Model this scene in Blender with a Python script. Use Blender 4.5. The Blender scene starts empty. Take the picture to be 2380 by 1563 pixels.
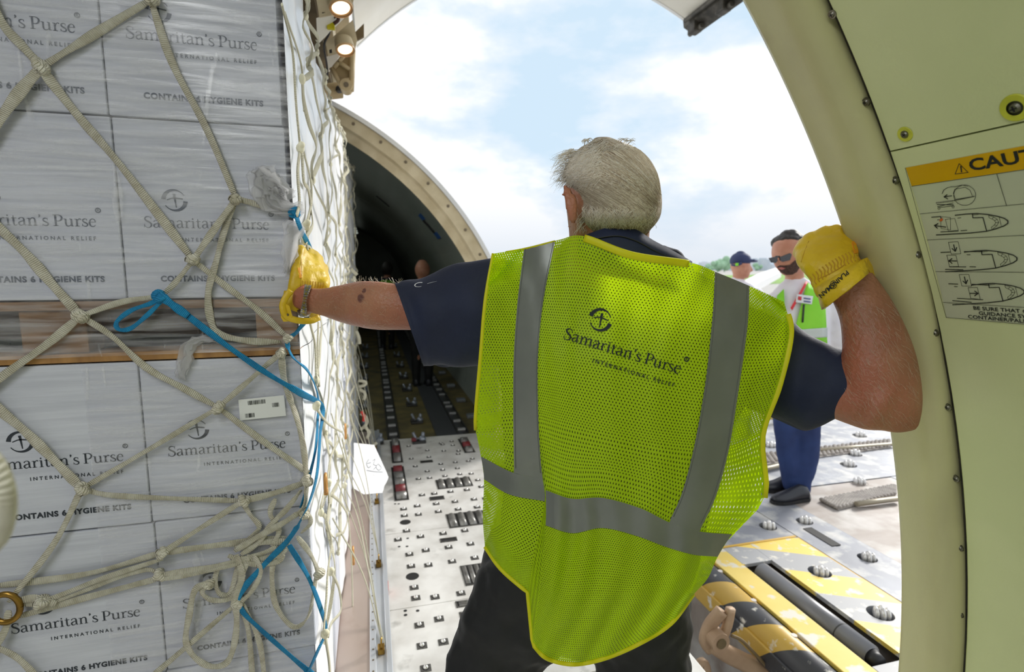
import bpy, bmesh, math, random
from mathutils import Vector, Matrix, noise
from mathutils.bvhtree import BVHTree
random.seed(7)
PI = math.pi
S = bpy.context.scene
COL = S.collection
# ---------------------------------------------------------------- camera
F = 1250.0; CX = 1190.0; CY = 781.5; H = 1.55
PITCH = math.atan(161 / F); YAW = math.radians(14.7)
cam_d = bpy.data.cameras.new('camera'); cam = bpy.data.objects.new('camera', cam_d); COL.objects.link(cam)
cam_d.sensor_width = 36.0; cam_d.lens = 36.0 * F / 2380.0
cam_d.clip_start = 0.02; cam_d.clip_end = 9000
cam.location = (0, 0, H); cam.rotation_euler = (PI / 2 - PITCH, 0, -YAW)
cam_d.dof.use_dof = True; cam_d.dof.focus_distance = 1.2; cam_d.dof.aperture_fstop = 4.0
S.camera = cam
# ---------------------------------------------------------------- colour management
vs = S.view_settings
S.display_settings.display_device = 'sRGB'
vs.view_transform = 'Standard'; vs.look = 'None'; vs.gamma = 1.0; vs.use_curve_mapping = False
vs.exposure = 0.0
# ---------------------------------------------------------------- sky
W = bpy.data.worlds.new('sky'); S.world = W; W.use_nodes = True
nt = W.node_tree; nt.nodes.clear()
wo = nt.nodes.new('ShaderNodeOutputWorld'); bg = nt.nodes.new('ShaderNodeBackground')
tc = nt.nodes.new('ShaderNodeTexCoord'); mp = nt.nodes.new('ShaderNodeMapping')
mp.inputs['Scale'].default_value = (1.0, 1.0, 2.2); mp.inputs['Location'].default_value = (0.35, 0.1, 0.0)
n1 = nt.nodes.new('ShaderNodeTexNoise'); n1.inputs['Scale'].default_value = 2.1; n1.inputs['Detail'].default_value = 7; n1.inputs['Roughness'].default_value = 0.55
cr = nt.nodes.new('ShaderNodeValToRGB')
cr.color_ramp.elements[0].position = 0.38; cr.color_ramp.elements[0].color = (0.66, 0.83, 0.98, 1)
cr.color_ramp.elements[1].position = 0.50; cr.color_ramp.elements[1].color = (1.12, 1.12, 1.12, 1)
e = cr.color_ramp.elements.new(0.44); e.color = (0.82, 0.92, 1.02, 1)
sx = nt.nodes.new('ShaderNodeSeparateXYZ')
# pale haze close to the horizon, grey ground bounce colour under it
hz = nt.nodes.new('ShaderNodeValToRGB')
hz.color_ramp.elements[0].position = 0.0; hz.color_ramp.elements[0].color = (1, 1, 1, 1)
hz.color_ramp.elements[1].position = 0.16; hz.color_ramp.elements[1].color = (0, 0, 0, 1)
mx = nt.nodes.new('ShaderNodeMixRGB'); mx.inputs[2].default_value = (0.76, 0.82, 0.90, 1)
nt.links.new(tc.outputs['Generated'], mp.inputs[0]); nt.links.new(mp.outputs[0], n1.inputs[0])
nt.links.new(n1.outputs[0], cr.inputs[0]); nt.links.new(tc.outputs['Generated'], sx.inputs[0])
nt.links.new(sx.outputs[2], hz.inputs[0]); nt.links.new(hz.outputs[0], mx.inputs[0]); nt.links.new(cr.outputs[0], mx.inputs[1])
nt.links.new(mx.outputs[0], bg.inputs[0]); bg.inputs[1].default_value = 1.0
nt.links.new(bg.outputs[0], wo.inputs[0])
# ---------------------------------------------------------------- sun and added fill lights inside the cabin
def area(name, loc, rot, sx_, sy_, power, colr=(1, 1, 1)):
    d = bpy.data.lights.new(name, 'AREA'); d.shape = 'RECTANGLE'; d.size = sx_; d.size_y = sy_; d.energy = power; d.color = colr
    o = bpy.data.objects.new(name, d); COL.objects.link(o); o.location = loc; o.rotation_euler = rot
    return o
sd = bpy.data.lights.new('sun', 'SUN'); sd.energy = 3.6; sd.angle = math.radians(14); sd.color = (1.0, 0.97, 0.92)
so = bpy.data.objects.new('sun', sd); COL.objects.link(so)
so.rotation_euler = Vector((-0.80, -0.40, -0.46)).to_track_quat('-Z', 'Y').to_euler()
area('cabin_fill', (-0.9, -0.6, 2.86), (0, 0, 0), 0.5, 1.6, 30, (0.95, 0.97, 1.0))  # unseen overhead fill, added to brighten the carton fronts and wall liner
area('cabin_fill', (-0.9, -2.8, 2.86), (0, 0, 0), 0.5, 1.6, 30, (0.95, 0.97, 1.0))
area('tunnel_light', (-.9, 6.2, 2.75), (0, 0, 0), 0.3, 2.0, 12, (.92, 1.0, .96))  # added fill standing in for door light on the tunnel lining
area('tunnel_light', (-.9, 10.5, 2.75), (0, 0, 0), 0.3, 2.0, 3, (.92, 1.0, .96))
# ================================================================ helpers
_R = Vector((math.cos(YAW), -math.sin(YAW), 0)); _H = Vector((math.sin(YAW), math.cos(YAW), 0))
_F = _H * math.cos(PITCH) + Vector((0, 0, -math.sin(PITCH))); _U = _H * math.sin(PITCH) + Vector((0, 0, math.cos(PITCH)))
EYE = Vector((0, 0, H))
def ray(px, py): return _R * ((px - CX) / F) - _U * ((py - CY) / F) + _F
def atY(px, py, Y): d = ray(px, py); return EYE + d * (Y / d.y)
def atX(px, py, X): d = ray(px, py); return EYE + d * (X / d.x)
def atZ(px, py, Z=0.0): d = ray(px, py); return EYE + d * ((Z - H) / d.z)
def atH(px, py, h): d = ray(px, py); return EYE + d * (h / d.dot(_H))       # h: level distance ahead of the eye
CXC, CZC = -1.24, 0.5                                                     # axis of the fuselage cross-section
def cylP(Y, arc, R=2.49, base=2.49):
    t = arc / base; return Vector((CXC + R * math.cos(t), Y, CZC + R * math.sin(t)))
def cyl_hit(px, py, R=2.49):
    d = ray(px, py); ox, oz = -CXC, H - CZC
    a = d.x ** 2 + d.z ** 2; b = 2 * (ox * d.x + oz * d.z); c = ox * ox + oz * oz - R * R
    t = (-b + math.sqrt(b * b - 4 * a * c)) / (2 * a)
    return EYE + d * t
def arc_of(P): return math.atan2(P.z - CZC, P.x - CXC) * 2.49

MATS = {}
def srgb(r, g, b):
    f = lambda c: (c / 255 / 12.92) if c / 255 <= 0.04045 else ((c / 255 + 0.055) / 1.055) ** 2.4
    return (f(r), f(g), f(b), 1)
def mat(name, c1, rough=0.5, metal=0.0, c2=None, scale=8.0, stretch=(1, 1, 1), lo=0.35, hi=0.65, bump=0.0, bscale=40.0, bstretch=None,
        trans=0.0, spec=0.5, emit=0.0, coords='Object', detail=4, c3=None, c3lo=0.62, c3hi=0.7, c3scale=3.0, subsurf=0.0):
    if name in MATS: return MATS[name]
    m = bpy.data.materials.new(name); m.use_nodes = True; MATS[name] = m
    nt = m.node_tree; N = nt.nodes; L = nt.links; b = N['Principled BSDF']; out = N['Material Output']
    b.inputs['Roughness'].default_value = rough; b.inputs['Metallic'].default_value = metal
    b.inputs['Specular IOR Level'].default_value = spec
    if len(c1) == 3: c1 = tuple(c1) + (1,)
    b.inputs['Base Color'].default_value = c1
    tcn = N.new('ShaderNodeTexCoord'); colsock = None
    if c2 is not None:
        if len(c2) == 3: c2 = tuple(c2) + (1,)
        mpn = N.new('ShaderNodeMapping'); mpn.inputs['Scale'].default_value = stretch
        L.new(tcn.outputs[coords], mpn.inputs[0])
        nz = N.new('ShaderNodeTexNoise'); nz.inputs['Scale'].default_value = scale; nz.inputs['Detail'].default_value = detail
        L.new(mpn.outputs[0], nz.inputs[0])
        rp = N.new('ShaderNodeValToRGB'); rp.color_ramp.elements[0].position = lo; rp.color_ramp.elements[1].position = hi
        rp.color_ramp.elements[0].color = c1; rp.color_ramp.elements[1].color = c2
        L.new(nz.outputs[0], rp.inputs[0]); colsock = rp.outputs[0]
        if c3 is not None:
            n3 = N.new('ShaderNodeTexNoise'); n3.inputs['Scale'].default_value = c3scale; n3.inputs['Detail'].default_value = 6
            L.new(tcn.outputs[coords], n3.inputs[0])
            r3 = N.new('ShaderNodeMapRange'); r3.inputs[1].default_value = c3lo; r3.inputs[2].default_value = c3hi
            L.new(n3.outputs[0], r3.inputs[0])
            m3 = N.new('ShaderNodeMixRGB'); L.new(r3.outputs[0], m3.inputs[0]); L.new(colsock, m3.inputs[1])
            m3.inputs[2].default_value = tuple(c3)[:3] + (1,); colsock = m3.outputs[0]
        L.new(colsock, b.inputs['Base Color'])
    if bump:
        mb = N.new('ShaderNodeMapping'); mb.inputs['Scale'].default_value = bstretch or (1, 1, 1)
        L.new(tcn.outputs[coords], mb.inputs[0])
        nb = N.new('ShaderNodeTexNoise'); nb.inputs['Scale'].default_value = bscale; nb.inputs['Detail'].default_value = 4
        L.new(mb.outputs[0], nb.inputs[0])
        bp = N.new('ShaderNodeBump'); bp.inputs['Strength'].default_value = bump; bp.inputs['Distance'].default_value = 0.01
        L.new(nb.outputs[0], bp.inputs['Height']); L.new(bp.outputs[0], b.inputs['Normal'])
    if subsurf:
        b.inputs['Subsurface Weight'].default_value = subsurf; b.inputs['Subsurface Radius'].default_value = (0.01, 0.004, 0.002)
    if emit:
        b.inputs['Emission Color'].default_value = c1; b.inputs['Emission Strength'].default_value = emit
    if trans:
        tl = N.new('ShaderNodeBsdfTranslucent'); ms = N.new('ShaderNodeMixShader'); ms.inputs[0].default_value = trans
        if colsock is not None: L.new(colsock, tl.inputs[0])
        else: tl.inputs[0].default_value = c1
        L.new(b.outputs[0], ms.inputs[1]); L.new(tl.outputs[0], ms.inputs[2]); L.new(ms.outputs[0], out.inputs[0])
    return m

def empty(name, loc=(0, 0, 0), rotz=0.0):
    o = bpy.data.objects.new(name, None); COL.objects.link(o); o.location = loc; o.rotation_euler = (0, 0, rotz); o.empty_display_size = 0.1
    return o
def tag(o, label=None, cat=None, group=None, kind=None):
    if label: o['label'] = label
    if cat: o['category'] = cat
    if group: o['group'] = group
    if kind: o['kind'] = kind
    return o
def par(o, parent):
    if parent is not None:
        o.parent = parent
        o.matrix_parent_inverse = Matrix.Identity(4)
        # geometry is written in world space: undo the parents' own offsets
        M = Matrix.Identity(4); p = parent
        while p is not None:
            M = (Matrix.LocRotScale(p.location, p.rotation_euler, p.scale)) @ M; p = p.parent
        inv = M.inverted()
        o.location, q, s_ = (inv @ Matrix.LocRotScale(o.location, o.rotation_euler, o.scale)).decompose(); o.rotation_euler = q.to_euler()
    return o
def obj(name, bm, m, parent=None, smooth=False, loc=None):
    me = bpy.data.meshes.new(name)
    if loc is not None: bmesh.ops.translate(bm, verts=bm.verts, vec=-Vector(loc))
    bmesh.ops.recalc_face_normals(bm, faces=bm.faces)
    bm.to_mesh(me); bm.free()
    if smooth:
        for p in me.polygons: p.use_smooth = True
    for mm in (m if isinstance(m, (list, tuple)) else [m]): me.materials.append(mm)
    o = bpy.data.objects.new(name, me); COL.objects.link(o)
    if loc is not None: o.location = loc
    par(o, parent)
    return o
def inst(src, name, M, parent=None, children=True):
    c = src.copy(); COL.objects.link(c); c.name = name; c.parent = None
    c.location, q, s_ = M.decompose(); c.rotation_euler = q.to_euler(); c.scale = s_
    par_keep(c, parent)
    if children:
        for ch in list(src.children):
            d = ch.copy(); COL.objects.link(d); d.parent = c
    return c
def par_keep(o, parent):
    sc = o.scale.copy(); par(o, parent); o.scale = sc
def nb(): return bmesh.new()
def box(bm, x0, x1, y0, y1, z0, z1, M=None, bev=0.0):
    r = bmesh.ops.create_cube(bm, size=1.0)
    T = Matrix.Translation(((x0 + x1) / 2, (y0 + y1) / 2, (z0 + z1) / 2)) @ Matrix.Diagonal((abs(x1 - x0), abs(y1 - y0), abs(z1 - z0), 1))
    if M is not None: T = M @ T
    bmesh.ops.transform(bm, matrix=T, verts=r['verts'])
    if bev:
        es = list({e for v in r['verts'] for e in v.link_edges})
        bmesh.ops.bevel(bm, geom=es, offset=bev, segments=2, affect='EDGES', profile=0.6)
    return r['verts']
def cyl(bm, p0, p1, r0, r1=None, seg=16, cap=True):
    r1 = r0 if r1 is None else r1; p0 = Vector(p0); p1 = Vector(p1); d = p1 - p0
    M = Matrix.Translation((p0 + p1) / 2) @ d.to_track_quat('Z', 'Y').to_matrix().to_4x4()
    return bmesh.ops.create_cone(bm, cap_ends=cap, segments=seg, radius1=r0, radius2=r1, depth=d.length, matrix=M)['verts']
def sph(bm, c, r, sx_=1, sy_=1, sz_=1, seg=16, M=None):
    T = Matrix.Translation(Vector(c)) @ (M or Matrix.Identity(4)) @ Matrix.Diagonal((r * sx_, r * sy_, r * sz_, 1))
    return bmesh.ops.create_uvsphere(bm, u_segments=seg, v_segments=max(6, seg // 2), radius=1.0, matrix=T)['verts']
def rings(bm, R, cap=True, closed=True):
    vs_ = [[bm.verts.new(p) for p in r] for r in R]; n = len(R[0])
    for a, b in zip(vs_, vs_[1:]):
        for i in range(n if closed else n - 1):
            j = (i + 1) % n; bm.faces.new((a[i], a[j], b[j], b[i]))
    if cap and closed:
        bm.faces.new(vs_[0][::-1]); bm.faces.new(vs_[-1])
    return vs_
def catmull(P, n=6):
    P = [Vector(p) for p in P]
    if len(P) < 3: 
        return [P[0].lerp(P[-1], i / n) for i in range(n + 1)] if len(P) == 2 else P
    Q = [P[0] * 2 - P[1]] + P + [P[-1] * 2 - P[-2]]; out = []
    for i in range(1, len(Q) - 2):
        a, b, c, d = Q[i - 1], Q[i], Q[i + 1], Q[i + 2]
        for k in range(n):
            t = k / n
            out.append(0.5 * ((2 * b) + (c - a) * t + (2 * a - 5 * b + 4 * c - d) * t * t + (3 * b - a - 3 * c + d) * t ** 3))
    out.append(P[-1]); return out
def sweep(bm, P, w, h, nrm, seg=8, cap=True, twist=None):
    """flat strap: rounded section w wide (across) and h thick (along nrm) carried along P; w may be a list"""
    R = []; n = len(P)
    uvl = bm.loops.layers.uv.verify()
    L = 0; Ls = []
    for i, p in enumerate(P):
        if i: L += (P[i] - P[i - 1]).length
        Ls.append(L)
        t = (P[min(i + 1, n - 1)] - P[max(i - 1, 0)])
        if t.length < 1e-9: t = Vector((0, 0, 1))
        t.normalize()
        nn = (nrm(p) if callable(nrm) else Vector(nrm)); nn = nn - t * nn.dot(t)
        if nn.length < 1e-4: nn = t.orthogonal()
        nn.normalize(); s = t.cross(nn)
        if twist:
            a = twist(i / (n - 1)); nn, s = nn * math.cos(a) + s * math.sin(a), s * math.cos(a) - nn * math.sin(a)
        ww = w[i] if isinstance(w, list) else w
        ring = []
        for k in range(seg):
            a = 2 * PI * k / seg; ca, sa = math.cos(a), math.sin(a)
            cx_ = math.copysign(abs(ca) ** 0.6, ca); sy_ = math.copysign(abs(sa) ** 0.6, sa)
            ring.append(p + s * (ww / 2 * cx_) + nn * (h / 2 * sy_))
        R.append(ring)
    vs_ = [[bm.verts.new(p) for p in r] for r in R]
    for i in range(n - 1):
        for k in range(seg):
            j = (k + 1) % seg
            f = bm.faces.new((vs_[i][k], vs_[i][j], vs_[i + 1][j], vs_[i + 1][k])); f.smooth = True
            for lp, (u, v) in zip(f.loops, ((k / seg, Ls[i]), ((k + 1) / seg, Ls[i]), ((k + 1) / seg, Ls[i + 1]), (k / seg, Ls[i + 1]))): lp[uvl].uv = (u, v)
    if cap:
        bm.faces.new(vs_[0][::-1]); bm.faces.new(vs_[-1])
def patch(fn, nu, nv, uv=False):
    bm = nb(); uvl = bm.loops.layers.uv.verify() if uv else None
    V = [[bm.verts.new(fn(i / nu, j / nv)) for i in range(nu + 1)] for j in range(nv + 1)]
    for j in range(nv):
        for i in range(nu):
            f = bm.faces.new((V[j][i], V[j][i + 1], V[j + 1][i + 1], V[j + 1][i]))
            if uv:
                for lp, (a, b) in zip(f.loops, ((i, j), (i + 1, j), (i + 1, j + 1), (i, j + 1))): lp[uvl].uv = (a / nu, b / nv)
    return bm
def thicken(bm, d):
    bmesh.ops.recalc_face_normals(bm, faces=bm.faces)
    bmesh.ops.solidify(bm, geom=bm.faces, thickness=d)
def bake(o):
    """apply the modifiers of o into plain mesh data"""
    dg = bpy.context.evaluated_depsgraph_get(); me = bpy.data.meshes.new_from_object(o.evaluated_get(dg))
    old = o.data; o.modifiers.clear(); o.data = me; bpy.data.meshes.remove(old)
    return o
def remesh(o, vox, smooth_it=4, fac=0.5):
    m = o.modifiers.new('r', 'REMESH'); m.mode = 'VOXEL'; m.voxel_size = vox; m.use_smooth_shade = True
    if smooth_it:
        s = o.modifiers.new('s', 'SMOOTH'); s.iterations = smooth_it; s.factor = fac
    bake(o)
    for p in o.data.polygons: p.use_smooth = True
    return o
# ---- printed lettering: sans from the built-in font, serif from hand drawn pen strokes
def text_mesh(s, size=1.0, bold=0.0, space=1.0, align='LEFT', sx_=1.0):
    """(verts, faces) of flat sans lettering, x right, y up, baseline at 0"""
    c = bpy.data.curves.new('t', 'FONT'); c.body = s; c.size = size; c.offset = bold; c.space_character = space; c.align_x = align; c.resolution_u = 3
    o = bpy.data.objects.new('t', c); COL.objects.link(o)
    me = bpy.data.meshes.new_from_object(o.evaluated_get(bpy.context.evaluated_depsgraph_get()))
    v = [(p.co.x * sx_, p.co.y) for p in me.vertices]; f = [tuple(p.vertices) for p in me.polygons]
    bpy.data.objects.remove(o); bpy.data.curves.remove(c); bpy.data.meshes.remove(me)
    return v, f
GL = {}   # glyph: (advance, [ ([(x, y, w)...] smooth?) ])
def _s(*p): return (p, True)
def _l(*p): return (p, False)
GL['S'] = (.50, [_s((.42, .56, .02), (.37, .64, .035), (.25, .68, .05), (.13, .63, .08), (.09, .52, .095), (.17, .42, .10), (.32, .33, .10), (.42, .22, .10), (.40, .08, .075), (.27, -.01, .045), (.13, .02, .035), (.05, .13, .02)), _l((.43, .69, .025), (.42, .49, .025)), _l((.045, .22, .025), (.03, .0, .025))])
GL['a'] = (.46, [_s((.07, .36, .07), (.12, .43, .045), (.22, .46, .04), (.31, .42, .07), (.335, .33, .09)), _l((.335, .34, .09), (.335, .07, .09)), _s((.335, .09, .08), (.37, .02, .06), (.44, .04, .02)), _s((.33, .28, .03), (.20, .24, .05), (.09, .18, .08), (.07, .09, .09), (.13, .01, .06), (.22, .01, .04), (.31, .08, .03))])
GL['m'] = (.86, [_l((.14, .43, .09), (.14, .0, .09)), _l((.02, .42, .03), (.14, .42, .035)), _l((.03, .012, .03), (.25, .012, .03)), _s((.18, .34, .03), (.25, .43, .045), (.34, .45, .06), (.41, .40, .08), (.43, .32, .09)), _l((.43, .33, .09), (.43, .0, .09)), _l((.33, .012, .03), (.53, .012, .03)), _s((.47, .34, .03), (.54, .43, .045), (.63, .45, .06), (.70, .40, .08), (.72, .32, .09)), _l((.72, .33, .09), (.72, .0, .09)), _l((.61, .012, .03), (.83, .012, .03))])
GL['n'] = (.57, GL['m'][1][:6])
GL['r'] = (.38, [_l((.14, .43, .09), (.14, .0, .09)), _l((.02, .42, .03), (.14, .42, .035)), _l((.03, .012, .03), (.27, .012, .03)), _s((.18, .32, .03), (.24, .42, .045), (.31, .44, .06), (.36, .40, .07))])
GL['i'] = (.28, [_l((.14, .44, .09), (.14, .0, .09)), _l((.03, .425, .03), (.14, .425, .035)), _l((.03, .012, .03), (.25, .012, .03)), _s((.13, .62, .03), (.13, .57, .10), (.13, .52, .03))])
GL['t'] = (.33, [_l((.14, .58, .03), (.14, .40, .09), (.14, .10, .09)), _s((.14, .12, .09), (.17, .02, .07), (.24, .0, .045), (.31, .05, .03)), _l((.03, .425, .035), (.30, .425, .035))])
GL["'"] = (.20, [_s((.09, .67, .03), (.10, .63, .10), (.11, .57, .08), (.06, .50, .02))])
GL['s'] = (.36, [_s((.29, .38, .02), (.24, .44, .035), (.15, .44, .05), (.08, .38, .07), (.10, .29, .08), (.22, .21, .085), (.31, .13, .08), (.28, .03, .06), (.17, .0, .04), (.07, .05, .03), (.04, .12, .02)), _l((.29, .45, .02), (.29, .33, .02)), _l((.04, .15, .02), (.035, .0, .02))])
GL['P'] = (.54, [_l((.15, .66, .10), (.15, .0, .10)), _l((.02, .655, .032), (.20, .655, .032)), _l((.02, .014, .03), (.28, .014, .03)), _s((.16, .655, .03), (.30, .66, .035), (.43, .60, .07), (.48, .49, .10), (.43, .36, .08), (.31, .29, .035), (.19, .30, .025))])
GL['u'] = (.57, [_l((.13, .43, .09), (.13, .13, .09)), _l((.02, .425, .03), (.13, .425, .03)), _s((.13, .16, .09), (.16, .04, .075), (.25, .0, .05), (.34, .03, .035), (.40, .10, .03)), _l((.43, .43, .09), (.43, .0, .09)), _l((.33, .425, .03), (.43, .425, .03)), _l((.43, .014, .03), (.54, .014, .03))])
GL['e'] = (.44, [_s((.37, .09, .02), (.30, .01, .045), (.20, -.005, .06), (.10, .06, .085), (.06, .21, .095), (.11, .37, .07), (.22, .455, .04), (.33, .41, .06), (.375, .29, .08)), _l((.08, .27, .03), (.41, .27, .03))])
GL[' '] = (.20, [])
def strokes(verts, faces, pts, smooth_, ox=0.0, sc=1.0, oy=0.0):
    P = catmull([Vector(p) for p in pts], 4) if smooth_ else [Vector(p) for p in pts]
    b = len(verts); n = len(P)
    for i, p in enumerate(P):
        t = P[min(i + 1, n - 1)] - P[max(i - 1, 0)]; t = Vector((t.x, t.y)); t.normalize()
        w = max(p.z, 0.008) / 2; nx, ny = -t.y * w, t.x * w
        verts.append(((ox + p.x + nx) * sc, (oy + p.y + ny) * sc)); verts.append(((ox + p.x - nx) * sc, (oy + p.y - ny) * sc))
    for i in range(n - 1): faces.append((b + 2 * i, b + 2 * i + 1, b + 2 * i + 3, b + 2 * i + 2))
def serif_mesh(s, width):
    adv = sum(GL[c][0] for c in s); sc = width / adv; v = []; f = []; x = 0
    for c in s:
        for pts, sm in GL[c][1]: strokes(v, f, pts, sm, x, sc)
        x += GL[c][0]
    return v, f, sc
def circle_pts(cx_, cy_, r, a0, a1, n, w0, w1=None, mid=None):
    out = []
    for i in range(n + 1):
        t = i / n; a = math.radians(a0 + (a1 - a0) * t); w = (w0 * (1 - t) + (w1 if w1 is not None else w0) * t)
        out.append((cx_ + r * math.cos(a), cy_ + r * math.sin(a), w))
    return out
def emblem(v, f, cx_, cy_, R):
    # two swooping half rings, each thick at one end, around a bent slender cross
    a = circle_pts(cx_, cy_ + R * .02, R * .86, 176, 30, 16, R * .36, R * .03); strokes(v, f, a, False)
    a = circle_pts(cx_, cy_ - R * .02, R * .86, -4, -150, 16, R * .36, R * .03); strokes(v, f, a, False)
    strokes(v, f, [(cx_ - R * .02, cy_ + R * .56, R * .22), (cx_ + R * .04, cy_, R * .14), (cx_ + R * .10, cy_ - R * .62, R * .07)], False)
    strokes(v, f, [(cx_ - R * .60, cy_ + R * .02, R * .02), (cx_ - R * .2, cy_ + R * .18, R * .09), (cx_ + R * .1, cy_ + R * .20, R * .12), (cx_ + R * .66, cy_ + R * .12, R * .02)], False)
def logo_mesh(width):
    """emblem over the organisation's name over a spaced line; origin: left end of the name's baseline"""
    v, f, sc = serif_mesh("Samaritan's Purse", width)
    emblem(v, f, width * .25, width * .235, width * .098)
    def add(tv, tf, ox, oy):
        b = len(v); v.extend((x + ox, y + oy) for x, y in tv); f.extend(tuple(i + b for i in q) for q in tf)
    tv, tf = text_mesh('INTERNATIONAL RELIEF', 1.0, 0.018, 1.55); mxx = max(p[0] for p in tv); k = width * .70 / mxx
    add([(x * k, y * k * 1.02) for x, y in tv], tf, width * .285, -width * .115)
    tv, tf = text_mesh('R', width * .034); add(tv, tf, width * 1.008, width * .122)
    strokes(v, f, circle_pts(width * 1.018, width * .133, width * .018, 0, 360, 14, width * .004), False)
    return v, f
def flat(name, vf, m, place, parent=None, thick=0.0):
    """lettering mesh: place maps (x, y) to a 3D point"""
    me = bpy.data.meshes.new(name); me.from_pydata([place(x, y) for x, y in vf[0]], [], vf[1]); me.materials.append(m)
    o = bpy.data.objects.new(name, me); COL.objects.link(o); par(o, parent); return o
# ================================================================ STRUCTURE: fuselage shell
m_liner = mat('green_liner', srgb(212, 218, 166), 0.42, 0, srgb(202, 210, 156), 3.0, (1, 1, 1), bump=0.05, bscale=160, c3=srgb(220, 226, 182), c3scale=2.2, spec=0.35)
m_frame = mat('door_frame_paint', srgb(198, 196, 146), 0.38, 0.0, srgb(180, 176, 132), 5.0, (1.5, 1.5, .5), 0.3, 0.75, bump=0.06, bscale=60, c3=srgb(176, 170, 132), c3lo=.66, c3hi=.8, c3scale=9)
m_beige = mat('beige_structure', srgb(214, 200, 168), 0.5, 0, srgb(190, 174, 140), 7.0, bump=0.05)
m_skin_white = mat('white_aircraft_skin', srgb(232, 232, 230), 0.35, 0, srgb(214, 216, 218), 2.0)
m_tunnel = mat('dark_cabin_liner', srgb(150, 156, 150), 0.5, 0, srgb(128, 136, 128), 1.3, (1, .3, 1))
m_dark = mat('dark_gap', srgb(26, 26, 26), 0.8)
m_white = mat('white_liner', srgb(206, 206, 200), 0.6, 0, srgb(192, 192, 186), 2.0)
m_screw = mat('steel_screw', srgb(120, 118, 108), 0.35, 0.9)
m_gasket = mat('rubber_gasket', srgb(44, 42, 34), 0.7)
def sweep_arc(name, prof, a0, a1, n, m, parent=None, smooth=False):
    """prof: list of (Y, R); carried round the fuselage axis between arc positions"""
    bm = nb(); R = []
    for i in range(n + 1):
        arc = a0 + (a1 - a0) * i / n; R.append([cylP(Y, arc, r) for Y, r in prof])
    rings(bm, R, cap=True, closed=True)
    return obj(name, bm, m, parent, smooth)
def arcz(z, R=2.49): return math.asin((z - CZC) / R) * 2.49
A_FLOOR = math.asin(-.55 / 2.49) * 2.49; A_TOP = math.acos((-0.27 - CXC) / 2.49) * 2.49; A_SEAM = 1.3155
# -- near wall: liner panels
wall = tag(empty('wall_right', (1.2, 0, 0)), 'pale green curved cabin wall beside the cargo door opening', kind='structure')
for (y0, y1, a0, a1) in ((-1.6, .798, A_FLOOR, A_SEAM - .0015), (-.6, .798, A_SEAM + .0015, A_TOP), (-4.0, -1.603, A_FLOOR, A_SEAM - .0015), (-4.0, -.603, A_SEAM + .0015, A_TOP)):
    sweep_arc('panel', [(y0, 2.49), (y1 - .004, 2.49), (y1, 2.494), (y1, 2.515), (y0, 2.515)], a0, a1, 26, m_liner, wall)
sweep_arc('backing', [(-4, 2.52), (.79, 2.52), (.79, 2.60), (-4, 2.60)], A_FLOOR, A_TOP, 26, m_dark, wall)
sweep_arc('gasket', [(.798, 2.4985), (.8055, 2.4985), (.8055, 2.53), (.798, 2.53)], A_FLOOR, A_TOP, 60, m_gasket, wall)
# raised jamb that frames the opening
bm = nb(); R = []
for i in range(91):
    t = i / 90; arc = A_FLOOR + (A_TOP - A_FLOOR) * t
    wv = 0.0045 * math.sin(t * 23) * (1 if .3 < t < .95 else .3)
    wd = 1.0
    R.append([cylP(Y + (wv if Y < .83 else 0), arc, r) for Y, r in ((.93, 2.60), (.93, 2.478), (.926, 2.466), (.914, 2.460), (.86, 2.458), (.835, 2.460), (.818, 2.468), (.808, 2.482), (.806, 2.50), (.806, 2.60))])
rings(bm, R)
jamb = tag(obj('trim_1', bm, m_frame, None, False), 'worn khaki green raised door jamb curving up the near side of the opening', kind='structure')
for p in jamb.data.polygons: p.use_smooth = True
jamb.data.set_sharp_from_angle(angle=math.radians(50))
# screws (each a head with a cross slot) through the liner
def screw_src():
    o = empty('screw'); bm = nb()
    cyl(bm, (0, 0, -.002), (0, 0, .0012), .0078, .0072, 20); h = obj('screw_washer', bm, m_screw, None)
    bm = nb(); cyl(bm, (0, 0, .001), (0, 0, .0035), .0052, .0036, 16)
    hd = obj('x', bm, m_screw, None)
    bm = nb(); box(bm, -.003, .003, -.0006, .0006, .003, .0040); box(bm, -.0006, .0006, -.003, .003, .003, .0040)
    sl = obj('y', bm, m_dark, None)
    return o, h, hd, sl
so_, s_w, s_h, s_x = screw_src()
SCR = [(1935, 33, 0), (2013, 237, 0), (2104, 312, 1), (2361, 250, 2), (2080, 420, 0), (2131, 593, 0), (2173, 774, 0), (2203, 947, 0), (2222, 1113, 0), (2231, 1274, 0), (2231, 1429, 0)]
m_yring = mat('yellow_washer', srgb(202, 206, 60), 0.5, 0, srgb(180, 184, 50), 30)
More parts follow.
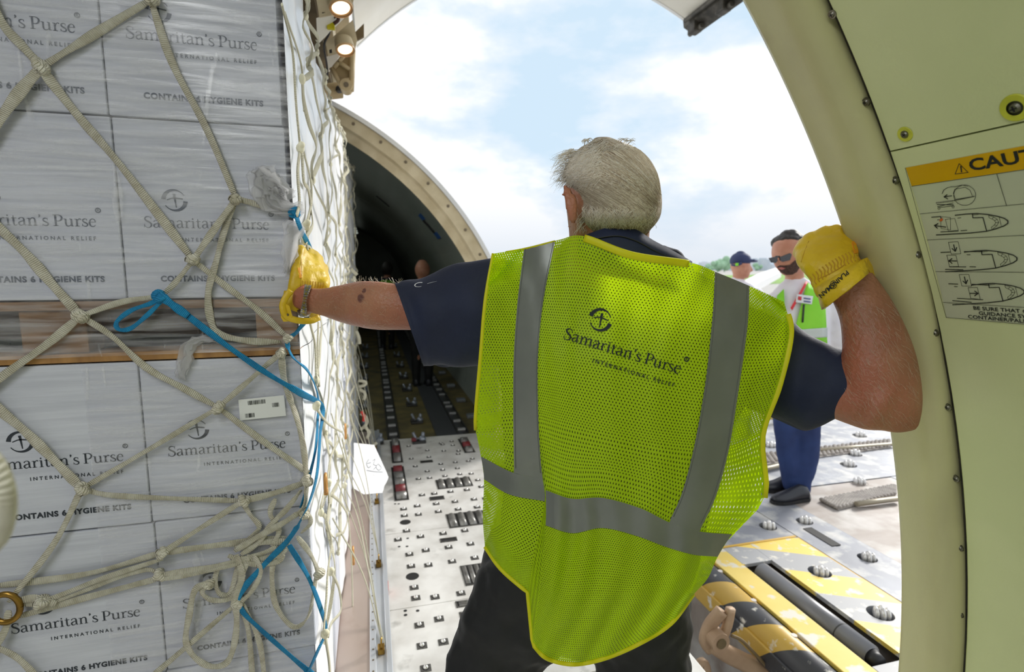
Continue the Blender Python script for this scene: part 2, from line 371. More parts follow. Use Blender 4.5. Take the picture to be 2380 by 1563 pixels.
for k, (px, py, kind) in enumerate(SCR):
    P = cyl_hit(px, py); n = Vector((CXC - P.x, 0, CZC - P.z)).normalized()
    M = Matrix.Translation(P + n * .0006) @ n.to_track_quat('Z', 'Y').to_matrix().to_4x4() @ Matrix.Rotation(k * 1.1, 4, 'Z')
    sc_ = 1.0 if kind < 2 else 1.5
    M = M @ Matrix.Diagonal((sc_, sc_, sc_, 1))
    a = inst(s_w, 'screw', M, wall)
    b = inst(s_h, 'screw_head', M, None); b.parent = a; b.location = (0, 0, 0); b.rotation_euler = (0, 0, 0); b.scale = (1, 1, 1)
    c = inst(s_x, 'cross_slot', M, None); c.parent = a; c.location = (0, 0, 0); c.rotation_euler = (0, 0, 0); c.scale = (1, 1, 1)
    if kind:
        bm = nb(); cyl(bm, (0, 0, 0), (0, 0, .0012), .0135, .0125, 24)
        w = obj('yellow_washer', bm, m_yring, None); w.matrix_world = M; l, q, s2 = M.decompose(); w.location = l; w.rotation_euler = q.to_euler(); w.scale = s2; par_keep(w, wall); w['label'] = 'yellow plastic washer under the screw'
for o in (so_, s_w, s_h, s_x): bpy.data.objects.remove(o)
# -- ceiling and left side of the cabin (outside the frame, shuts the cabin in)
bm = nb()
def shell(bm, y0, y1, a0, a1, n=30, r=2.49, th=.06): rings(bm, [[cylP(Y, a0 + (a1 - a0) * i / n, rr) for Y, rr in ((y0, r), (y1, r), (y1, r + th), (y0, r + th))] for i in range(n + 1)])
A_L = PI * 2.49 - A_FLOOR
shell(bm, -4, 4.22, A_TOP, PI / 2 * 2.49 + .9)
ceil = tag(obj('ceiling', bm, m_white), 'pale curved cabin ceiling over the cargo', kind='structure')
bm = nb(); shell(bm, -4, 4.22, PI / 2 * 2.49 + .9, A_L)
tag(obj('wall_left', bm, m_white), 'pale curved cabin wall on the far side of the load', kind='structure')
bm = nb(); box(bm, -3.9, 1.4, -4.1, -4.0, -.1, 3.1)
tag(obj('wall_front', bm, m_white), 'pale bulkhead behind the camera', kind='structure')
# -- tunnel behind the opening
tun = tag(empty('wall_rear', (-1.24, 4.3, 0)), 'dark curved cabin behind the far edge of the door opening', kind='structure')
for k in range(6):
    y0 = 4.36 + k * 2.3; y1 = y0 + 2.285
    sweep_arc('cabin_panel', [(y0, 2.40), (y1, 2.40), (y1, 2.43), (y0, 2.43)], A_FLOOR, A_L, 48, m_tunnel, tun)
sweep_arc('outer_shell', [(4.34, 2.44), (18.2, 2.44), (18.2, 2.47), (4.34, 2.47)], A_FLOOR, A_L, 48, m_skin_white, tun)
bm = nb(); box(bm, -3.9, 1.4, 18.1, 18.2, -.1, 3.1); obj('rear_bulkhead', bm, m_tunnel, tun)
# stowage band along the tunnel wall
for k in range(5):
    sweep_arc('wall_rail', [(4.5 + k * 2.4, 2.375), (6.6 + k * 2.4, 2.375), (6.6 + k * 2.4, 2.41), (4.5 + k * 2.4, 2.41)], .42, .47, 3, m_dark, tun)
m_bluetape = mat('blue_tape', srgb(30, 84, 150), 0.6)
# aft jamb ring: outer skin lip, flange, inner flange
arch = tag(empty('trim_2', (1.0, 4.3, 0)), 'beige arch-shaped door jamb at the far end of the opening', kind='structure')
sweep_arc('skin_lip', [(4.27, 2.432), (4.27, 2.462), (4.40, 2.475), (4.40, 2.44)], A_FLOOR, A_TOP + 0.5, 60, m_skin_white, arch, False)
sweep_arc('flange', [(4.30, 2.345), (4.30, 2.432), (4.36, 2.44), (4.36, 2.33)], A_FLOOR, A_L, 80, m_beige, arch)
sweep_arc('inner_flange', [(4.36, 2.27), (4.345, 2.35), (4.40, 2.37), (4.44, 2.28)], A_FLOOR, A_L, 80, m_beige, arch)
m_bolt = mat('dull_bolt', srgb(120, 108, 90), 0.5, 0.4)
for k in range(22):
    arc = -.4 + k * .235; P = cylP(4.297, arc, 2.395)
    bm = nb(); cyl(bm, P, P + Vector((0, -.008, 0)), .012, .010, 10); obj('bolt', bm, m_bolt, arch)
# blue tape marks on the tunnel lining
for (px, py) in ((980, 505), (1016, 548)):
    P = cyl_hit(px, py, 2.395)
    a = arc_of(P); sweep_arc('blue_tape', [(P.y - .12, 2.392), (P.y + .12, 2.392), (P.y + .12, 2.40), (P.y - .12, 2.40)], a - .04, a + .04, 3, m_bluetape, tun)
P0 = cyl_hit(985, 512, 2.395); P1 = cyl_hit(1010, 540, 2.395)
bm = nb(); cyl(bm, P0, P1, .02, None, 8); obj('wall_rail', bm, m_dark, tun)
for (p, q) in (((872, 362), (938, 418)), ((875, 455), (905, 480))):
    P0 = cyl_hit(*p, 2.397); P1 = cyl_hit(*q, 2.397); bm = nb(); cyl(bm, P0, P1, .012, None, 8); obj('wall_rail', bm, m_dark, tun)
# tunnel ceiling light rows far back
m_lamp_far = mat('tunnel_light', (0.85, 0.95, 0.85), 0.5, emit=0.5)
for k in range(8):
    bm = nb(); y = 9.6 + k * .95; box(bm, -.46, -.30, y, y + .12, 2.50, 2.53); tag(obj('cabin_light', bm, m_lamp_far), '%s dim strip light in the row far down the cabin ceiling' % ('nearest', 'second', 'third', 'fourth', 'fifth', 'sixth', 'seventh', 'furthest')[k], 'light', 'strip lights far down the cabin ceiling')
# -- header beam over the opening and the hinge bay
hd = tag(empty('trim_3', (-.2, 2.6, 2.8)), 'beige door header beam running along the top of the opening', kind='structure')
m_brown = mat('brown_seal', srgb(120, 100, 68), 0.7, 0, srgb(96, 82, 56), 6)
m_gray = mat('grey_panel', srgb(120, 120, 118), 0.6)
bm = nb(); box(bm, -.36, -.27, -4, 4.3, 2.70, 2.76); obj('grey_edge', bm, m_gray, hd)
bm = nb(); box(bm, -.27, -.205, -4, 4.28, 2.76, 2.86); obj('seal_strip', bm, m_brown, hd)
bm = nb(); box(bm, -.205, -.15, -4, 4.28, 2.80, 2.95, bev=.004); obj('sill_channel', bm, m_beige, hd)
bm = nb(); box(bm, -.15, -.07, -4, 4.28, 2.94, 3.02); obj('hinge_panel', bm, m_beige, hd)
for k in range(16):
    y = .8 + k * .22; bm = nb(); cyl(bm, (-.178, y, 2.80), (-.178, y, 2.794), .010, .008, 10); obj('bolt', bm, m_bolt, hd)
# ================================================================ upward-opening cargo door (a curved slab) and its hinge gear
door = tag(empty('door_1', (0, 2.6, 3.1)), 'white curved cargo door raised overhead outside the opening', kind='structure')
def door_pt(s, Y, off=0.0):
    A = Vector((-.04, 3.12)); B = Vector((2.64, 3.57)); d = B - A; n = Vector((-d.y, d.x)).normalized()
    p = A + d * s + n * (4 * s * (1 - s) * .50 + off); return Vector((p.x, Y, p.y))
def door_slab(name, y0, y1, o0, o1, s0, s1, m, n=30):
    bm = nb(); rings(bm, [[door_pt(s0 + (s1 - s0) * i / n, y, o) for y, o in ((y0, o0), (y1, o0), (y1, o1), (y0, o1))] for i in range(n + 1)])
    return obj(name, bm, m, door)
m_doorin = mat('door_lining', srgb(236, 234, 226), 0.5, 0, srgb(226, 222, 210), 1.6)
door_slab('door_lining', .96, 4.24, 0.0, .02, 0.0, .985, m_doorin)
door_slab('door_skin', .93, 4.27, .12, .15, 0.0, 1.0, m_skin_white)
door_slab('end_rib', 4.24, 4.27, -.005, .13, 0.0, 1.0, m_skin_white)
door_slab('end_rib', .93, .96, -.005, .13, 0.0, 1.0, m_skin_white)
for s in (.28, .62):
    door_slab('panel_seam', .97, 4.23, -.002, .002, s, s + .004, m_gray, 2)
# latch mechanism along the free edge
m_mech = mat('latch_metal', srgb(96, 92, 84), 0.5, 0.5, srgb(60, 58, 54), 14)
door_slab('edge_beam', .93, 4.27, -.06, .14, .985, 1.02, m_mech)
for k in range(9):
    y = 1.2 + k * .37; c = door_pt(1.0, y, -.07)
    bm = nb(); box(bm, c.x - .05, c.x + .03, y - .05, y + .05, c.z - .05, c.z + .05, bev=.012); cyl(bm, c + Vector((0, -.09, -.02)), c + Vector((0, .09, -.02)), .022, None, 12)
    obj('latch', bm, m_mech, door)
bm = nb(); a = door_pt(.975, 1.0, -.05); b = door_pt(.975, 4.2, -.05); cyl(bm, a, b, .018, None, 10); obj('torque_tube', bm, m_mech, door)
# recessed access opening in the lining
bm = nb(); P = [atY(*q, 3.3) for q in ((822, 82), (846, 58), (846, 88), (824, 100))]
vs_ = [bm.verts.new(p) for p in P]; bm.faces.new(vs_); thicken(bm, .02); obj('access_recess', bm, m_brown, door)
# flared hinge-bay panels, each with a round flood lamp
m_lampglass = mat('warm_lamp_glass', (1.0, 0.78, 0.52, 1), 0.3, emit=3.2)
m_lamprim = mat('lamp_rim', srgb(226, 186, 140), 0.4)
def quad3(name, pts, Y, m, parent, th=.03):
    bm = nb(); P = [atY(p[0], p[1], p[2] if len(p) > 2 else Y) for p in pts]; v = [bm.verts.new(p) for p in P]; f = bm.faces.new(v)
    bmesh.ops.recalc_face_normals(bm, faces=bm.faces); r = bmesh.ops.extrude_face_region(bm, geom=[f])
    bmesh.ops.translate(bm, verts=[g for g in r['geom'] if isinstance(g, bmesh.types.BMVert)], vec=Vector((0, th, th * .3)))
    return obj(name, bm, m, parent)
quad3('bay_panel', [(732, -20, 2.6), (810, -20, 2.6), (822, 0, 2.65), (812, 26, 2.7), (742, 40, 2.75)], 2.7, m_beige, hd)
quad3('bay_plate', [(735, 42, 2.8), (822, 14, 2.8), (822, 18, 2.85), (738, 102, 2.95)], 2.8, m_doorin, hd)
quad3('bay_panel', [(820, 46, 3.1), (830, 92, 3.2), (826, 112, 3.25), (764, 130, 3.3), (757, 100, 3.2)], 3.2, m_beige, hd)
quad3('bay_plate', [(757, 132, 3.4), (795, 122, 3.4), (765, 166, 3.5), (760, 168, 3.5)], 3.4, m_doorin, hd)
def flood(px, py, Y, r, label):
    L = empty('flood_lamp', atY(px, py, Y)); tag(L, label, 'lamp')
    c = atY(px, py, Y); ax = Vector((.15, -.32, -.93)).normalized()
    bm = nb(); cyl(bm, c - ax * .05, c + ax * .004, r * .9, r * 1.05, 28); obj('lamp_housing', bm, m_beige, L, False)
    bm = nb(); cyl(bm, c + ax * .002, c + ax * .014, r * 1.02, r * .96, 28, False); cyl(bm, c + ax * .002, c + ax * .010, r * .99, r * .80, 28, False); obj('lamp_rim', bm, m_lamprim, L, True)
    bm = nb(); sph(bm, c, r * .82, 1, 1, .25, 20, ax.to_track_quat('Z', 'Y').to_matrix().to_4x4()); obj('lamp_glass', bm, m_lampglass, L, True)
    return c
flood(792, 16, 2.66, .052, 'round glowing flood lamp at the top edge of the picture, nearer of two')
flood(802, 113, 3.15, .050, 'round glowing flood lamp above the hinge bracket, further of two')
m_black = mat('black_plastic', srgb(30, 30, 32), 0.5)
quad3('switch_plate', [(746, 17), (753, 15), (756, 29), (749, 31)], 2.72, m_black, hd, .01)
quad3('switch_plate', [(765, 116), (771, 114), (772, 123), (766, 124)], 3.15, m_black, hd, .01)
# goose-neck hinge bracket with its pivot, cut-out webs and roller
m_bracket = mat('bracket_beige', srgb(206, 186, 146), 0.5, 0, srgb(186, 164, 126), 9)
br = tag(empty('hinge_bracket', atY(795, 190, 3.35)), 'beige triangular door hinge bracket with a pivot bolt under the further lamp', 'bracket')
quad3('web_plate', [(775, 160), (792, 128), (818, 118), (816, 182), (815, 210), (806, 217), (797, 213), (790, 198)], 3.35, mat('bracket_web', srgb(188, 166, 122), .6, 0, srgb(170, 148, 108), 8), br, .02)
for (a, b, r) in (((770, 158), (797, 206), .013), ((784, 143), (818, 164), .012), ((820, 116), (816, 212), .016), ((776, 158), (800, 128), .012), ((790, 186), (816, 184), .010)):
    bm = nb(); cyl(bm, atY(*a, 3.33), atY(*b, 3.33), r, None, 10); obj('web_rib', bm, m_bracket, br, True)
bm = nb(); c = atY(805, 201, 3.33); cyl(bm, c + Vector((0, -.03, 0)), c + Vector((0, .05, 0)), .034, None, 20); obj('pivot_boss', bm, m_bracket, br)
bm = nb(); cyl(bm, c + Vector((0, -.035, 0)), c + Vector((0, -.028, 0)), .014, None, 14); obj('pivot_bolt', bm, m_bolt, br)
bm = nb(); c = atY(772, 213, 3.5); cyl(bm, c + Vector((-.05, -.01, -.01)), c + Vector((.05, .01, .015)), .045, None, 20); obj('roller_drum', bm, m_bracket, br)
bm = nb(); cyl(bm, atY(788, 208, 3.45), atY(798, 207, 3.4), .022, None, 12); obj('shaft', bm, m_black, br)
# cable with a hook and a yellow tag hanging from the header
cb = tag(empty('hanging_cable', atY(760, 140, 3.0)), 'black cable with a dark hook and a small yellow tag beside the two lamps', 'cable')
bm = nb(); P = catmull([atY(*q) for q in ((768, 64, 2.9), (764, 80, 2.95), (755, 98, 3.0), (754, 118, 3.1), (758, 140, 3.2), (761, 165, 3.3), (760, 190, 3.4))], 5)
sweep(bm, P, .010, .010, (0, -1, 0), 8); obj('cord', bm, m_black, cb)
bm = nb(); P = catmull([atY(*q, 2.85) for q in ((776, 55), (785, 48), (786, 40), (780, 36), (775, 40))], 5); sweep(bm, P, .016, .014, (0, -1, 0), 8); obj('hook', bm, mat('dark_hook', srgb(70, 40, 36), .5, .3), cb)
bm = nb(); c = atY(769, 61, 2.88); box(bm, c.x - .018, c.x + .018, c.y - .01, c.y + .01, c.z - .015, c.z + .015, bev=.003); obj('yellow_tag', bm, mat('yellow_tag', srgb(208, 196, 20), .5), cb)
# ================================================================ caution placard on the wall liner
pl = tag(empty('caution_placard', cylP(.7, 1.15)), 'caution placard with a yellow header and loading diagrams on the green wall', 'sign')
m_plate = mat('placard_film', srgb(196, 200, 172), 0.22, 0, srgb(186, 192, 162), 2.0, spec=0.6)
m_yel = mat('placard_yellow', srgb(216, 168, 10), 0.25, 0, srgb(206, 156, 8), 2.5, spec=0.6)
m_ink = mat('black_ink', srgb(16, 22, 20), 0.6)
m_or = mat('orange_mark', srgb(206, 96, 30), 0.6)
PY0, PA1 = .7765, 1.2815                        # top left corner (Y, arc)
def plp(x, y, off=.0012): return cylP(PY0 - x, PA1 - y, 2.49 - off)       # x to the right, y down, metres
def plpx(px, py, off=.0016):                    # a photographed point on the placard, as a point of the placard's plane
    P = cyl_hit(px, py); return plp(PY0 - P.y, PA1 - arc_of(P), off)
def pl_rect(name, x0, x1, y0, y1, m, off, th=.0008):
    bm = nb(); rings(bm, [[plp(x, y0 + (y1 - y0) * i / 12, o) for x, o in ((x0, off), (x1, off), (x1, off - th), (x0, off - th))] for i in range(13)]); return obj(name, bm, m, pl)
pl_rect('plate', 0, .46, 0, .3015, m_plate, .0010, .0012)
pl_rect('yellow_header', .0005, .4595, .0005, .036, m_yel, .0014)
lines = nb()
def pline(pts, w=.0009, closed=False):
    P = [Vector((PY0 - cyl_hit(*q).y, PA1 - arc_of(cyl_hit(*q)))) for q in pts]
    if closed: P.append(P[0])
    for a, b in zip(P, P[1:]):
        d = (b - a)
        if d.length < 1e-6: continue
        d.normalize(); n = Vector((-d.y, d.x)) * w / 2; a2 = a - d * w * .4; b2 = b + d * w * .4
        v = [lines.verts.new(plp(*(q), .0019)) for q in (a2 + n, b2 + n, b2 - n, a2 - n)]; lines.faces.new(v)
def pmet(pts, w=.0009):
    for a, b in zip(pts, pts[1:]):
        a = Vector(a); b = Vector(b); d = (b - a).normalized(); n = Vector((-d.y, d.x)) * w / 2
        v = [lines.verts.new(plp(*(q), .0019)) for q in (a + n, b + n, b - n, a - n)]; lines.faces.new(v)
Z = lambda x, y: (2080 + x * .32, 300 + y * .32)       # detail-crop coordinates
for y in (.0365, .0905, .1425, .2065, .2700): pmet([(.0, y), (.46, y)], .0007)
pmet([(0, 0), (0, .3015), (.46, .3015)], .0008); pmet([(.137, .0365), (.139, .0905)], .0008)
def zp(*pts, w=.0009): pline([Z(*p) for p in pts], w)
zp((472, 248), (443, 324), (538, 312), (472, 248), w=.0009); zp((484, 268), (488, 296), w=.002); zp((489, 303), (490, 308), w=.002)
# diagram 1: section of the body with the load sliding out on to a scissor loader
cpt = [(512 + 80 * math.cos(a), 478 + 74 * math.sin(a)) for a in [i * PI / 14 for i in range(29)]]; zp(*cpt, w=.0007)
zp((430, 465), (440, 435), (515, 420), (550, 440), (570, 488), (445, 508), (430, 465), w=.0007); zp((433, 517), (582, 486), w=.0012)
zp((348, 468), (360, 440), (385, 424), (415, 416), (445, 416), (490, 404), (535, 412), w=.0008)
zp((418, 482), (362, 490), w=.0014); zp((384, 474), (362, 490), (388, 505), w=.0014)
zp((304, 531), (426, 516), (426, 522), (306, 537), (304, 531), w=.0006); zp((312, 546), (430, 548), w=.0012); zp((314, 562), (428, 534), w=.0008); zp((318, 568), (436, 556), w=.0008)
for c in ((325, 574), (428, 563)): zp(*[(c[0] + 8 * math.cos(a), c[1] + 8 * math.sin(a)) for a in [i * PI / 5 for i in range(11)]], w=.0006)
# diagrams 2 - 4: plan views of the nose
def nose(dx, dy, k=1.0):
    T = lambda *pts: [(568 + (x - 568) * k + dx, y + dy) for x, y in pts]
    zp(*T((443, 624), (520, 615), (600, 611), (680, 618), (750, 631), (800, 646), (826, 664), (826, 682), (800, 700), (740, 722), (670, 740), (560, 752), (430, 760), (307, 767)), w=.0016)
    zp(*T((568, 616), (572, 642), (645, 640), (672, 738)), w=.0014); zp(*T((763, 635), (778, 700)), w=.0006)
    zp(*T((572, 622), (608, 618), (612, 617)), w=.0007)
    zp(*T((686, 624), (722, 635), (748, 652), (760, 674), (748, 698), (712, 728), (705, 712), (728, 694), (738, 676), (724, 657), (690, 642), (686, 624)), w=.0006)
    for a, b in (((722, 635), (712, 651)), ((748, 652), (730, 664)), ((758, 676), (738, 678)), ((748, 698), (728, 694))): zp(*T(a, b), w=.0006)
nose(0, 0); nose(66, 268); nose(118, 508)
def arrow(x0, y0, x1, y1):
    zp((x0, y0), (x1, y1), w=.0016); d = Vector((x1 - x0, y1 - y0)).normalized(); n = Vector((-d.y, d.x))
    a = Vector((x1, y1)) - d * 24 + n * 17; b = Vector((x1, y1)) - d * 24 - n * 17; zp(tuple(a), (x1, y1), tuple(b), w=.0016)
zp((272, 638), (338, 633), (341, 654), w=.0014); zp((345, 634), (408, 640), (410, 730), (340, 720), (338, 640), w=.0006); zp((372, 654), (440, 647), (466, 733), (394, 740), (372, 654), w=.0006); arrow(374, 710, 292, 698)
zp((338, 745), (466, 738), w=.0012); zp((485, 736), (528, 733), w=.0012); zp((462, 644), (485, 642), w=.0010); zp((314, 657), (338, 655), w=.0010)
zp((394, 820), (464, 816), (484, 903), (414, 906), (394, 820), w=.0007); arrow(432, 838, 443, 886); zp((382, 914), (448, 915), (468, 996), (402, 998), (382, 914), w=.0007); arrow(453, 956, 396, 956)
zp((340, 894), (405, 891), w=.0014); zp((402, 999), (521, 999), w=.0012); zp((550, 998), (592, 999), w=.0012); zp((528, 910), (552, 911), w=.001); zp((510, 888), (640, 888), w=.0014); zp((372, 1018), (500, 1020), w=.0014)
zp((472, 1055), (542, 1054), (562, 1139), (492, 1138), (472, 1055), w=.0007); arrow(510, 1072, 522, 1122); zp((537, 1150), (604, 1149), (625, 1236), (556, 1228), (537, 1150), w=.0007); arrow(550, 1192, 609, 1192)
zp((396, 1122), (462, 1124), w=.0014); zp((457, 1228), (645, 1238), w=.0012); zp((566, 1126), (690, 1132), w=.0014); zp((425, 1245), (560, 1257), w=.0014); zp((436, 1142), (460, 1143), w=.001)
lo_ = obj('diagram_lines', lines, m_ink, pl)
def pl_text(name, s, px, py, size, bold, sx_, m=m_ink, space=1.0):
    P = cyl_hit(px, py); x0 = PY0 - P.y; y0 = PA1 - arc_of(P); return flat(name, text_mesh(s, size, bold, space, 'LEFT', sx_), m, lambda x, y: plp(x0 + x, y0 - y, .0020), pl)
pl_text('lettering', 'CAUTION', 2257, 396, .027, .0007, 1.25)
pl_text('lettering', 'BE SURE THAT CONTAINER/PALLET', 2264, 719, .0098, .00015, 1.15)
pl_text('lettering', 'GUIDANCE SYSTEM IS IN PLACE', 2277, 731, .0098, .00015, 1.15)
pl_text('lettering', 'CONTAINER/PALLET GUIDES', 2252, 739, .0098, .00015, 1.15)
bm = nb(); P = [plpx(*Z(x, y), .0021) for x, y in ((328, 668), (336, 650), (347, 644), (356, 652), (350, 664), (340, 668))]; v = [bm.verts.new(p) for p in P]; bm.faces.new(v); obj('orange_scuff', bm, m_or, pl)
# ================================================================ floor: ball transfer deck
ZF = lambda x, y, z=0.0: atZ(750 + x * .5519, 700 + y * .5522, z)
m_deck = mat('worn_white_deck', srgb(232, 230, 226), 0.42, 0.1, srgb(198, 194, 188), 6.0, (1, 1, 1), .38, .75, bump=.08, bscale=30, c3=srgb(120, 116, 108), c3lo=.62, c3hi=.82, c3scale=7)
m_unit = mat('ball_housing', srgb(120, 118, 114), 0.45, 0.6, srgb(84, 82, 78), 60)
m_ball = mat('steel_ball', srgb(226, 224, 220), 0.22, 0.9)
m_pit = mat('pit_dark', srgb(24, 23, 22), 0.7)
m_roll = mat('roller_grey', srgb(150, 148, 144), 0.35, 0.5, srgb(110, 108, 104), 14)
m_red = mat('red_latch', srgb(120, 40, 44), 0.45)
fl = tag(empty('floor', (0, 2, 0)), 'worn white cargo deck studded with ball transfer units', kind='structure')
YE = 4.82
# deck plates with recessed joints
ys = [-4.0, .35, 1.75, 2.33, 3.05, 3.9, YE]
xs = [-2.6, -1.35, -.1, 1.13]
for i in range(len(ys) - 1):
    for j in range(len(xs) - 1):
        bm = nb(); box(bm, xs[j] + .002, xs[j + 1] - .002, ys[i] + .002, ys[i + 1] - .002, -.02, 0.0, bev=.0015)
        obj('deck_plate', bm, m_deck, fl)
bm = nb(); box(bm, -3.6, 1.16, -4, YE, -.10, -.021); obj('sub_floor', bm, m_pit, fl)
bm = nb(); box(bm, 1.132, 1.20, .93, 4.3, -.06, .004, bev=.003); obj('door_sill', bm, m_deck, fl)
# one ball unit: square rim, dark well, ball; shared mesh
def ball_unit(P, s, first=[None]):
    if first[0] is None:
        bm = nb()
        box(bm, -.021, .021, -.019, .019, 0, .0022, bev=.001)
        u = obj('ball_unit', bm, m_unit, None)
        bm = nb(); cyl(bm, (0, 0, .0020), (0, 0, .0032), .0135, .0125, 18); w = obj('well', bm, m_pit, None)
        bm = nb(); sph(bm, (0, 0, .004), .0105, 1, 1, 1, 14); b = obj('ball', bm, m_ball, None, True)
        w.parent = u; b.parent = u; first[0] = u
        u.location = P; u.scale = (s, s, s); par_keep(u, fl); return u
    return inst(first[0], 'ball_unit', Matrix.Translation(P) @ Matrix.Diagonal((s, s, s, 1)), fl)
UN = [(362,612),(440,630),(373,665),(498,600),(543,592),(548,608),(505,605),(510,632),(572,632),(570,645),(447,658),(630,665),(390,697),(440,718),(497,687),(505,712),(558,680),(567,705),(613,675),(403,750),(450,746),(515,738),(577,730),(625,728),(653,755),(668,783),(418,818),(470,812),(538,804),(607,796),(341,877),(398,864),(478,855),(557,846),(637,836),(685,832),(344,905),(403,900),(487,888),(570,878),(650,869),(353,969),(412,993),(507,980),(598,968),(317,1006),(434,1051),(365,1068),(530,1038),(622,1024),(372,1118),(445,1113),(545,1098),(640,1083),(385,1208),(392,1252),(473,1248),(582,1232),(407,1366),(490,1340),(595,1320),(418,1453),(508,1437),(434,1548)]
for k, q in enumerate(UN):
    P = ZF(*q); s = 1.0
    if P.y > 3.6: s = 0.9
    ball_unit(P, s)
for yy in (1.25, 1.5, 1.75, 2.05, 2.35, 2.65, 2.95, 3.25, 3.6, 3.95, 4.3):
    for xx in (.72, .92, 1.08):
        if yy > 2.3 and xx < .8: continue
        ball_unit(Vector((xx + .03 * math.sin(yy * 9), yy + .03 * math.sin(xx * 17), 0)), 1.0)
def pocket(x0, x1, y0, y1, rollers, axis='y', red=False):
    """opening in the deck with a raised rim lip and drums inside"""
    p = nb(); box(p, x0, x1, y0, y1, .0004, .0016); o = obj('roller_pocket', p, m_pit, fl)
    p = nb()
    for a in (x0, x1): box(p, a - .003, a + .003, y0 - .003, y1 + .003, 0, .0035)
    for a in (y0, y1): box(p, x0, x1, a - .003, a + .003, 0, .0035)
    obj('pocket_rim', p, m_unit, o)
    for i in range(rollers):
        t = (i + .5) / rollers; p = nb()
        if axis == 'y':
            xm = x0 + (x1 - x0) * t; r = (x1 - x0) / rollers * .42; cyl(p, (xm, y0 + .012, .004 - r * .5), (xm, y1 - .012, .004 - r * .5), r, None, 16)
        else:
            ym = y0 + (y1 - y0) * t; r = (y1 - y0) / rollers * .36; cyl(p, (x0 + .012, ym, .004 - r * .3), (x1 - .012, ym, .004 - r * .3), r, None, 16)
        obj('roller', p, m_red if (red and i % 3 == 1) else m_roll, o, True)
def zrect(a, b, c, d): 
    P = [ZF(*q) for q in (a, b, c, d)]; X = [p.x for p in P]; Y = [p.y for p in P]
    X.sort(); Y.sort(); return (X[0] + X[1]) / 2, (X[2] + X[3]) / 2, (Y[0] + Y[1]) / 2, (Y[2] + Y[3]) / 2
pocket(*zrect((477, 757), (615, 742), (632, 777), (487, 795)), 4)
pocket(*zrect((520, 900), (680, 884), (690, 940), (535, 956)), 4)
pocket(*zrect((583, 1118), (690, 1105), (700, 1185), (600, 1200)), 4)
pocket(*zrect((450, 828), (508, 822), (512, 835), (456, 840)), 0)
pocket(*zrect((410, 675), (460, 671), (464, 679), (414, 683)), 0)
pocket(*zrect((495, 1005), (560, 995), (566, 1008), (499, 1018)), 0)
pocket(*zrect((560, 1268), (640, 1258), (648, 1280), (566, 1290)), 3, 'x')
pocket(*zrect((291, 700), (340, 700), (362, 838), (302, 842)), 5, 'x', True)
pocket(*zrect((285, 590), (322, 590), (338, 680), (292, 684)), 3, 'x', True)
pocket(*zrect((572, 582), (610, 580), (640, 636), (598, 642)), 3, 'x', True)
for q in ((348, 932), (378, 1160)):
    P = ZF(*q); p = nb(); cyl(p, P + Vector((0, 0, .0004)), P + Vector((0, 0, .0014)), .031, None, 24); h_ = obj('oval_hole', p, m_pit, fl); p = nb(); bmesh.ops.create_circle(p, segments=24, radius=.033, matrix=Matrix.Translation(P + Vector((0, 0, .001)))); bmesh.ops.holes_fill(p, edges=p.edges); thicken(p, .0008); obj('hole_rim', p, m_unit, fl)
for q in ((358, 1000), (322, 1035), (355, 1034), (348, 1305), (349, 1323), (400, 1305), (305, 855), (320, 855)):
    P = ZF(*q); p = nb(); cyl(p, P, P + Vector((0, 0, .001)), .008, None, 12); obj('rivet_hole', p, m_pit, fl)
# ================================================================ tunnel floor: olive deck with roller tracks
m_olive = mat('olive_floor', srgb(118, 106, 62), 0.6, 0, srgb(84, 76, 48), 4.0, c3=srgb(60, 56, 40), c3lo=.5, c3hi=.7, c3scale=3)
m_rail = mat('track_rail', srgb(64, 64, 62), 0.5, 0.4)
m_troll = mat('track_roller', srgb(150, 150, 150), 0.4, 0.5)
tf = tag(empty('floor', (0, 8, 0)), 'dark olive cargo floor with roller tracks running into the cabin', kind='structure')
bm = nb(); box(bm, -3.6, 1.4, YE, 18.1, -.1, -.015); obj('floor_sheet', bm, m_olive, tf)
bm = nb(); box(bm, .55, .80, YE, 17, -.014, -.008); obj('walkway_strip', bm, mat('dark_walkway', srgb(62, 64, 68), .6), tf)
for (x, lab) in ((.16, 'left'), (.80, 'right'), (-.55, 'far')):
    tr = tag(empty('roller_track', (x, YE, -.015)), {'left': 'dark floor rail of pale rollers nearest to the netted load', 'right': 'dark floor rail of pale rollers running beside the dark walkway strip', 'far': 'floor rail of pale rollers hidden beyond the netted load'}[lab], 'track')
    bm = nb(); box(bm, x - .055, x - .045, YE + .05, 15, -.014, .012); box(bm, x + .045, x + .055, YE + .05, 15, -.014, .012); box(bm, x - .05, x + .05, YE + .05, 15, -.0145, -.010); obj('rail', bm, m_rail, tr)
    src = None
    for k in range(30):
        y = YE + .14 + k * .29 - (.12 if k % 5 == 4 else 0)
        if src is None:
            bm = nb(); cyl(bm, (-.036, 0, 0), (.036, 0, 0), .022, None, 14); src = obj('track_roller', bm, m_troll, None); src.location = (x, y, 0); par(src, tr)
        else: inst(src, 'track_roller', Matrix.Translation((x, y, 0)), tr)
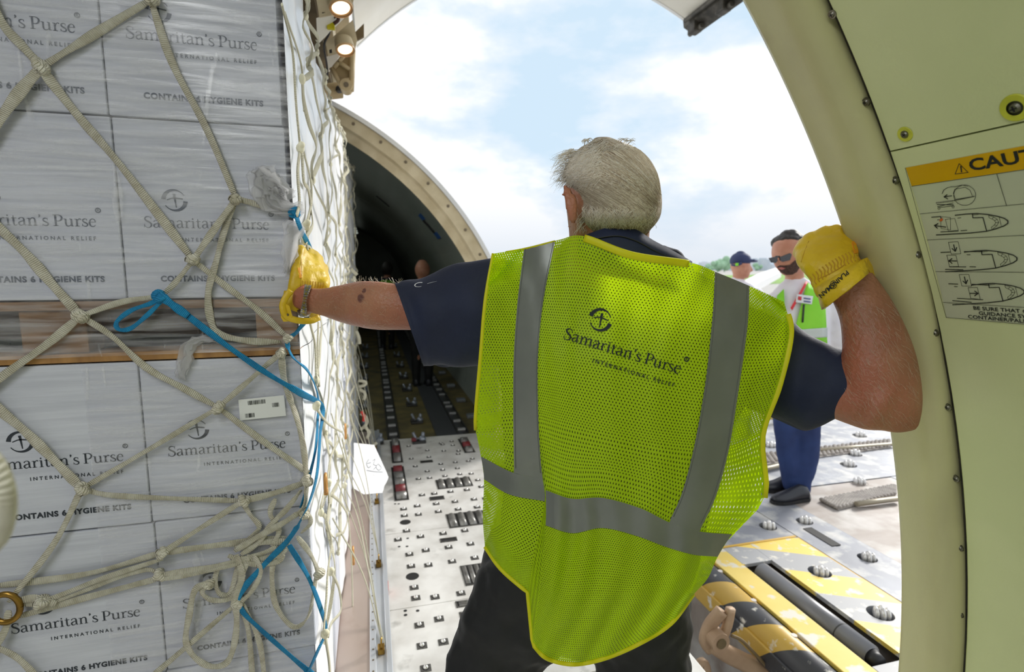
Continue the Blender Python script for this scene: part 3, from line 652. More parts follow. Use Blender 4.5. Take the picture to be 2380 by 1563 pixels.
# pallet locks between the tracks
m_lock = mat('lock_metal', srgb(150, 156, 166), 0.4, 0.6)
def lock(P, red, lab):
    t = tag(empty('pallet_lock', P), lab, 'lock', 'pallet locks along the tunnel floor')
    bm = nb(); box(bm, P.x - .07, P.x + .05, P.y - .05, P.y + .05, P.z, P.z + .02, bev=.005); obj('base', bm, m_rail, t)
    bm = nb(); sph(bm, P + Vector((.02, 0, .03)), .035, 1, 1, .8, 12); cyl(bm, P + Vector((-.03, 0, .02)), P + Vector((-.06, .02, .09)), .014, None, 10); cyl(bm, P + Vector((.02, 0, .04)), P + Vector((.03, 0, .09)), .02, .014, 10); obj('claw', bm, m_lock, t, True)
    bm = nb(); box(bm, P.x - .075, P.x - .035, P.y - .03, P.y + .01, P.z + .02, P.z + .045, bev=.004); obj('handle', bm, m_red if red else m_rail, t)
k = 0
lock(ZF(410, 595), True, 'metal pallet lock with a red handle at the middle of the white deck edge'); lock(ZF(232, 600), True, 'metal pallet lock with a red handle beside the load at the deck edge')
ORD = ('nearest', 'second', 'third', 'fourth', 'fifth', 'sixth', 'furthest')
for k_, y in enumerate((5.35, 6.05, 6.8, 7.6, 8.5, 9.5, 10.6)):
    for x in (.42, -.12): lock(Vector((x, y, -.014)), False, '%s grey pallet lock in the row %s on the tunnel floor' % (ORD[k_], 'between the two roller rails' if x > 0 else 'left of the roller rails'))
for k_, y in enumerate((5.4, 6.1, 6.9, 7.8, 8.8)):
    bm = nb(); box(bm, .93, 1.03, y - .05, y + .05, -.014, .02, bev=.006); o = obj('tie_down_fitting', bm, m_lock); tag(o, '%s flat tie-down fitting along the right wall of the tunnel' % ('nearest', 'second', 'third', 'fourth', 'furthest')[k_], 'fitting', 'tie-down fittings by the right tunnel wall')
# ================================================================ THE LOAD: two pallet-high stacks of white cartons, film and net
YF = 1.5; XR = -.19
m_carton = mat('white_carton', srgb(203, 206, 215), 0.6, 0, srgb(188, 191, 201), 3.0, (1, 1, 18), bump=0.12, bscale=6, bstretch=(1, 1, 22), spec=.3)
m_print = mat('grey_print', srgb(44, 50, 58), 0.7)
m_printf = mat('print_under_film', srgb(96, 102, 114), 0.7)
m_seam = mat('carton_seam', srgb(90, 76, 74), 0.8)
LOGO = logo_mesh(1.0)
KITS = text_mesh('CONTAINS 6 HYGIENE KITS', 1.0, 0.045, 1.12); _kw = max(p[0] for p in KITS[0])
KITS = ([(x / _kw, y / _kw) for x, y in KITS[0]], KITS[1])
BD = .425                                     # carton depth along the cabin
ROWZ = [(.062, .478), (.480, .896), (.899, 1.318), (1.472, 1.898), (1.901, 2.33)]
ROWN = ['bottom row', 'second row up', 'row under the wooden pallet', 'row above the wooden pallet', 'top row']
shared = {}
def carton(x0, x1, y0, y1, z0, z1, front, label, skew=0.0, xo=0.0, film=False, group=None):
    w, d, h = x1 - x0, y1 - y0, z1 - z0
    c = empty('carton', (x0 + xo, y0, z0), skew); tag(c, label, 'box', group)
    key = (round(w, 3), round(d, 3), round(h, 3))
    if key not in shared:
        bm = nb(); box(bm, .001, w - .001, 0, d - .003, 0, h - .001, bev=.004)
        # a slightly bowed front, subdivided sides
        me = bpy.data.meshes.new('carton_body'); bm.to_mesh(me); bm.free(); me.materials.append(m_carton); shared[key] = me
    b = bpy.data.objects.new('carton_body', shared[key]); COL.objects.link(b); b.parent = c
    if front:
        mm = m_printf if film else m_print
        for nm, vf, pl_ in (('printed_logo', LOGO, lambda x, y: (w * .13 + x * w * .745, -.0008, h * .405 + y * w * .745)), ('printed_contents', KITS, lambda x, y: (w * .2 + x * w * .69, -.0008, h * .10 + y * w * .69))):
            k2 = (nm, key, film)
            if k2 not in shared:
                me = bpy.data.meshes.new(nm); me.from_pydata([pl_(x, y) for x, y in vf[0]], [], vf[1]); me.materials.append(mm); shared[k2] = me
            t = bpy.data.objects.new(nm, shared[k2]); COL.objects.link(t); t.parent = c
    return c
CW = .377
for r, (z0, z1) in enumerate(ROWZ):
    up = r >= 3
    xo = -.006 if up else .004
    xo += (0, .004, 0, 0, -.004)[r]
    for cidx, nm in ((0, 'right-hand'), (1, 'left-hand'), (2, None)):
        x1 = XR - cidx * CW + xo; x0 = x1 - CW
        if nm is None: lab = 'white carton at the far left edge, ' + ROWN[r]
        else: lab = ('white printed carton in the %s column, %s' % (nm, ROWN[r]))
        carton(x0, x1, YF + (.004, .0, .006)[cidx], YF + BD, z0, z1, True, lab, 0, 0, up)
    for k in range(1, 8):
        y0 = YF + k * BD; bulge = .012 * math.sin(k * 1.7 + r) + .02 * (k / 7)
        carton(XR + xo - CW + bulge, XR + xo + bulge, y0, y0 + BD - .003, z0, z1, False, '%s carton from the corner down the bright side, %s' % (('second', 'third', 'fourth', 'fifth', 'sixth', 'seventh', 'furthest')[k - 1], ROWN[r]), group='cartons down the side of the load, %s' % ROWN[r])
for k in range(4, 8):
    y0 = YF + k * BD + .05; carton(XR - CW + .0, XR + .0, y0, y0 + BD - .003, 2.333, 2.47, False, 'flat white carton on top of the far end, %s from the camera' % ('nearest', 'second', 'third', 'furthest')[k - 4], group='flat cartons on top of the far end')
# -- wooden pallet between the two halves: deck boards, blocks, bottom boards
m_wood = mat('pallet_wood', srgb(176, 132, 76), 0.65, 0, srgb(140, 100, 56), 4.0, (6, 6, 1), bump=.1, bscale=20, c3=srgb(112, 82, 54), c3lo=.6, c3hi=.75)
m_wood2 = mat('pallet_wood_dark', srgb(150, 112, 72), 0.7, 0, srgb(110, 82, 54), 5.0, (1, 6, 6))
m_wdark = mat('pallet_shadow', srgb(70, 60, 54), 0.8)
wp = tag(empty('wooden_pallet', (-.7, YF, 1.32)), 'brown wooden pallet between the upper and lower white cartons', 'pallet')
for i in range(11):
    y0 = YF + i * .315; bm = nb(); box(bm, -1.33, XR + .002, y0, y0 + .10, 1.447, 1.468, bev=.002); obj('deck_board', bm, m_wood2, wp)
    if i % 5 == 0:
        bm = nb(); box(bm, -1.33, XR + .004, y0, y0 + .10, 1.3205, 1.342, bev=.002); obj('bottom_board', bm, m_wood, wp)
for y0 in (YF + .008, YF + 1.0, YF + 1.6, YF + 2.6, YF + 3.2):
    for (x0, x1) in ((XR - .10, XR), (-.80, -.665), (-1.33, -1.2)):
        bm = nb(); box(bm, x0, x1, y0, y0 + .13, 1.343, 1.446, bev=.003); obj('pallet_block', bm, m_wood2, wp)
bm = nb(); box(bm, -1.30, XR - .1, YF + .35, YF + .37, 1.343, 1.446); obj('inner_stringer', bm, m_wood2, wp)
# -- aircraft pallet under the load: aluminium sheet with rim rails
m_alu = mat('aluminium_sheet', srgb(206, 190, 180), 0.32, 0.55, srgb(190, 168, 156), 3.0, (1, .4, 1), c3=srgb(160, 130, 116), c3lo=.6, c3hi=.8)
m_alur = mat('aluminium_rim', srgb(226, 228, 232), 0.3, 0.5, srgb(206, 210, 216), 8.0, (1, .3, 1))
ap = tag(empty('cargo_pallet', (-1, 3, .03)), 'flat aluminium aircraft pallet with a silver rim under the netted load', 'pallet')
PX = .036; PYA, PYB = 1.36, 5.02
bm = nb(); box(bm, -2.3, PX - .085, PYA + .05, PYB - .05, .03, .046); obj('sheet', bm, m_alu, ap)
bm = nb(); box(bm, PX - .085, PX - .06, PYA, PYB, .026, .053, bev=.003); box(bm, PX - .022, PX, PYA, PYB, .010, .045, bev=.003); obj('rim_rail', bm, m_alur, ap)
bm = nb(); box(bm, PX - .06, PX - .022, PYA, PYB, .024, .036); obj('seat_track', bm, m_alur, ap)
bm = nb(); box(bm, -2.3, PX, PYA, PYA + .06, .02, .05, bev=.003); obj('rim_rail', bm, m_alur, ap)
for k in range(60):
    y = PYA + .06 + k * .06; bm = nb(); cyl(bm, (PX - .072, y, .053), (PX - .072, y, .0545), .004, None, 8); obj('rivet', bm, m_bolt, ap)
bm = nb(); box(bm, PX - .012, PX + .001, 2.42, 2.50, .016, .044); o = obj('red_mark', bm, mat('red_paint', srgb(206, 60, 54), .5), ap)
# -- stretch film: a clinging skin over the front and the side
def film_mat():
    m = bpy.data.materials.new('stretch_film'); m.use_nodes = True; nt = m.node_tree; N = nt.nodes; L = nt.links
    b = N['Principled BSDF']; b.inputs['Base Color'].default_value = (.86, .86, .88, 1); b.inputs['Roughness'].default_value = .16; b.inputs['Specular IOR Level'].default_value = .8
    tr = N.new('ShaderNodeBsdfTransparent'); tr.inputs[0].default_value = (.97, .97, .98, 1); ms = N.new('ShaderNodeMixShader')
    tcn = N.new('ShaderNodeTexCoord'); mpn = N.new('ShaderNodeMapping'); mpn.inputs['Scale'].default_value = (3, 3, 34); mpn.inputs['Rotation'].default_value = (0, .06, 0)
    L.new(tcn.outputs['Object'], mpn.inputs[0]); nz = N.new('ShaderNodeTexNoise'); nz.inputs['Scale'].default_value = 1.6; nz.inputs['Detail'].default_value = 5; nz.inputs['Distortion'].default_value = .6
    L.new(mpn.outputs[0], nz.inputs[0]); mr = N.new('ShaderNodeMapRange'); mr.inputs[1].default_value = .38; mr.inputs[2].default_value = .72; mr.inputs[3].default_value = .05; mr.inputs[4].default_value = .42
    L.new(nz.outputs[0], mr.inputs[0])
    # diagonal white creases
    m2 = N.new('ShaderNodeMapping'); m2.inputs['Scale'].default_value = (9, 9, 1.6); m2.inputs['Rotation'].default_value = (0, .5, 0); L.new(tcn.outputs['Object'], m2.inputs[0])
    n2 = N.new('ShaderNodeTexNoise'); n2.inputs['Scale'].default_value = 2.2; n2.inputs['Detail'].default_value = 2; n2.inputs['Distortion'].default_value = 1.2; L.new(m2.outputs[0], n2.inputs[0])
    mr2 = N.new('ShaderNodeMapRange'); mr2.inputs[1].default_value = .67; mr2.inputs[2].default_value = .73; mr2.inputs[4].default_value = .22; L.new(n2.outputs[0], mr2.inputs[0])
    ad = N.new('ShaderNodeMath'); ad.use_clamp = True; L.new(mr.outputs[0], ad.inputs[0]); L.new(mr2.outputs[0], ad.inputs[1])
    L.new(ad.outputs[0], ms.inputs[0]); L.new(tr.outputs[0], ms.inputs[1]); L.new(b.outputs[0], ms.inputs[2]); L.new(ms.outputs[0], N['Material Output'].inputs[0])
    bp = N.new('ShaderNodeBump'); bp.inputs['Strength'].default_value = .5; bp.inputs['Distance'].default_value = .004; L.new(nz.outputs[0], bp.inputs['Height']); L.new(bp.outputs[0], b.inputs['Normal'])
    return m
m_film = film_mat()
def nz3(x, y, z, s=1.0): return noise.noise(Vector((x * s, y * s, z * s)))
wrapU = tag(empty('stretch_wrap', (-.7, YF, 1.45)), 'clear stretch film pulled tight around the upper half of the load', 'wrap')
bm = patch(lambda u, v: Vector((-1.33 + u * (1.33 + XR + .007), YF - .006 - .003 * nz3(u * 8, 0, v * 9) - .004 * max(0, math.sin(v * 60 + u * 3)) * (1 if v < .2 else .15), 1.335 + v * 1.01)), 60, 90)
obj('film_front', bm, m_film, wrapU, True)
wrapL = tag(empty('stretch_wrap', (-.7, YF, .06)), 'clear stretch film around the lower half of the load', 'wrap')
m_film2 = m_film
bm = patch(lambda u, v: Vector((-.68 + u * (.68 + XR + .007), YF - .004 - .003 * nz3(u * 6, 3, v * 6), .07 + v * 1.24)), 40, 50); obj('film_front', bm, m_film2, wrapL, True)
# side film is heavier: several layers, milky in the light
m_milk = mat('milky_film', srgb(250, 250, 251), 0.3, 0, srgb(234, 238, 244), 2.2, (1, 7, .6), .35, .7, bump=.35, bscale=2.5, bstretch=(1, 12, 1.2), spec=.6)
def side_x(y, z):
    k = (y - YF) / 3.4; yy = (y - YF) % BD / BD
    b = .012 * (1 - abs(2 * yy - 1)) + .012 * k + .010 * nz3(y * 3, z * 1.2, 1) + .012 * nz3(y * 9, z * 2.5, 7)
    b += .035 * math.exp(-((y - 4.7) / .35) ** 2) * (1 if z > 1.5 else .4) + .02 * math.exp(-((y - 3.4) / .25) ** 2) * (1 if z > 1.5 else 0)
    b *= min(1, (y - YF) / .12 + .15)
    return XR + .005 + .010 * k + max(b, .0)
for nm, z0, z1, wr in (('film_side', 1.336, 2.36, wrapU), ('film_side', .065, 1.334, wrapL)):
    bm = patch(lambda u, v: Vector((side_x(YF + .0 + u * 3.46, z0 + v * (z1 - z0)), YF + u * 3.46, z0 + v * (z1 - z0))), 150, 50); obj(nm, bm, m_milk, wr, True)
bm = patch(lambda u, v: Vector((-1.3 + u * (1.3 + XR + .02 * v), YF + v * 3.46, 2.338 + (.14 if v > .5 else 0) + .01 * nz3(u * 5, v * 9, 2))), 20, 60); obj('film_top', bm, m_milk, wrapU, True)
# bunched film tail at the corner and at the torn edge above the lower half
m_bunch = bpy.data.materials.new('bunched_film'); m_bunch.use_nodes = True
_N = m_bunch.node_tree.nodes; _L = m_bunch.node_tree.links; _b = _N['Principled BSDF']; _b.inputs['Base Color'].default_value = (.92, .92, .94, 1); _b.inputs['Roughness'].default_value = .25
_t = _N.new('ShaderNodeBsdfTransparent'); _tl = _N.new('ShaderNodeBsdfTranslucent'); _m0 = _N.new('ShaderNodeMixShader'); _m0.inputs[0].default_value = .5; _m1 = _N.new('ShaderNodeMixShader'); _m1.inputs[0].default_value = .30
_L.new(_b.outputs[0], _m0.inputs[1]); _L.new(_tl.outputs[0], _m0.inputs[2]); _L.new(_t.outputs[0], _m1.inputs[1]); _L.new(_m0.outputs[0], _m1.inputs[2]); _L.new(_m1.outputs[0], _N['Material Output'].inputs[0])
def tuft(pts, n, r, parent, spread=.03):
    bm = nb()
    for i in range(n):
        P = [Vector(p) + Vector((random.uniform(-1, 1), random.uniform(-.3, .1), random.uniform(-1, 1))) * spread for p in pts]
        sweep(bm, catmull(P, 5), [r * (.5 + random.random()) for _ in range(len(catmull(P, 5)))], .0012, (0, -1, 0), 6, twist=lambda t, a=random.uniform(-2, 2): a * t)
    obj('film_bunch', bm, m_bunch, parent, True)
def LD(px, py, off=.012):
    a = atY(px, py, YF - off)
    if a.x < XR + .004: return a
    d = ray(px, py)
    if d.x > -.06: return a
    b = atX(px, py, XR + .010 + off * .8)
    return b if b.y > a.y else a
tuft([LD(612, 398, .02), LD(628, 420, .03), LD(655, 440, .03), LD(662, 468, .02)], 9, .035, wrapU, .018)
tuft([LD(612, 400, .02), LD(608, 440, .03), LD(640, 480, .03), LD(690, 490, .02)], 7, .03, wrapU, .018)
tuft([LD(690, 520, .02), LD(676, 580, .03), LD(668, 640, .02)], 5, .03, wrapU, .010)
tuft([LD(420, 875, .01), LD(430, 830, .015), LD(455, 797, .015), LD(500, 790, .01)], 5, .02, wrapU, .010)
# shipping label with barcodes
lb = tag(empty('shipping_label', LD(609, 947, .007)), 'white shipping label with three barcodes on the right-hand carton', 'label')
m_lab = mat('paper_label', srgb(226, 228, 226), 0.5)
Lc = [LD(554, 930, .0075), LD(660, 919, .0075), LD(665, 967, .0075), LD(558, 978, .0075)]
bm = nb(); v = [bm.verts.new(p) for p in Lc]; bm.faces.new(v); obj('paper', bm, m_lab, lb)
def onlab(x, y): 
    a = Lc[3].lerp(Lc[2], x); b = Lc[0].lerp(Lc[1], x); return a.lerp(b, y) + Vector((0, -.0008, 0))
bm = nb()
for (x0, x1, y0, y1, n) in ((.20, .58, .70, .90, 22), (.72, .88, .48, .68, 9), (.12, .32, .10, .30, 11)):
    for i in range(n):
        a = x0 + (x1 - x0) * i / n; w = (x1 - x0) / n * random.choice((.35, .5, .75))
        v = [bm.verts.new(onlab(*q)) for q in ((a, y0), (a + w, y0), (a + w, y1), (a, y1))]; bm.faces.new(v)
obj('barcodes', bm, m_ink, lb)
# ================================================================ CARGO NET
m_web = mat('net_webbing', srgb(232, 228, 210), 0.8, 0, srgb(206, 200, 178), 40.0, bump=0.0, c3=srgb(172, 164, 138), c3lo=.6, c3hi=.8, c3scale=14)
m_blue = mat('blue_webbing', srgb(20, 146, 198), 0.7, 0, srgb(14, 122, 172), 30.0)
def ribbed(m, freq, depth=.0016):
    nt = m.node_tree; N = nt.nodes; L = nt.links; b = N['Principled BSDF']
    uv = N.new('ShaderNodeTexCoord'); sp = N.new('ShaderNodeSeparateXYZ'); L.new(uv.outputs['UV'], sp.inputs[0])
    # slanted cross ribs
    a = N.new('ShaderNodeMath'); a.operation = 'MULTIPLY_ADD'; a.inputs[1].default_value = freq; L.new(sp.outputs[1], a.inputs[0])
    c = N.new('ShaderNodeMath'); c.operation = 'MULTIPLY'; c.inputs[1].default_value = 9.0; L.new(sp.outputs[0], c.inputs[0]); L.new(c.outputs[0], a.inputs[2])
    s = N.new('ShaderNodeMath'); s.operation = 'SINE'; L.new(a.outputs[0], s.inputs[0])
    bp = N.new('ShaderNodeBump'); bp.inputs['Strength'].default_value = 1.0; bp.inputs['Distance'].default_value = depth; L.new(s.outputs[0], bp.inputs['Height']); L.new(bp.outputs[0], b.inputs['Normal'])
ribbed(m_web, 1500); ribbed(m_blue, 1700, .0008)
net = tag(empty('cargo_net', LD(449, 605)), 'off-white knotted webbing cargo net drawn over the stack of white cartons', 'net')
def lnrm(p): return Vector((0, -1, 0)) if p.x < XR - .02 else Vector((.8, -.6, 0))
def strap(pts, wpx, off=.014, m=None, parent=None, name='strap', th=.0045, n=7, tw=None, endtuck=True):
    P = catmull([LD(q[0], q[1], off + (q[2] if len(q) > 2 else 0)) for q in pts], n)
    w = wpx / F * 1.43
    ws = [w * (1 + .13 * math.sin(i * .7 + pts[0][0])) for i in range(len(P))]
    if endtuck:
        for i in range(len(P)):
            e_ = min(i, len(P) - 1 - i) / max(1, len(P) - 1)
            if e_ < .06: ws[i] *= .62 + e_ * 6
    bm = nb(); sweep(bm, P, ws, th, lnrm, 10, twist=tw); return obj(name, bm, m or m_web, parent or net, True)
def knot(px, py, r=.0145, m=None, parent=None, off=.024):
    c = LD(px, py, off); bm = nb(); sph(bm, c, r * .8, 1.1, .8, 1, 12)
    for i in range(4):
        ax = Vector((random.uniform(-1, 1), random.uniform(-.4, .4), random.uniform(-1, 1))).normalized(); u = ax.orthogonal().normalized(); v = ax.cross(u)
        cc = c + Vector((random.uniform(-1, 1), random.uniform(-.3, .3), random.uniform(-1, 1))) * r * .35
        P = [cc + (u * math.cos(a) + v * math.sin(a)) * r * .62 for a in [k * 2 * PI / 12 for k in range(13)]]
        sweep(bm, P, r * .95, r * .75, lambda p, c=cc: (p - c), 8, cap=False)
    return obj('knot', bm, m or m_web, parent or net, True)
ST = [([(350, 0), (270, -80), (170, -190)], 17), ([(350, 0), (440, -90), (560, -190)], 17), ([(-150, -230), (-60, -90), (0, 45), (50, 105), (97, 155)], 18), ([(97, 155), (45, 215), (-20, 305), (-130, 460)], 22), ([(97, 155), (205, 88), (350, 0)], 17), ([(350, 0), (402, 150), (480, 300), (549, 462)], 16),
      ([(97, 155), (115, 185), (190, 280), (280, 385), (449, 605)], 19), ([(449, 605), (490, 545), (549, 462)], 15),
      ([(549, 462), (523, 530), (502, 610), (484, 680), (490, 745), (512, 778), (580, 793), (653, 795)], 16), ([(549, 462), (600, 475), (685, 492)], 15),
      ([(449, 605), (405, 660), (373, 690)], 12), ([(373, 690), (285, 702), (187, 735)], 13), ([(-130, 370), (-30, 500), (60, 590), (120, 660), (187, 735)], 20), ([(187, 735), (110, 800), (-20, 895), (-130, 1000)], 17),
      ([(187, 735), (260, 782), (340, 855), (430, 905), (507, 948)], 15), ([(507, 948), (565, 897), (653, 820)], 13), ([(449, 605), (520, 662), (600, 722), (668, 785)], 15),
      ([(507, 948), (380, 1025), (190, 1137)], 12), ([(-130, 810), (-20, 935), (60, 1005), (120, 1065), (190, 1137)], 21), ([(190, 1137), (125, 1265), (20, 1400)], 13), ([(190, 1137), (260, 1152), (420, 1160), (565, 1165)], 13),
      ([(507, 948), (610, 1025), (718, 1100)], 16), ([(565, 1165), (640, 1146), (715, 1120)], 16), ([(565, 1165), (460, 1232), (378, 1285)], 13), ([(-20, 1364), (200, 1335), (378, 1285)], 15),
      ([(378, 1285), (530, 1265), (665, 1250)], 17), ([(35, 1402), (95, 1400), (240, 1345), (378, 1300)], 13), ([(35, 1398), (85, 1392), (130, 1405)], 18), ([(35, 1436), (200, 1390), (370, 1345)], 16), ([(95, 1410), (180, 1380), (270, 1345), (340, 1325), (370, 1335)], 11), ([(370, 1338), (500, 1318), (600, 1290), (645, 1272)], 15), ([(370, 1348), (450, 1336), (560, 1310)], 10),
      ([(653, 820), (662, 890), (692, 980), (708, 1060), (712, 1140)], 15), ([(640, 1160), (628, 1195), (648, 1235), (632, 1270)], 13), ([(700, 1140), (665, 1185), (630, 1220), (600, 1262), (560, 1290)], 14), ([(712, 1130), (705, 1180), (660, 1215), (600, 1248), (545, 1282)], 15),
      ([(565, 1170), (582, 1198), (602, 1222), (594, 1240), (560, 1268)], 13), ([(545, 1275), (600, 1262), (662, 1262), (655, 1285), (600, 1300), (535, 1298)], 16), ([(530, 1292), (585, 1312), (640, 1308), (660, 1290)], 14),
      ([(482, 1352), (452, 1375), (440, 1430), (432, 1490), (452, 1528), (490, 1550), (528, 1540), (546, 1490), (550, 1430), (540, 1392)], 15), ([(512, 1310), (500, 1345), (510, 1380), (535, 1378), (552, 1320), (558, 1300)], 13), ([(640, 1275), (632, 1340), (642, 1410), (682, 1458), (715, 1436), (728, 1385), (735, 1335)], 13),
      ([(482, 1352), (470, 1378), (495, 1396), (540, 1388), (566, 1330), (578, 1290)], 13), ([(550, 1290), (562, 1340), (545, 1400), (560, 1415)], 16), ([(552, 1405), (576, 1460), (588, 1590)], 13), ([(562, 1400), (602, 1490), (616, 1590)], 13), ([(545, 1408), (450, 1490), (345, 1580)], 14),
      ([(690, 1247), (722, 1290), (742, 1335)], 13), ([(715, 1125), (712, 1180), (722, 1215), (700, 1240)], 12), ([(-20, 1500), (40, 1530), (90, 1580)], 15), ([(20, 1420), (10, 1470), (-40, 1540), (-120, 1640)], 15), ([(590, 1290), (606, 1330), (585, 1375), (560, 1400)], 12)]
for k, (pts, w) in enumerate(ST):
    strap(pts, w * .92, .012 + .0035 * (k % 4) + (.008 if k > 29 else 0), tw=(lambda t, a=random.uniform(-.5, .5): a * math.sin(t * 7)))
for (x, y, r) in ((97, 155, .016), (352, -4, .015), (549, 462, .014), (449, 605, .0145), (187, 735, .0155), (507, 948, .0145), (190, 1137, .0145), (565, 1167, .015), (668, 788, .011), (653, 822, .0135), (378, 1287, .014), (372, 1338, .015), (95, 1400, .016), (485, 1358, .014), (552, 1402, .014), (712, 1118, .015), (708, 1195, .013), (742, 1335, .014)): knot(x, y, r)
# blue replacement straps
bs = tag(empty('blue_strap', LD(373, 690)), 'blue webbing strap with an end loop tied in to the middle of the net', 'strap')
bstr = lambda pts, w, nm='strap', off=.03, th=.003, tw=None: strap(pts, w, off, m_blue, bs, nm, th, tw=tw, endtuck=False)
bstr([(380, 688), (352, 705), (305, 722), (272, 748), (276, 766), (303, 764), (340, 735), (378, 698)], 9, 'end_loop')
bstr([(378, 692), (405, 712), (437, 735)], 17, 'sewn_sleeve', .034, .007)
bstr([(433, 732), (530, 806), (620, 868), (700, 915), (748, 945), (744, 1010), (737, 1100), (722, 1160), (702, 1205), (668, 1258), (610, 1318), (556, 1384), (562, 1420), (610, 1468), (680, 1530), (730, 1572)], 14, tw=lambda t: .4 * math.sin(t * 9))
bstr([(672, 1268), (718, 1345), (750, 1430), (756, 1470), (738, 1515), (712, 1572)], 12)
knot(373, 690, .015, m_blue, bs, .03)
b2 = tag(empty('blue_strap', LD(690, 500)), 'blue webbing strap running down the corner of the load past the yellow glove', 'strap')
strap([(685, 492), (700, 535), (722, 580), (738, 622), (735, 680), (715, 735), (690, 772), (668, 792), (680, 830), (715, 862), (735, 905), (742, 945)], 12, .022, m_blue, b2, 'strap', .003, tw=lambda t: .6 * math.sin(t * 6), endtuck=False)
knot(686, 492, .014, m_blue, b2, .024)
strap([(740, 950), (734, 1040), (716, 1120), (700, 1180)], 10, .02, m_blue, b2, 'strap', .003, endtuck=False)
# brass fitting at the left edge
m_brass = mat('brass_fitting', srgb(168, 132, 60), 0.3, 0.85, srgb(120, 92, 40), 12)
bf = tag(empty('net_fitting', LD(14, 1415, .03)), 'brass net ring fitting at the left edge of the picture', 'fitting')
bm = nb(); c = LD(12, 1415, .03); P = [c + Vector((math.cos(a) * .030, 0, math.sin(a) * .036)) for a in [k * 2 * PI / 24 for k in range(25)]]; sweep(bm, P, .014, .010, (0, -1, 0), 8, cap=False); obj('ring', bm, m_brass, bf, True)
bm = nb(); cyl(bm, c + Vector((-.028, -.004, -.03)), c + Vector((-.028, .004, .034)), .006, None, 10); obj('pin', bm, m_brass, bf, True)
# -- net over the bright side of the load
def SP(y, z, off=.010): return Vector((side_x(y, z) + off, y, z))
m_web2 = mat('net_webbing_side_lit', srgb(240, 236, 212), 0.8, 0, srgb(226, 220, 192), 30.0); ribbed(m_web2, 1500)  # paler copy of the webbing: daylight from the doorway put into the colour
sn = tag(empty('cargo_net', (XR, 3, 1.4)), 'off-white webbing net hanging in long diamonds down the bright side of the load', 'net')
random.seed(11)
dy, dz = .30, .46; cols = 13; node = {}
for i in range(cols):
    for j in range(6):
        y = YF + .10 + i * dy * (1 if i < 6 else .93) + random.uniform(-.04, .04); z = .42 + j * .40 + (.20 if i % 2 else 0) + random.uniform(-.05, .05)
        node[i, j] = (min(y, 4.9), min(z, 2.33))
def sstrap(a, b, w=.016, sag=None, n=5):
    sag = random.uniform(-.03, .03) if sag is None else sag
    pts = []
    for k in range(n + 1):
        t = k / n; y = a[0] + (b[0] - a[0]) * t + sag * math.sin(t * PI) + random.uniform(-.006, .006); z = a[1] + (b[1] - a[1]) * t
        pts.append(SP(y, z, .009 + random.uniform(0, .006) + .02 * math.sin(t * PI) * random.random()))
    bm = nb(); P = catmull(pts, 4); tw0 = random.uniform(-1.2, 1.2)
    sweep(bm, P, w, .004, (1, 0, 0), 8, twist=lambda t: tw0 * math.sin(t * 5)); obj('strap', bm, m_web2, sn, True)
for (i, j), p in node.items():
    for q in ((i + 1, j), (i + 1, j + (1 if i % 2 else -1))):
        if q in node: sstrap(p, node[q])
    if j == 5: sstrap(p, (p[0] + random.uniform(-.05, .05), 2.37))
    c = SP(p[0], p[1], .014); bm = nb(); sph(bm, c, .011, .8, 1, 1.3, 10); obj('knot', bm, m_web2, sn, True)
# slack vertical runs close to the corner, as tied by hand
for pts, w in (([(655, 10), (680, 120), (688, 240), (698, 345)], 9), ([(662, 30), (700, 150), (707, 260)], 8), ([(698, 345), (692, 400), (696, 470), (690, 500)], 11), ([(702, 350), (706, 420), (716, 440), (722, 480), (714, 520), (715, 560)], 12), ([(705, 350), (722, 420), (724, 470), (716, 520)], 8),
               ([(712, 560), (722, 640), (720, 740), (732, 800), (735, 880)], 9), ([(740, 750), (738, 830), (742, 900)], 8), ([(735, 950), (762, 985), (795, 1005)], 8), ([(790, 1020), (770, 1060), (760, 1120), (745, 1180)], 8), ([(795, 1020), (808, 1080), (800, 1130)], 8), ([(760, 1125), (765, 1170), (760, 1215), (770, 1260), (762, 1330), (758, 1400), (752, 1470)], 9), ([(770, 1150), (792, 1170), (808, 1200), (800, 1235), (782, 1245)], 10),
               ([(770, 1330), (788, 1370), (792, 1420), (770, 1450), (763, 1480)], 10), ([(755, 1475), (765, 1540), (768, 1590)], 11), ([(765, 1472), (800, 1468), (822, 1475)], 7), ([(800, 1130), (830, 1200), (855, 1320), (880, 1440), (894, 1500)], 7), ([(822, 1475), (810, 1530), (802, 1590)], 8), ([(800, 1130), (812, 1230), (818, 1330), (820, 1470)], 6)):
    P = catmull([atX(q[0], q[1], XR + .022 + .03 * min(1, max(0, (q[0] - 705) / 80))) for q in pts], 6)
    if pts[-1][0] > 870: P = catmull([atY(q[0], q[1], 2.55 - .5 * k / (len(pts) - 1)) for k, q in enumerate(pts)], 6)
    elif pts[-1][0] > 815 or pts[0][0] > 820: P = catmull([atY(q[0], q[1], 2.55 - .25 * k / (len(pts) - 1)) for k, q in enumerate(pts)], 6)
    w2 = w / F * 1.35 * (P[0].y / 1.5); bm = nb(); sweep(bm, P, w2, .0045, (1, -.3, 0), 8); obj('strap', bm, m_web2, sn, True)
for (x, y) in ((698, 345), (712, 525), (735, 945), (762, 1125), (800, 1130), (768, 1330), (755, 1475), (820, 1472)):
    c = atX(x, y, XR + .024 + .03 * min(1, max(0, (x - 705) / 80))) if x < 815 else atY(x, y, 2.3); bm = nb(); sph(bm, c, .011, 1, .8, 1.2, 10); sph(bm, c + Vector((.004, -.006, .008)), .009, 1, 1, 1, 8); obj('knot', bm, m_web2, sn, True)
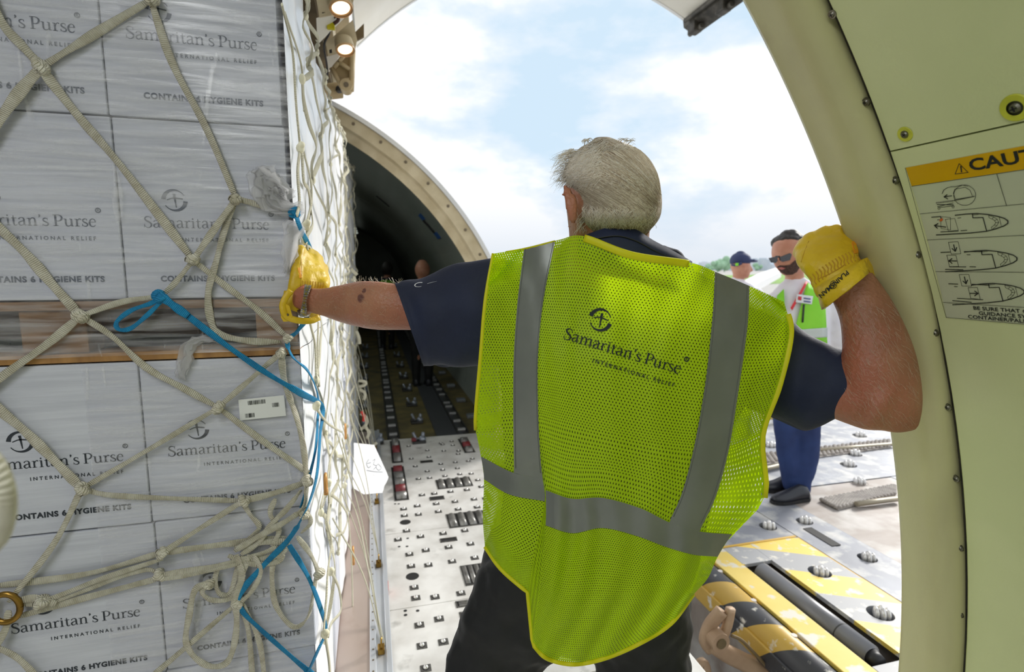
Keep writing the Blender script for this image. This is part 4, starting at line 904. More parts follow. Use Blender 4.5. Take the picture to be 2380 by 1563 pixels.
# rim anchors with straps running down to them
random.seed(5)
for k, y in enumerate((2.02, 2.66, 3.42, 4.05, 4.5)):
    f = tag(empty('rim_hook', (PX - .04, y, .04)), ['brass hook on the pallet rim, nearest to the camera', 'brass hook on the pallet rim beside the red mark', 'brass hook on the pallet rim, third from the camera', 'brass hook on the pallet rim under the white paper sheet', 'brass hook on the pallet rim, furthest away'][k], 'hook', 'brass hooks along the pallet rim')
    bm = nb(); box(bm, PX - .055, PX - .028, y - .02, y + .02, .036, .060, bev=.004); obj('foot', bm, m_brass, f)
    bm = nb(); P = [Vector((PX - .04, y + math.cos(a) * .016, .076 + math.sin(a) * .022)) for a in [i * 2 * PI / 14 for i in range(15)]]; sweep(bm, P, .008, .008, (1, 0, 0), 6, cap=False); obj('eye', bm, m_brass, f, True)
    top = Vector((PX - .04, y, .098))
    for (yy, zz) in ((y + random.uniform(-.06, .02), .62), (y + .16, .70), (y + .07, 1.0)):
        yy = min(yy, 4.85); bm = nb(); P = catmull([SP(yy, zz), SP(yy, zz).lerp(top, .5) + Vector((.02, 0, .02)), top], 6); sweep(bm, P, .013, .004, (1, 0, 0), 8); obj('strap', bm, m_web2, sn, True)
m_tanf = mat('tan_fitting', srgb(206, 150, 84), .4, .3)
for (x, y, r, lab) in ((803, 1002, .02, 'tan metal net hook hanging on the side of the load above the white paper'), (757, 1124, .016, 'small brass ring standing out from the load corner by the blue strap'), (821, 1290, .022, 'tan metal hook low down against the load over the aluminium sheet')):
    c = atX(x, y, XR + .06) if x < 780 else atY(x, y, 2.5 if y < 1100 else 2.2); f = tag(empty('net_hook', c), lab, 'hook'); bm = nb()
    P = [c + Vector((0, math.cos(a) * r * .9, math.sin(a) * r * 1.5)) for a in [i * 2 * PI / 14 for i in range(15)]]; sweep(bm, P, .010, .008, (1, 0, 0), 8, cap=False); obj('ring', bm, m_tanf, f, True)
    bm = nb(); box(bm, c.x - .005, c.x + .005, c.y - r * .5, c.y + r * .5, c.z - r * 1.9, c.z - r * 1.1, bev=.002); obj('shank', bm, m_tanf, f)
# loops standing off the far side
m_redt = mat('red_strap_end', srgb(210, 50, 44), .6)
far = tag(empty('loose_net_ends', (0, 4.4, 1.2)), 'knotted white net ends sticking out from the far edge of the load', 'rope')
for pts in ([(815, 625), (822, 632), (830, 640)], [(815, 650), (824, 652), (822, 642)], [(828, 770), (834, 785), (836, 800)], [(832, 885), (848, 888), (848, 895), (834, 900)], [(836, 905), (848, 915), (846, 930)], [(838, 1000), (852, 985), (850, 970), (838, 962)], [(845, 990), (858, 1005), (852, 1020)], [(862, 1040), (876, 1030)]):
    bm = nb(); P = catmull([atY(q[0], q[1], 3.9) for q in pts], 5); sweep(bm, P, .022, .016, (0, -1, 0), 8); obj('rope_end', bm, m_web2, far, True)
bm = nb(); P = catmull([atY(q[0], q[1], 3.85) for q in ((840, 957), (846, 968), (845, 980))], 4); sweep(bm, P, .02, .012, (0, -1, 0), 8); obj('red_tip', bm, m_redt, far, True)
# paper sheet pinned to the net with a hand-written code
ps = tag(empty('paper_sheet', atY(865, 1080, 3.1)), 'crumpled white paper sheet with a scribbled number hanging low on the net', 'paper')
m_paper = mat('white_paper', srgb(240, 240, 242), .6, trans=.2)
cor = [Vector(atY(x, y, Y)) for x, y, Y in ((822, 1030, 3.15), (870, 1035, 3.2), (903, 1110, 3.1), (888, 1146, 3.0), (846, 1150, 2.85), (820, 1135, 2.8))]
bm = nb(); cen = sum(cor, Vector()) / 6; cv = bm.verts.new(cen + Vector((.015, -.02, 0))); vv = [bm.verts.new(p) for p in cor]
for a in range(6): bm.faces.new((cv, vv[a], vv[(a + 1) % 6]))
bmesh.ops.subdivide_edges(bm, edges=bm.edges, cuts=4, use_grid_fill=True)
for v in bm.verts: v.co += Vector((1, -1, 0)) * .006 * nz3(v.co.x, v.co.y, v.co.z, 22)
sheet = obj('sheet', bm, m_paper, ps, True)
bm = nb()
sc_pts = [[(857, 1068), (852, 1078), (856, 1088), (862, 1084)], [(854, 1078), (862, 1076)], [(866, 1072), (872, 1068), (868, 1080), (875, 1084), (868, 1092)], [(880, 1078), (874, 1086), (880, 1094), (886, 1088), (880, 1080)], [(852, 1094), (870, 1097), (890, 1098)]]
def on_sheet(px, py):
    d = ray(px, py); n = Vector((1, -1, 0)).normalized(); c = sheet.matrix_world.translation; t = ((cen + Vector((.02, -.03, 0)) - EYE).dot(n)) / d.dot(n); return EYE + d * t
for pts in sc_pts:
    P = catmull([on_sheet(*q) for q in pts], 4); sweep(bm, P, .004, .001, (1, -1, 0), 6)
obj('handwriting', bm, m_printf, ps)
# out-of-focus strap close to the lens at the left edge
nr = tag(empty('near_strap', atH(0, 1170, .33)), 'blurred grey webbing strap very close to the camera at the left edge', 'strap')
bm = nb(); P = catmull([atH(-420, -700, .40), atH(-260, 300, .38), atH(-130, 800, .35), atH(-60, 1010, .33), atH(-6, 1090, .32), atH(14, 1165, .32), atH(2, 1240, .33), atH(-50, 1320, .34), atH(-160, 1600, .36), atH(-300, 2300, .40)], 8); sweep(bm, P, .012, .006, (0, -1, 0), 8); obj('webbing', bm, m_web, nr, True)
# ================================================================ OUTSIDE: apron, grass, hills, wing, cargo loader
GZ = -3.3
m_apron = mat('concrete_apron', srgb(176, 174, 170), 0.85, 0, srgb(164, 162, 158), .6, c3=srgb(150, 148, 142), c3scale=.15)
m_grass = mat('airfield_grass', srgb(128, 168, 66), 0.9, 0, srgb(104, 146, 54), .05)
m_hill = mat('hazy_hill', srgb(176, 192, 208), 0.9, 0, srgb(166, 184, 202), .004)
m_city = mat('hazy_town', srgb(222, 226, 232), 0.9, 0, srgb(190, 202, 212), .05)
bm = nb(); box(bm, -900, 1800, -600, 2500, GZ - 1, GZ); g = tag(obj('ground', bm, m_apron), 'pale concrete airport apron', kind='structure')
# joints in the apron slabs
bm = nb()
for k in range(24):
    box(bm, 1 + k * 3.8, 1.03 + k * 3.8, -30, 90, GZ, GZ + .004); box(bm, -30, 100, -10 + k * 3.8, -9.97 + k * 3.8, GZ, GZ + .004)
tag(obj('slab_joints', bm, m_gray), 'thin dark joints between the apron slabs', 'joint', kind='stuff')
def ground_strip(name, pts, m, z, lab, cat=None, kind=None):
    bm = nb(); v = [bm.verts.new(p) for p in pts]; f = bm.faces.new(v); thicken(bm, .02); return tag(obj(name, bm, m), lab, cat, None, kind)
P = [atZ(x, y, GZ + .05) for x, y in ((1738, 662), (1990, 654), (1990, 634), (1640, 641))]
ground_strip('grass', P, m_grass, 0, 'strip of bright green grass beyond the apron', None, 'structure')
# distant town blocks and hills
random.seed(21)
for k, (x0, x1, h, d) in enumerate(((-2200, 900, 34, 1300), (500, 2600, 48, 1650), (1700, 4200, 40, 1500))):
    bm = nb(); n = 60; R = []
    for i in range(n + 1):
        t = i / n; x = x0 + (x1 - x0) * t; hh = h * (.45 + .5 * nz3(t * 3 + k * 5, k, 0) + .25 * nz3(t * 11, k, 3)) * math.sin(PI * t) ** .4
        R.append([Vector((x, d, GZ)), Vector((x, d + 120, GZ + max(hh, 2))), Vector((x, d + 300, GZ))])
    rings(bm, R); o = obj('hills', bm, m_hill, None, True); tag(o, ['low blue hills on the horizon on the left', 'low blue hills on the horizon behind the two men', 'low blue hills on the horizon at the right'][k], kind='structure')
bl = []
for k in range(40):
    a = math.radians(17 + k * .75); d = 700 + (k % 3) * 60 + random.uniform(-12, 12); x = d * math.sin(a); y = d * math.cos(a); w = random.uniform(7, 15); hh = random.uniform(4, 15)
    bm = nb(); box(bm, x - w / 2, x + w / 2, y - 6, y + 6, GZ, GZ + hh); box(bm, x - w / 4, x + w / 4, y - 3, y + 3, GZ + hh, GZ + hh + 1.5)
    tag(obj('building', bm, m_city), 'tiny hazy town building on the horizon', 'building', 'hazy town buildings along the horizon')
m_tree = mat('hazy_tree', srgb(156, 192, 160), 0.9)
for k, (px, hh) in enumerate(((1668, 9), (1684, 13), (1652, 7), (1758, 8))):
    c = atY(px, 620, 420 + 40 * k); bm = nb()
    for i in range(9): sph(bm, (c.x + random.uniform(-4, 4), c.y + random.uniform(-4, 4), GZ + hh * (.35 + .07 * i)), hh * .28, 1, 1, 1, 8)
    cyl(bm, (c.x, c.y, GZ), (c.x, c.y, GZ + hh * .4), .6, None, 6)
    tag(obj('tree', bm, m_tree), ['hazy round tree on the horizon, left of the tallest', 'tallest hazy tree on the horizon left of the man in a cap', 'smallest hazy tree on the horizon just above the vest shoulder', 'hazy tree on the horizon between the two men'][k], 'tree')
# the wing of an aircraft, beyond the two men
wg = empty('aircraft_wing', atY(1800, 650, 16)); tag(wg, 'white aircraft wing sloping up behind the two men', 'wing')
bm = nb(); A = [atY(1660, 742, 9), atY(1690, 690, 12), atY(1735, 650, 15), atY(1768, 634, 17), atY(1808, 621, 20), atY(1816, 631, 19), atY(1762, 657, 14), atY(1730, 692, 11)]
v = [bm.verts.new(p) for p in A]; f = bm.faces.new(v); bmesh.ops.recalc_face_normals(bm, faces=bm.faces); r = bmesh.ops.extrude_face_region(bm, geom=[f]); bmesh.ops.translate(bm, verts=[q for q in r['geom'] if isinstance(q, bmesh.types.BMVert)], vec=(0, 0, -.25))
obj('wing_skin', bm, mat('wing_white', srgb(240, 240, 240), .4), wg)
# ================================================================ cargo loader platform
m_steel = mat('worn_grey_steel', srgb(146, 149, 158), 0.5, 0.1, srgb(126, 128, 136), 3.0, (1, 1, 1), .35, .7, bump=.06, bscale=18, c3=srgb(190, 188, 184), c3lo=.48, c3hi=.68, c3scale=8)
m_steel2 = mat('worn_brown_steel', srgb(160, 150, 144), 0.55, 0.1, srgb(136, 124, 114), 2.5, (1, 3, 1), c3=srgb(186, 182, 178), c3lo=.45, c3hi=.7, c3scale=5)
def hazard(name, freq, dirv, phase=0.0, yellow=srgb(222, 190, 74), dark=srgb(112, 112, 116), wear=.55):
    m = bpy.data.materials.new(name); m.use_nodes = True; nt = m.node_tree; N = nt.nodes; L = nt.links; b = N['Principled BSDF']; b.inputs['Roughness'].default_value = .45
    g = N.new('ShaderNodeNewGeometry'); d = N.new('ShaderNodeVectorMath'); d.operation = 'DOT_PRODUCT'; d.inputs[1].default_value = dirv; L.new(g.outputs['Position'], d.inputs[0])
    a = N.new('ShaderNodeMath'); a.operation = 'MULTIPLY_ADD'; a.inputs[1].default_value = freq; a.inputs[2].default_value = phase; L.new(d.outputs['Value'], a.inputs[0])
    s = N.new('ShaderNodeMath'); s.operation = 'SINE'; L.new(a.outputs[0], s.inputs[0]); c = N.new('ShaderNodeMath'); c.operation = 'GREATER_THAN'; c.inputs[1].default_value = 0; L.new(s.outputs[0], c.inputs[0])
    mx = N.new('ShaderNodeMixRGB'); L.new(c.outputs[0], mx.inputs[0]); mx.inputs[1].default_value = yellow; mx.inputs[2].default_value = dark
    nz = N.new('ShaderNodeTexNoise'); nz.inputs['Scale'].default_value = 17; nz.inputs['Detail'].default_value = 7; L.new(g.outputs['Position'], nz.inputs[0])
    mr = N.new('ShaderNodeMapRange'); mr.inputs[1].default_value = wear; mr.inputs[2].default_value = wear + .08; L.new(nz.outputs[0], mr.inputs[0])
    m2 = N.new('ShaderNodeMixRGB'); L.new(mr.outputs[0], m2.inputs[0]); L.new(mx.outputs[0], m2.inputs[1]); m2.inputs[2].default_value = srgb(214, 210, 200); L.new(m2.outputs[0], b.inputs['Base Color'])
    return m
m_haz = hazard('hazard_deck', 15.0, (.55, 1.0, 0), 1.2, srgb(240, 208, 96), srgb(170, 170, 172), .56)
m_haztube = hazard('hazard_tube', 19.0, (.5, 1, .9), .3, srgb(196, 160, 70), srgb(58, 58, 62), .60)
m_yellow = mat('yellow_paint', srgb(232, 206, 110), 0.5, 0, srgb(226, 196, 92), 5, c3=srgb(216, 210, 196), c3lo=.54, c3hi=.60, c3scale=9)
m_cast = mat('beige_casting', srgb(186, 158, 130), 0.55, 0.1, srgb(160, 132, 106), 6)
m_castr = mat('caster_steel', srgb(226, 224, 222), 0.22, 0.45)
ld = tag(empty('cargo_loader', (2.4, 3.0, 0)), 'scissor loader platform with yellow and grey front deck docked outside the opening', 'loader')
def plate_holes(name, x0, x1, y0, y1, z, holes, m, th=.02, edge=None):
    """steel plate with round openings cut out (x, y, r)"""
    bm = nb(); 
    me = None; v = box(bm, x0, x1, y0, y1, z - th, z)
    o = obj(name, bm, m, ld)
    if holes:
        cb_ = nb()
        for hx, hy, hr in holes: cyl(cb_, (hx, hy, z - th * 3), (hx, hy, z + th * 3), hr, None, 28)
        co = obj('cutter', cb_, m, None); md = o.modifiers.new('b', 'BOOLEAN'); md.object = co; md.operation = 'DIFFERENCE'; md.solver = 'EXACT'
        # boolean works in world space: cutter and plate share the same origin
        co.location = Vector((0, 0, 0)); bpy.context.view_layer.update(); bake(o); bpy.data.objects.remove(co)
    return o
def caster(x, y, r=.05, big=False, name='caster'):
    """a round well with a stub of nested rollers standing in it"""
    c = nb(); cyl(c, (x, y, -.09), (x, y, -.07), r * 1.05, None, 24); o = obj('caster_well', c, m_pit, ld)
    c = nb(); cyl(c, (x, y, -.09), (x, y, -.004), r * 1.05, r * 1.05, 28, False); obj('well_wall', c, m_steel, o, True)
    ax = Vector((.86, -.5, 0)); 
    for i in range(3):
        t = (i - 1) * r * .46; rr = r * (.58, .74, .58)[i]
        c = nb(); p = Vector((x + r * .12, y - r * .05, -.006)) + ax * t; sph(c, p + Vector((0, 0, .004)), rr, .42, 1, 1, 18, ax.to_track_quat('X', 'Z').to_matrix().to_4x4()); obj('caster_roller', c, m_castr, o, True)
# front hazard deck (x from 1.80 to 2.33)
XA = 1.66
HC = [atZ(1898, 1325, 0), atZ(2037, 1420, 0)]; H3 = [(HC[0].x, HC[0].y - .02, .055), (HC[1].x, HC[1].y - .02, .055), (HC[1].x + .0, HC[1].y - .36, .055)]
plate_holes('hazard_plate', 2.02, 2.335, 1.15, 2.42, 0.0, H3, m_haz)
for h in H3: caster(h[0], h[1], .05)
bm = nb(); box(bm, 1.715, 1.845, 1.15, 2.42, -.02, 0, bev=.004); obj('front_plate', bm, m_yellow, ld)
bm = nb(); box(bm, 1.845, 2.02, 2.25, 2.42, -.02, 0, bev=.003); obj('end_plate', bm, m_haz, ld)
bm = nb(); box(bm, 1.845, 2.02, 1.15, 1.50, -.02, 0, bev=.003); obj('end_plate', bm, m_haz, ld)
bm = nb(); box(bm, 1.845, 2.02, 1.50, 2.25, -.12, -.10); obj('roller_bed', bm, m_pit, ld)
bm = nb(); cyl(bm, (1.915, 1.56, -.018), (1.915, 2.20, -.018), .046, None, 28); bmesh.ops.bevel(bm, geom=[e for e in bm.edges if len(e.link_faces) == 2 and e.calc_face_angle(0) > 1], offset=.006, segments=2, affect='EDGES'); obj('drive_roller', bm, mat('roller_rubber', srgb(120, 120, 124), .4, .2), ld, True)
bm = nb(); cyl(bm, (1.915, 1.70, -.018), (1.915, 1.706, -.018), .0468, None, 28); obj('roller_band', bm, m_rail, ld, True)
bm = nb(); cyl(bm, (1.915, 1.52, -.018), (1.915, 1.56, -.018), .028, .036, 20); obj('roller_hub', bm, m_black, ld, True)
# chamfered outer edge lip in yellow
bm = nb(); box(bm, 1.70, 2.335, 2.42, 2.436, -.05, .004, bev=.003); obj('edge_lip', bm, mat('yellow_edge', srgb(212, 168, 60), .5), ld)
bm = nb(); box(bm, 2.335, 2.345, 1.15, 2.42, -.05, -.002); obj('edge_lip', bm, MATS['yellow_edge'], ld)
# round nose bar with diagonal hazard stripes
bm = nb(); cyl(bm, (1.655, 1.15, -.06), (1.655, 2.44, -.06), .068, None, 32); obj('nose_bar', bm, m_haztube, ld, True)
bm = nb(); box(bm, 1.575, 1.60, 1.15, 2.44, -.15, -.06, bev=.006); obj('nose_skirt', bm, m_haztube, ld)
for y in (1.22, 1.47, 1.72, 1.97, 2.22, 2.40):
    bm = nb(); cyl(bm, (1.683, y, .0), (1.683, y, .007), .013, .012, 16); obj('cap_bolt', bm, mat('bolt_white', srgb(214, 206, 200), .4, .2), ld)
# main deck plates
CST = [(1626 + 0, 1222), (1868, 1211), (2013, 1296)]
deckh = {}
def dz_(px, py): p = atZ(px, py, 0); return (p.x, p.y, .05)
hA = [dz_(1785, 1223)]; hB = [dz_(1870, 1211), dz_(2016, 1296)]
for i, (x, y, r) in enumerate(hA): pass
xm = (hB[0][0] + hB[1][0]) / 2
plate_holes('deck_plate', 2.35, 2.47 - .001, .9, 4.6, -.002, [], m_steel)
plate_holes('deck_plate', 2.47, xm + .12, .9, 3.0, -.004, [(a, b, .048) for a, b, r in hB], m_steel)
for a, b, r in hB: caster(a, b, .048)
plate_holes('deck_plate', 1.60, 2.346, 2.445, 3.6, -.004, [(hA[0][0], hA[0][1], .05)], m_steel)
caster(hA[0][0], hA[0][1], .05)
plate_holes('deck_plate', xm + .124, 3.7, .9, 2.995, -.006, [], m_steel2)
bm = nb(); p = [atZ(*q, 0) for q in ((1876, 1228), (1950, 1268))]; box(bm, p[0].x - .03, p[0].x + .03, p[1].y, p[0].y, -.002, .0015); obj('deck_slot', bm, m_pit, ld)
# outer decks with casters, tread mats and rails further out
far_c = [(1975, 1075), (1960, 1035), (2010, 1010), (1955, 1118), (1978, 1079), (1795, 1035), (1990, 1120), (1995, 1012), (2055, 1062)]
hs = [];
for q in ((1972, 1080), (1985, 1055), (1995, 1121), (1790, 1036), (1998, 1012)):
    p = atZ(*q, 0); hs.append((p.x, p.y, .06))
plate_holes('deck_plate', 2.6, 6.4, 3.01, 4.7, -.004, [h for h in hs if 3.1 < h[1] < 4.6], m_steel)
plate_holes('deck_plate', 2.6, 6.4, 4.72, 8.5, -.004, [], m_steel)
plate_holes('deck_plate', 3.705, 6.4, .9, 3.0, -.004, [], m_steel)
for h in hs:
    if h[1] < 4.6: caster(h[0], h[1], .058)
bm = nb(); box(bm, 1.62, 6.4, .9, 8.5, -.6, -.14); obj('loader_frame', bm, m_steel2, ld)
plate_holes('deck_plate', 1.60, 2.594, 3.61, 8.5, -.005, [], m_steel)
plate_holes('deck_plate', 2.35, 2.594, 3.01, 3.6, -.007, [], m_steel2)
# ribbed walkway mats
m_mat = mat('tread_mat', srgb(176, 168, 160), 0.7, 0, srgb(150, 142, 136), 20)
def tread(a, b, c, d, lab, cat='mat'):
    P = [atZ(*q, .006) for q in (a, b, c, d)]
    root = tag(empty('tread_mat', P[0]), lab, cat); bm = nb(); v = [bm.verts.new(p) for p in P]; bm.faces.new(v); thicken(bm, .008); obj('base', bm, m_mat, root)
    n = 34; bm = nb()
    for i in range(n):
        t = (i + .5) / n; p = P[0].lerp(P[1], t); q = P[3].lerp(P[2], t); m_ = 7
        for j in range(m_):
            u0 = (j + .15 + .5 * (i % 2)) / (m_ + .5); u1 = u0 + .55 / (m_ + .5)
            sph(bm, p.lerp(q, (u0 + u1) / 2) + Vector((0, 0, .004)), .018, 1.1, .7, .75, 6)
    k_ = obj('tread_lugs', bm, m_mat, root, True); k_['kind'] = 'stuff'
tread((1905, 1162), (2080, 1128), (2080, 1150), (1948, 1184), 'near ribbed grey walkway mat to the right of the black shoes')
tread((1720, 1060), (2070, 1022), (2070, 1040), (1740, 1085), 'far ribbed walkway mat behind the man in blue trousers')
for (a, b) in (((1990, 1172), (2085, 1160)), ((1890, 1048), (2075, 1033)), ((1740, 1100), (1830, 1078))):
    p = atZ(*a, .02); q = atZ(*b, .02); bm = nb(); sweep(bm, [p, q], .035, .03, (0, 0, 1), 8); obj('deck_rail', bm, mat('rail_tan', srgb(170, 160, 140), .5, .3), ld)
for y, px0, px1 in ((6.6, 3.0, 6.2),):
    bm = nb(); box(bm, px0, px1, y, y + .06, -.003, .02); obj('deck_rail', bm, m_rail, ld)
# yellow guard rail far out (seen above the blue trousers)
bm = nb(); cyl(bm, atY(1770, 968, 4.4), atY(1900, 975, 4.4), .03, None, 10); obj('guard_bar', bm, m_yellow, ld, True)
# hydraulic lever under the front edge
lv = tag(empty('loader_arm', atZ(1680, 1500, -.5)), 'beige cast hydraulic arm with a pivot under the striped nose bar', 'lever')
AZ = lambda px, py, h=2.15: atH(px, py, h)
def cast(pts, r, nm='arm_casting'):
    bm = nb(); P = catmull([AZ(*q) for q in pts], 5); R = []
    sweep(bm, P, r, r * .8, (0, -1, 0), 10); return obj(nm, bm, m_cast, lv, True)
cast([(1678, 1420), (1650, 1455), (1640, 1490), (1652, 1510)], .055); cast([(1698, 1415), (1690, 1455), (1676, 1490)], .04)
cast([(1652, 1495), (1690, 1520), (1740, 1545), (1800, 1580)], .075)
cast([(1690, 1515), (1770, 1545), (1830, 1570)], .04)
bm = nb(); c = AZ(1666, 1486, 2.12); cyl(bm, c + Vector((0, -.03, 0)), c + Vector((0, .06, 0)), .042, None, 24); obj('pivot_boss', bm, m_cast, lv)
bm = nb(); cyl(bm, c + Vector((0, -.036, 0)), c + Vector((0, -.028, 0)), .022, None, 20); obj('pivot_pin', bm, m_brown, lv)
bm = nb(); P = catmull([AZ(*q, 2.1) for q in ((1700, 1478), (1722, 1488), (1745, 1510), (1790, 1560))], 5); sweep(bm, P, .014, .012, (0, -1, 0), 8); obj('hose', bm, m_brown, lv, True)
cast([(1625, 1548), (1635, 1545), (1640, 1570)], .05, 'lower_link')
for k in range(2):
    bm = nb(); box(bm, 1.75 + k * 1.6, 1.90 + k * 1.6, 1.3, 4.3, GZ + .5, -.6); o = obj('scissor_leg', bm, m_cast, ld)
bm = nb(); box(bm, 1.7, 6.2, 1.2, 8.0, GZ + .25, GZ + .7); obj('chassis', bm, m_steel2, ld)
for k, (x, y) in enumerate(((2.2, 1.8), (2.2, 7), (5.6, 1.8), (5.6, 7))):
    bm = nb(); cyl(bm, (x - .15, y, GZ + .35), (x + .15, y, GZ + .35), .35, None, 24); obj('wheel', bm, m_black, ld)
# ================================================================ PEOPLE: helpers
def ring_px(ax, ay, bx, by, dh, th, seg=20, dhb=None, sq=1.0):
    """ring whose outline seen from the eye runs from a to b, th = depth / half width"""
    A = atH(ax, ay, dh); B = atH(bx, by, dh if dhb is None else dhb); C = (A + B) / 2; M = (B - A) / 2
    v = (C - EYE).normalized(); m = M.normalized(); n = (v - m * v.dot(m)).normalized() * M.length * th
    out = []
    for k in range(seg):
        a = 2 * PI * k / seg; ca, sa = math.cos(a), math.sin(a)
        if sq != 1.0: ca = math.copysign(abs(ca) ** sq, ca); sa = math.copysign(abs(sa) ** sq, sa)
        out.append(C + M * ca + n * sa)
    return out
def loft_px(bm, secs, seg=20, n=3, sq=1.0):
    """secs: (ax, ay, bx, by, dh, th); smoothed between sections; ends rounded off"""
    S_ = [Vector(s[:6] + ((s[6] if len(s) > 6 else s[4]),)) if False else list(s[:6]) + [s[6] if len(s) > 6 else s[4]] for s in secs]
    out = []
    def cm(a, b, c, d, t): return [0.5 * ((2 * q) + (r - p) * t + (2 * p - 5 * q + 4 * r - s) * t * t + (3 * q - p - 3 * r + s) * t ** 3) for p, q, r, s in zip(a, b, c, d)]
    Q = [S_[0]] + S_ + [S_[-1]]
    for i in range(1, len(Q) - 2):
        for k in range(n): out.append(cm(Q[i - 1], Q[i], Q[i + 1], Q[i + 2], k / n))
    out.append(S_[-1])
    R = [ring_px(*s[:6], seg=seg, dhb=s[6], sq=sq) for s in out]
    def capend(r0, r1):
        c0 = sum(r0, Vector()) / len(r0); c1 = sum(r1, Vector()) / len(r1); d = (c0 - c1); d = d.normalized() * (r0[0] - c0).length if d.length > 1e-6 else Vector()
        return [[c0 + (p - c0) * .8 + d * .28 for p in r0], [c0 + (p - c0) * .4 + d * .45 for p in r0]]
    a = capend(R[0], R[1]); b = capend(R[-1], R[-2])
    R = [a[1], a[0]] + R + b
    rings(bm, R)
def limb(bm, pts, seg=14):
    """pts: (px, py, dh, r) tapered round limb"""
    P = [atH(p[0], p[1], p[2]) for p in pts]; r = [p[3] for p in pts]
    for i in range(len(P) - 1): cyl(bm, P[i], P[i + 1], r[i], r[i + 1], seg)
    for p, q in zip(P, r): sph(bm, p, q, 1, 1, 1, seg)
def bvh_of(o):
    me = o.data; M = o.matrix_world
    # objects here are parented with plain offsets: bring vertices to world space
    off = Vector(o.location); p = o.parent
    while p is not None: off += Vector(p.location); p = p.parent
    return BVHTree.FromPolygons([v.co + off for v in me.vertices], [tuple(p.vertices) for p in me.polygons])
def on(bvh, px, py, off=.001, fallback=None):
    d = ray(px, py).normalized(); h = bvh.ray_cast(EYE, d)
    if h[0] is None: return fallback
    return h[0] - d * off
def cloth_noise(o, amp, sc_, seed=0, amp2=0.0, sc2=0.0, st=(1, 1, 1)):
    NN = [v.normal.copy() for v in o.data.vertices]
    for v, n in zip(o.data.vertices, NN):
        c = v.co
        d = amp * noise.noise(Vector((c.x * sc_ * st[0], c.y * sc_ * st[1], c.z * sc_ * st[2] + seed)))
        if amp2: d += amp2 * noise.noise(Vector((c.x * sc2, c.y * sc2, c.z * sc2 + seed + 9)))
        v.co = c + n * d
def text_on(name, vf, bvh, m, ox, oy, ux, uy, vx, vy, parent, off=.0012):
    """print lettering on a surface: local (x, y) -> picture point ox + x*u + y*v, cast on the mesh"""
    V = []; keep = []; last = EYE
    for x, y in vf[0]:
        p = on(bvh, ox + x * ux + y * vx, oy + x * uy + y * vy, off); V.append(p)
    Fc = [f for f in vf[1] if all(V[i] is not None for i in f)]
    V = [p if p is not None else Vector() for p in V]
    used = sorted({i for f in Fc for i in f}); mp_ = {j: i for i, j in enumerate(used)}
    me = bpy.data.meshes.new(name); me.from_pydata([V[i] for i in used], [], [tuple(mp_[i] for i in f) for f in Fc]); me.materials.append(m)
    o = bpy.data.objects.new(name, me); COL.objects.link(o); par(o, parent); return o
m_skin = mat('skin_old', srgb(174, 124, 95), 0.42, 0, srgb(150, 101, 75), 9, detail=6, c3=srgb(168, 101, 78), c3lo=.5, c3hi=.72, c3scale=5, bump=.35, bscale=130, subsurf=.12, spec=.45)
m_navy = mat('navy_shirt', srgb(24, 34, 62), 0.75, 0, srgb(18, 26, 50), 6, bump=.25, bscale=26)
m_black_c = mat('black_trousers', srgb(24, 25, 28), 0.7, 0, srgb(17, 18, 20), 7, bump=.35, bscale=14)
m_shoe = mat('black_shoe', srgb(40, 42, 50), 0.35)
m_glove = mat('yellow_leather', srgb(222, 190, 34), 0.45, 0, srgb(206, 170, 20), 9, bump=.35, bscale=46, spec=.5)
m_glove_in = mat('glove_inside', srgb(186, 142, 26), 0.7)
# ================================================================ MAN seen from behind in the mesh vest
man = tag(empty('person', (.45, 1.25, 0)), 'white-haired man seen from behind in a lime mesh safety vest, arms spread wide', 'person')
bm = nb()
# head, neck
loft_px(bm, [(1372, 342, 1462, 346, 1.10, 1.2), (1338, 372, 1502, 376, 1.10, 1.12), (1318, 415, 1524, 418, 1.10, 1.12), (1314, 460, 1526, 462, 1.115, 1.0), (1318, 505, 1516, 508, 1.135, .86), (1322, 545, 1508, 550, 1.145, .78), (1322, 600, 1516, 605, 1.16, .66), (1300, 650, 1560, 660, 1.18, .45)])
limb(bm, [(1385, 470, 1.215, .022), (1380, 500, 1.232, .016)]); limb(bm, [(1388, 545, 1.19, .03), (1440, 545, 1.17, .03)])
# ears
loft_px(bm, [(1302, 434, 1324, 432, 1.04, .35), (1304, 458, 1344, 456, 1.03, .3), (1311, 488, 1350, 488, 1.025, .3), (1315, 512, 1343, 515, 1.03, .35), (1317, 533, 1332, 536, 1.04, .5)], 12)
loft_px(bm, [(1520, 462, 1538, 466, 1.11, .3), (1518, 490, 1536, 495, 1.11, .3), (1504, 520, 1528, 522, 1.11, .3), (1500, 542, 1514, 545, 1.10, .4)], 12)
# trunk
loft_px(bm, [(1240, 640, 1680, 680, 1.22, .24), (1190, 680, 1765, 750, 1.22, .28), (1170, 760, 1770, 810, 1.21, .32), (1170, 850, 1735, 890, 1.20, .34), (1180, 960, 1690, 980, 1.20, .36), (1185, 1080, 1655, 1090, 1.19, .40), (1180, 1200, 1625, 1210, 1.19, .42), (1170, 1300, 1610, 1320, 1.19, .44), (1180, 1400, 1580, 1420, 1.19, .46)], 24)
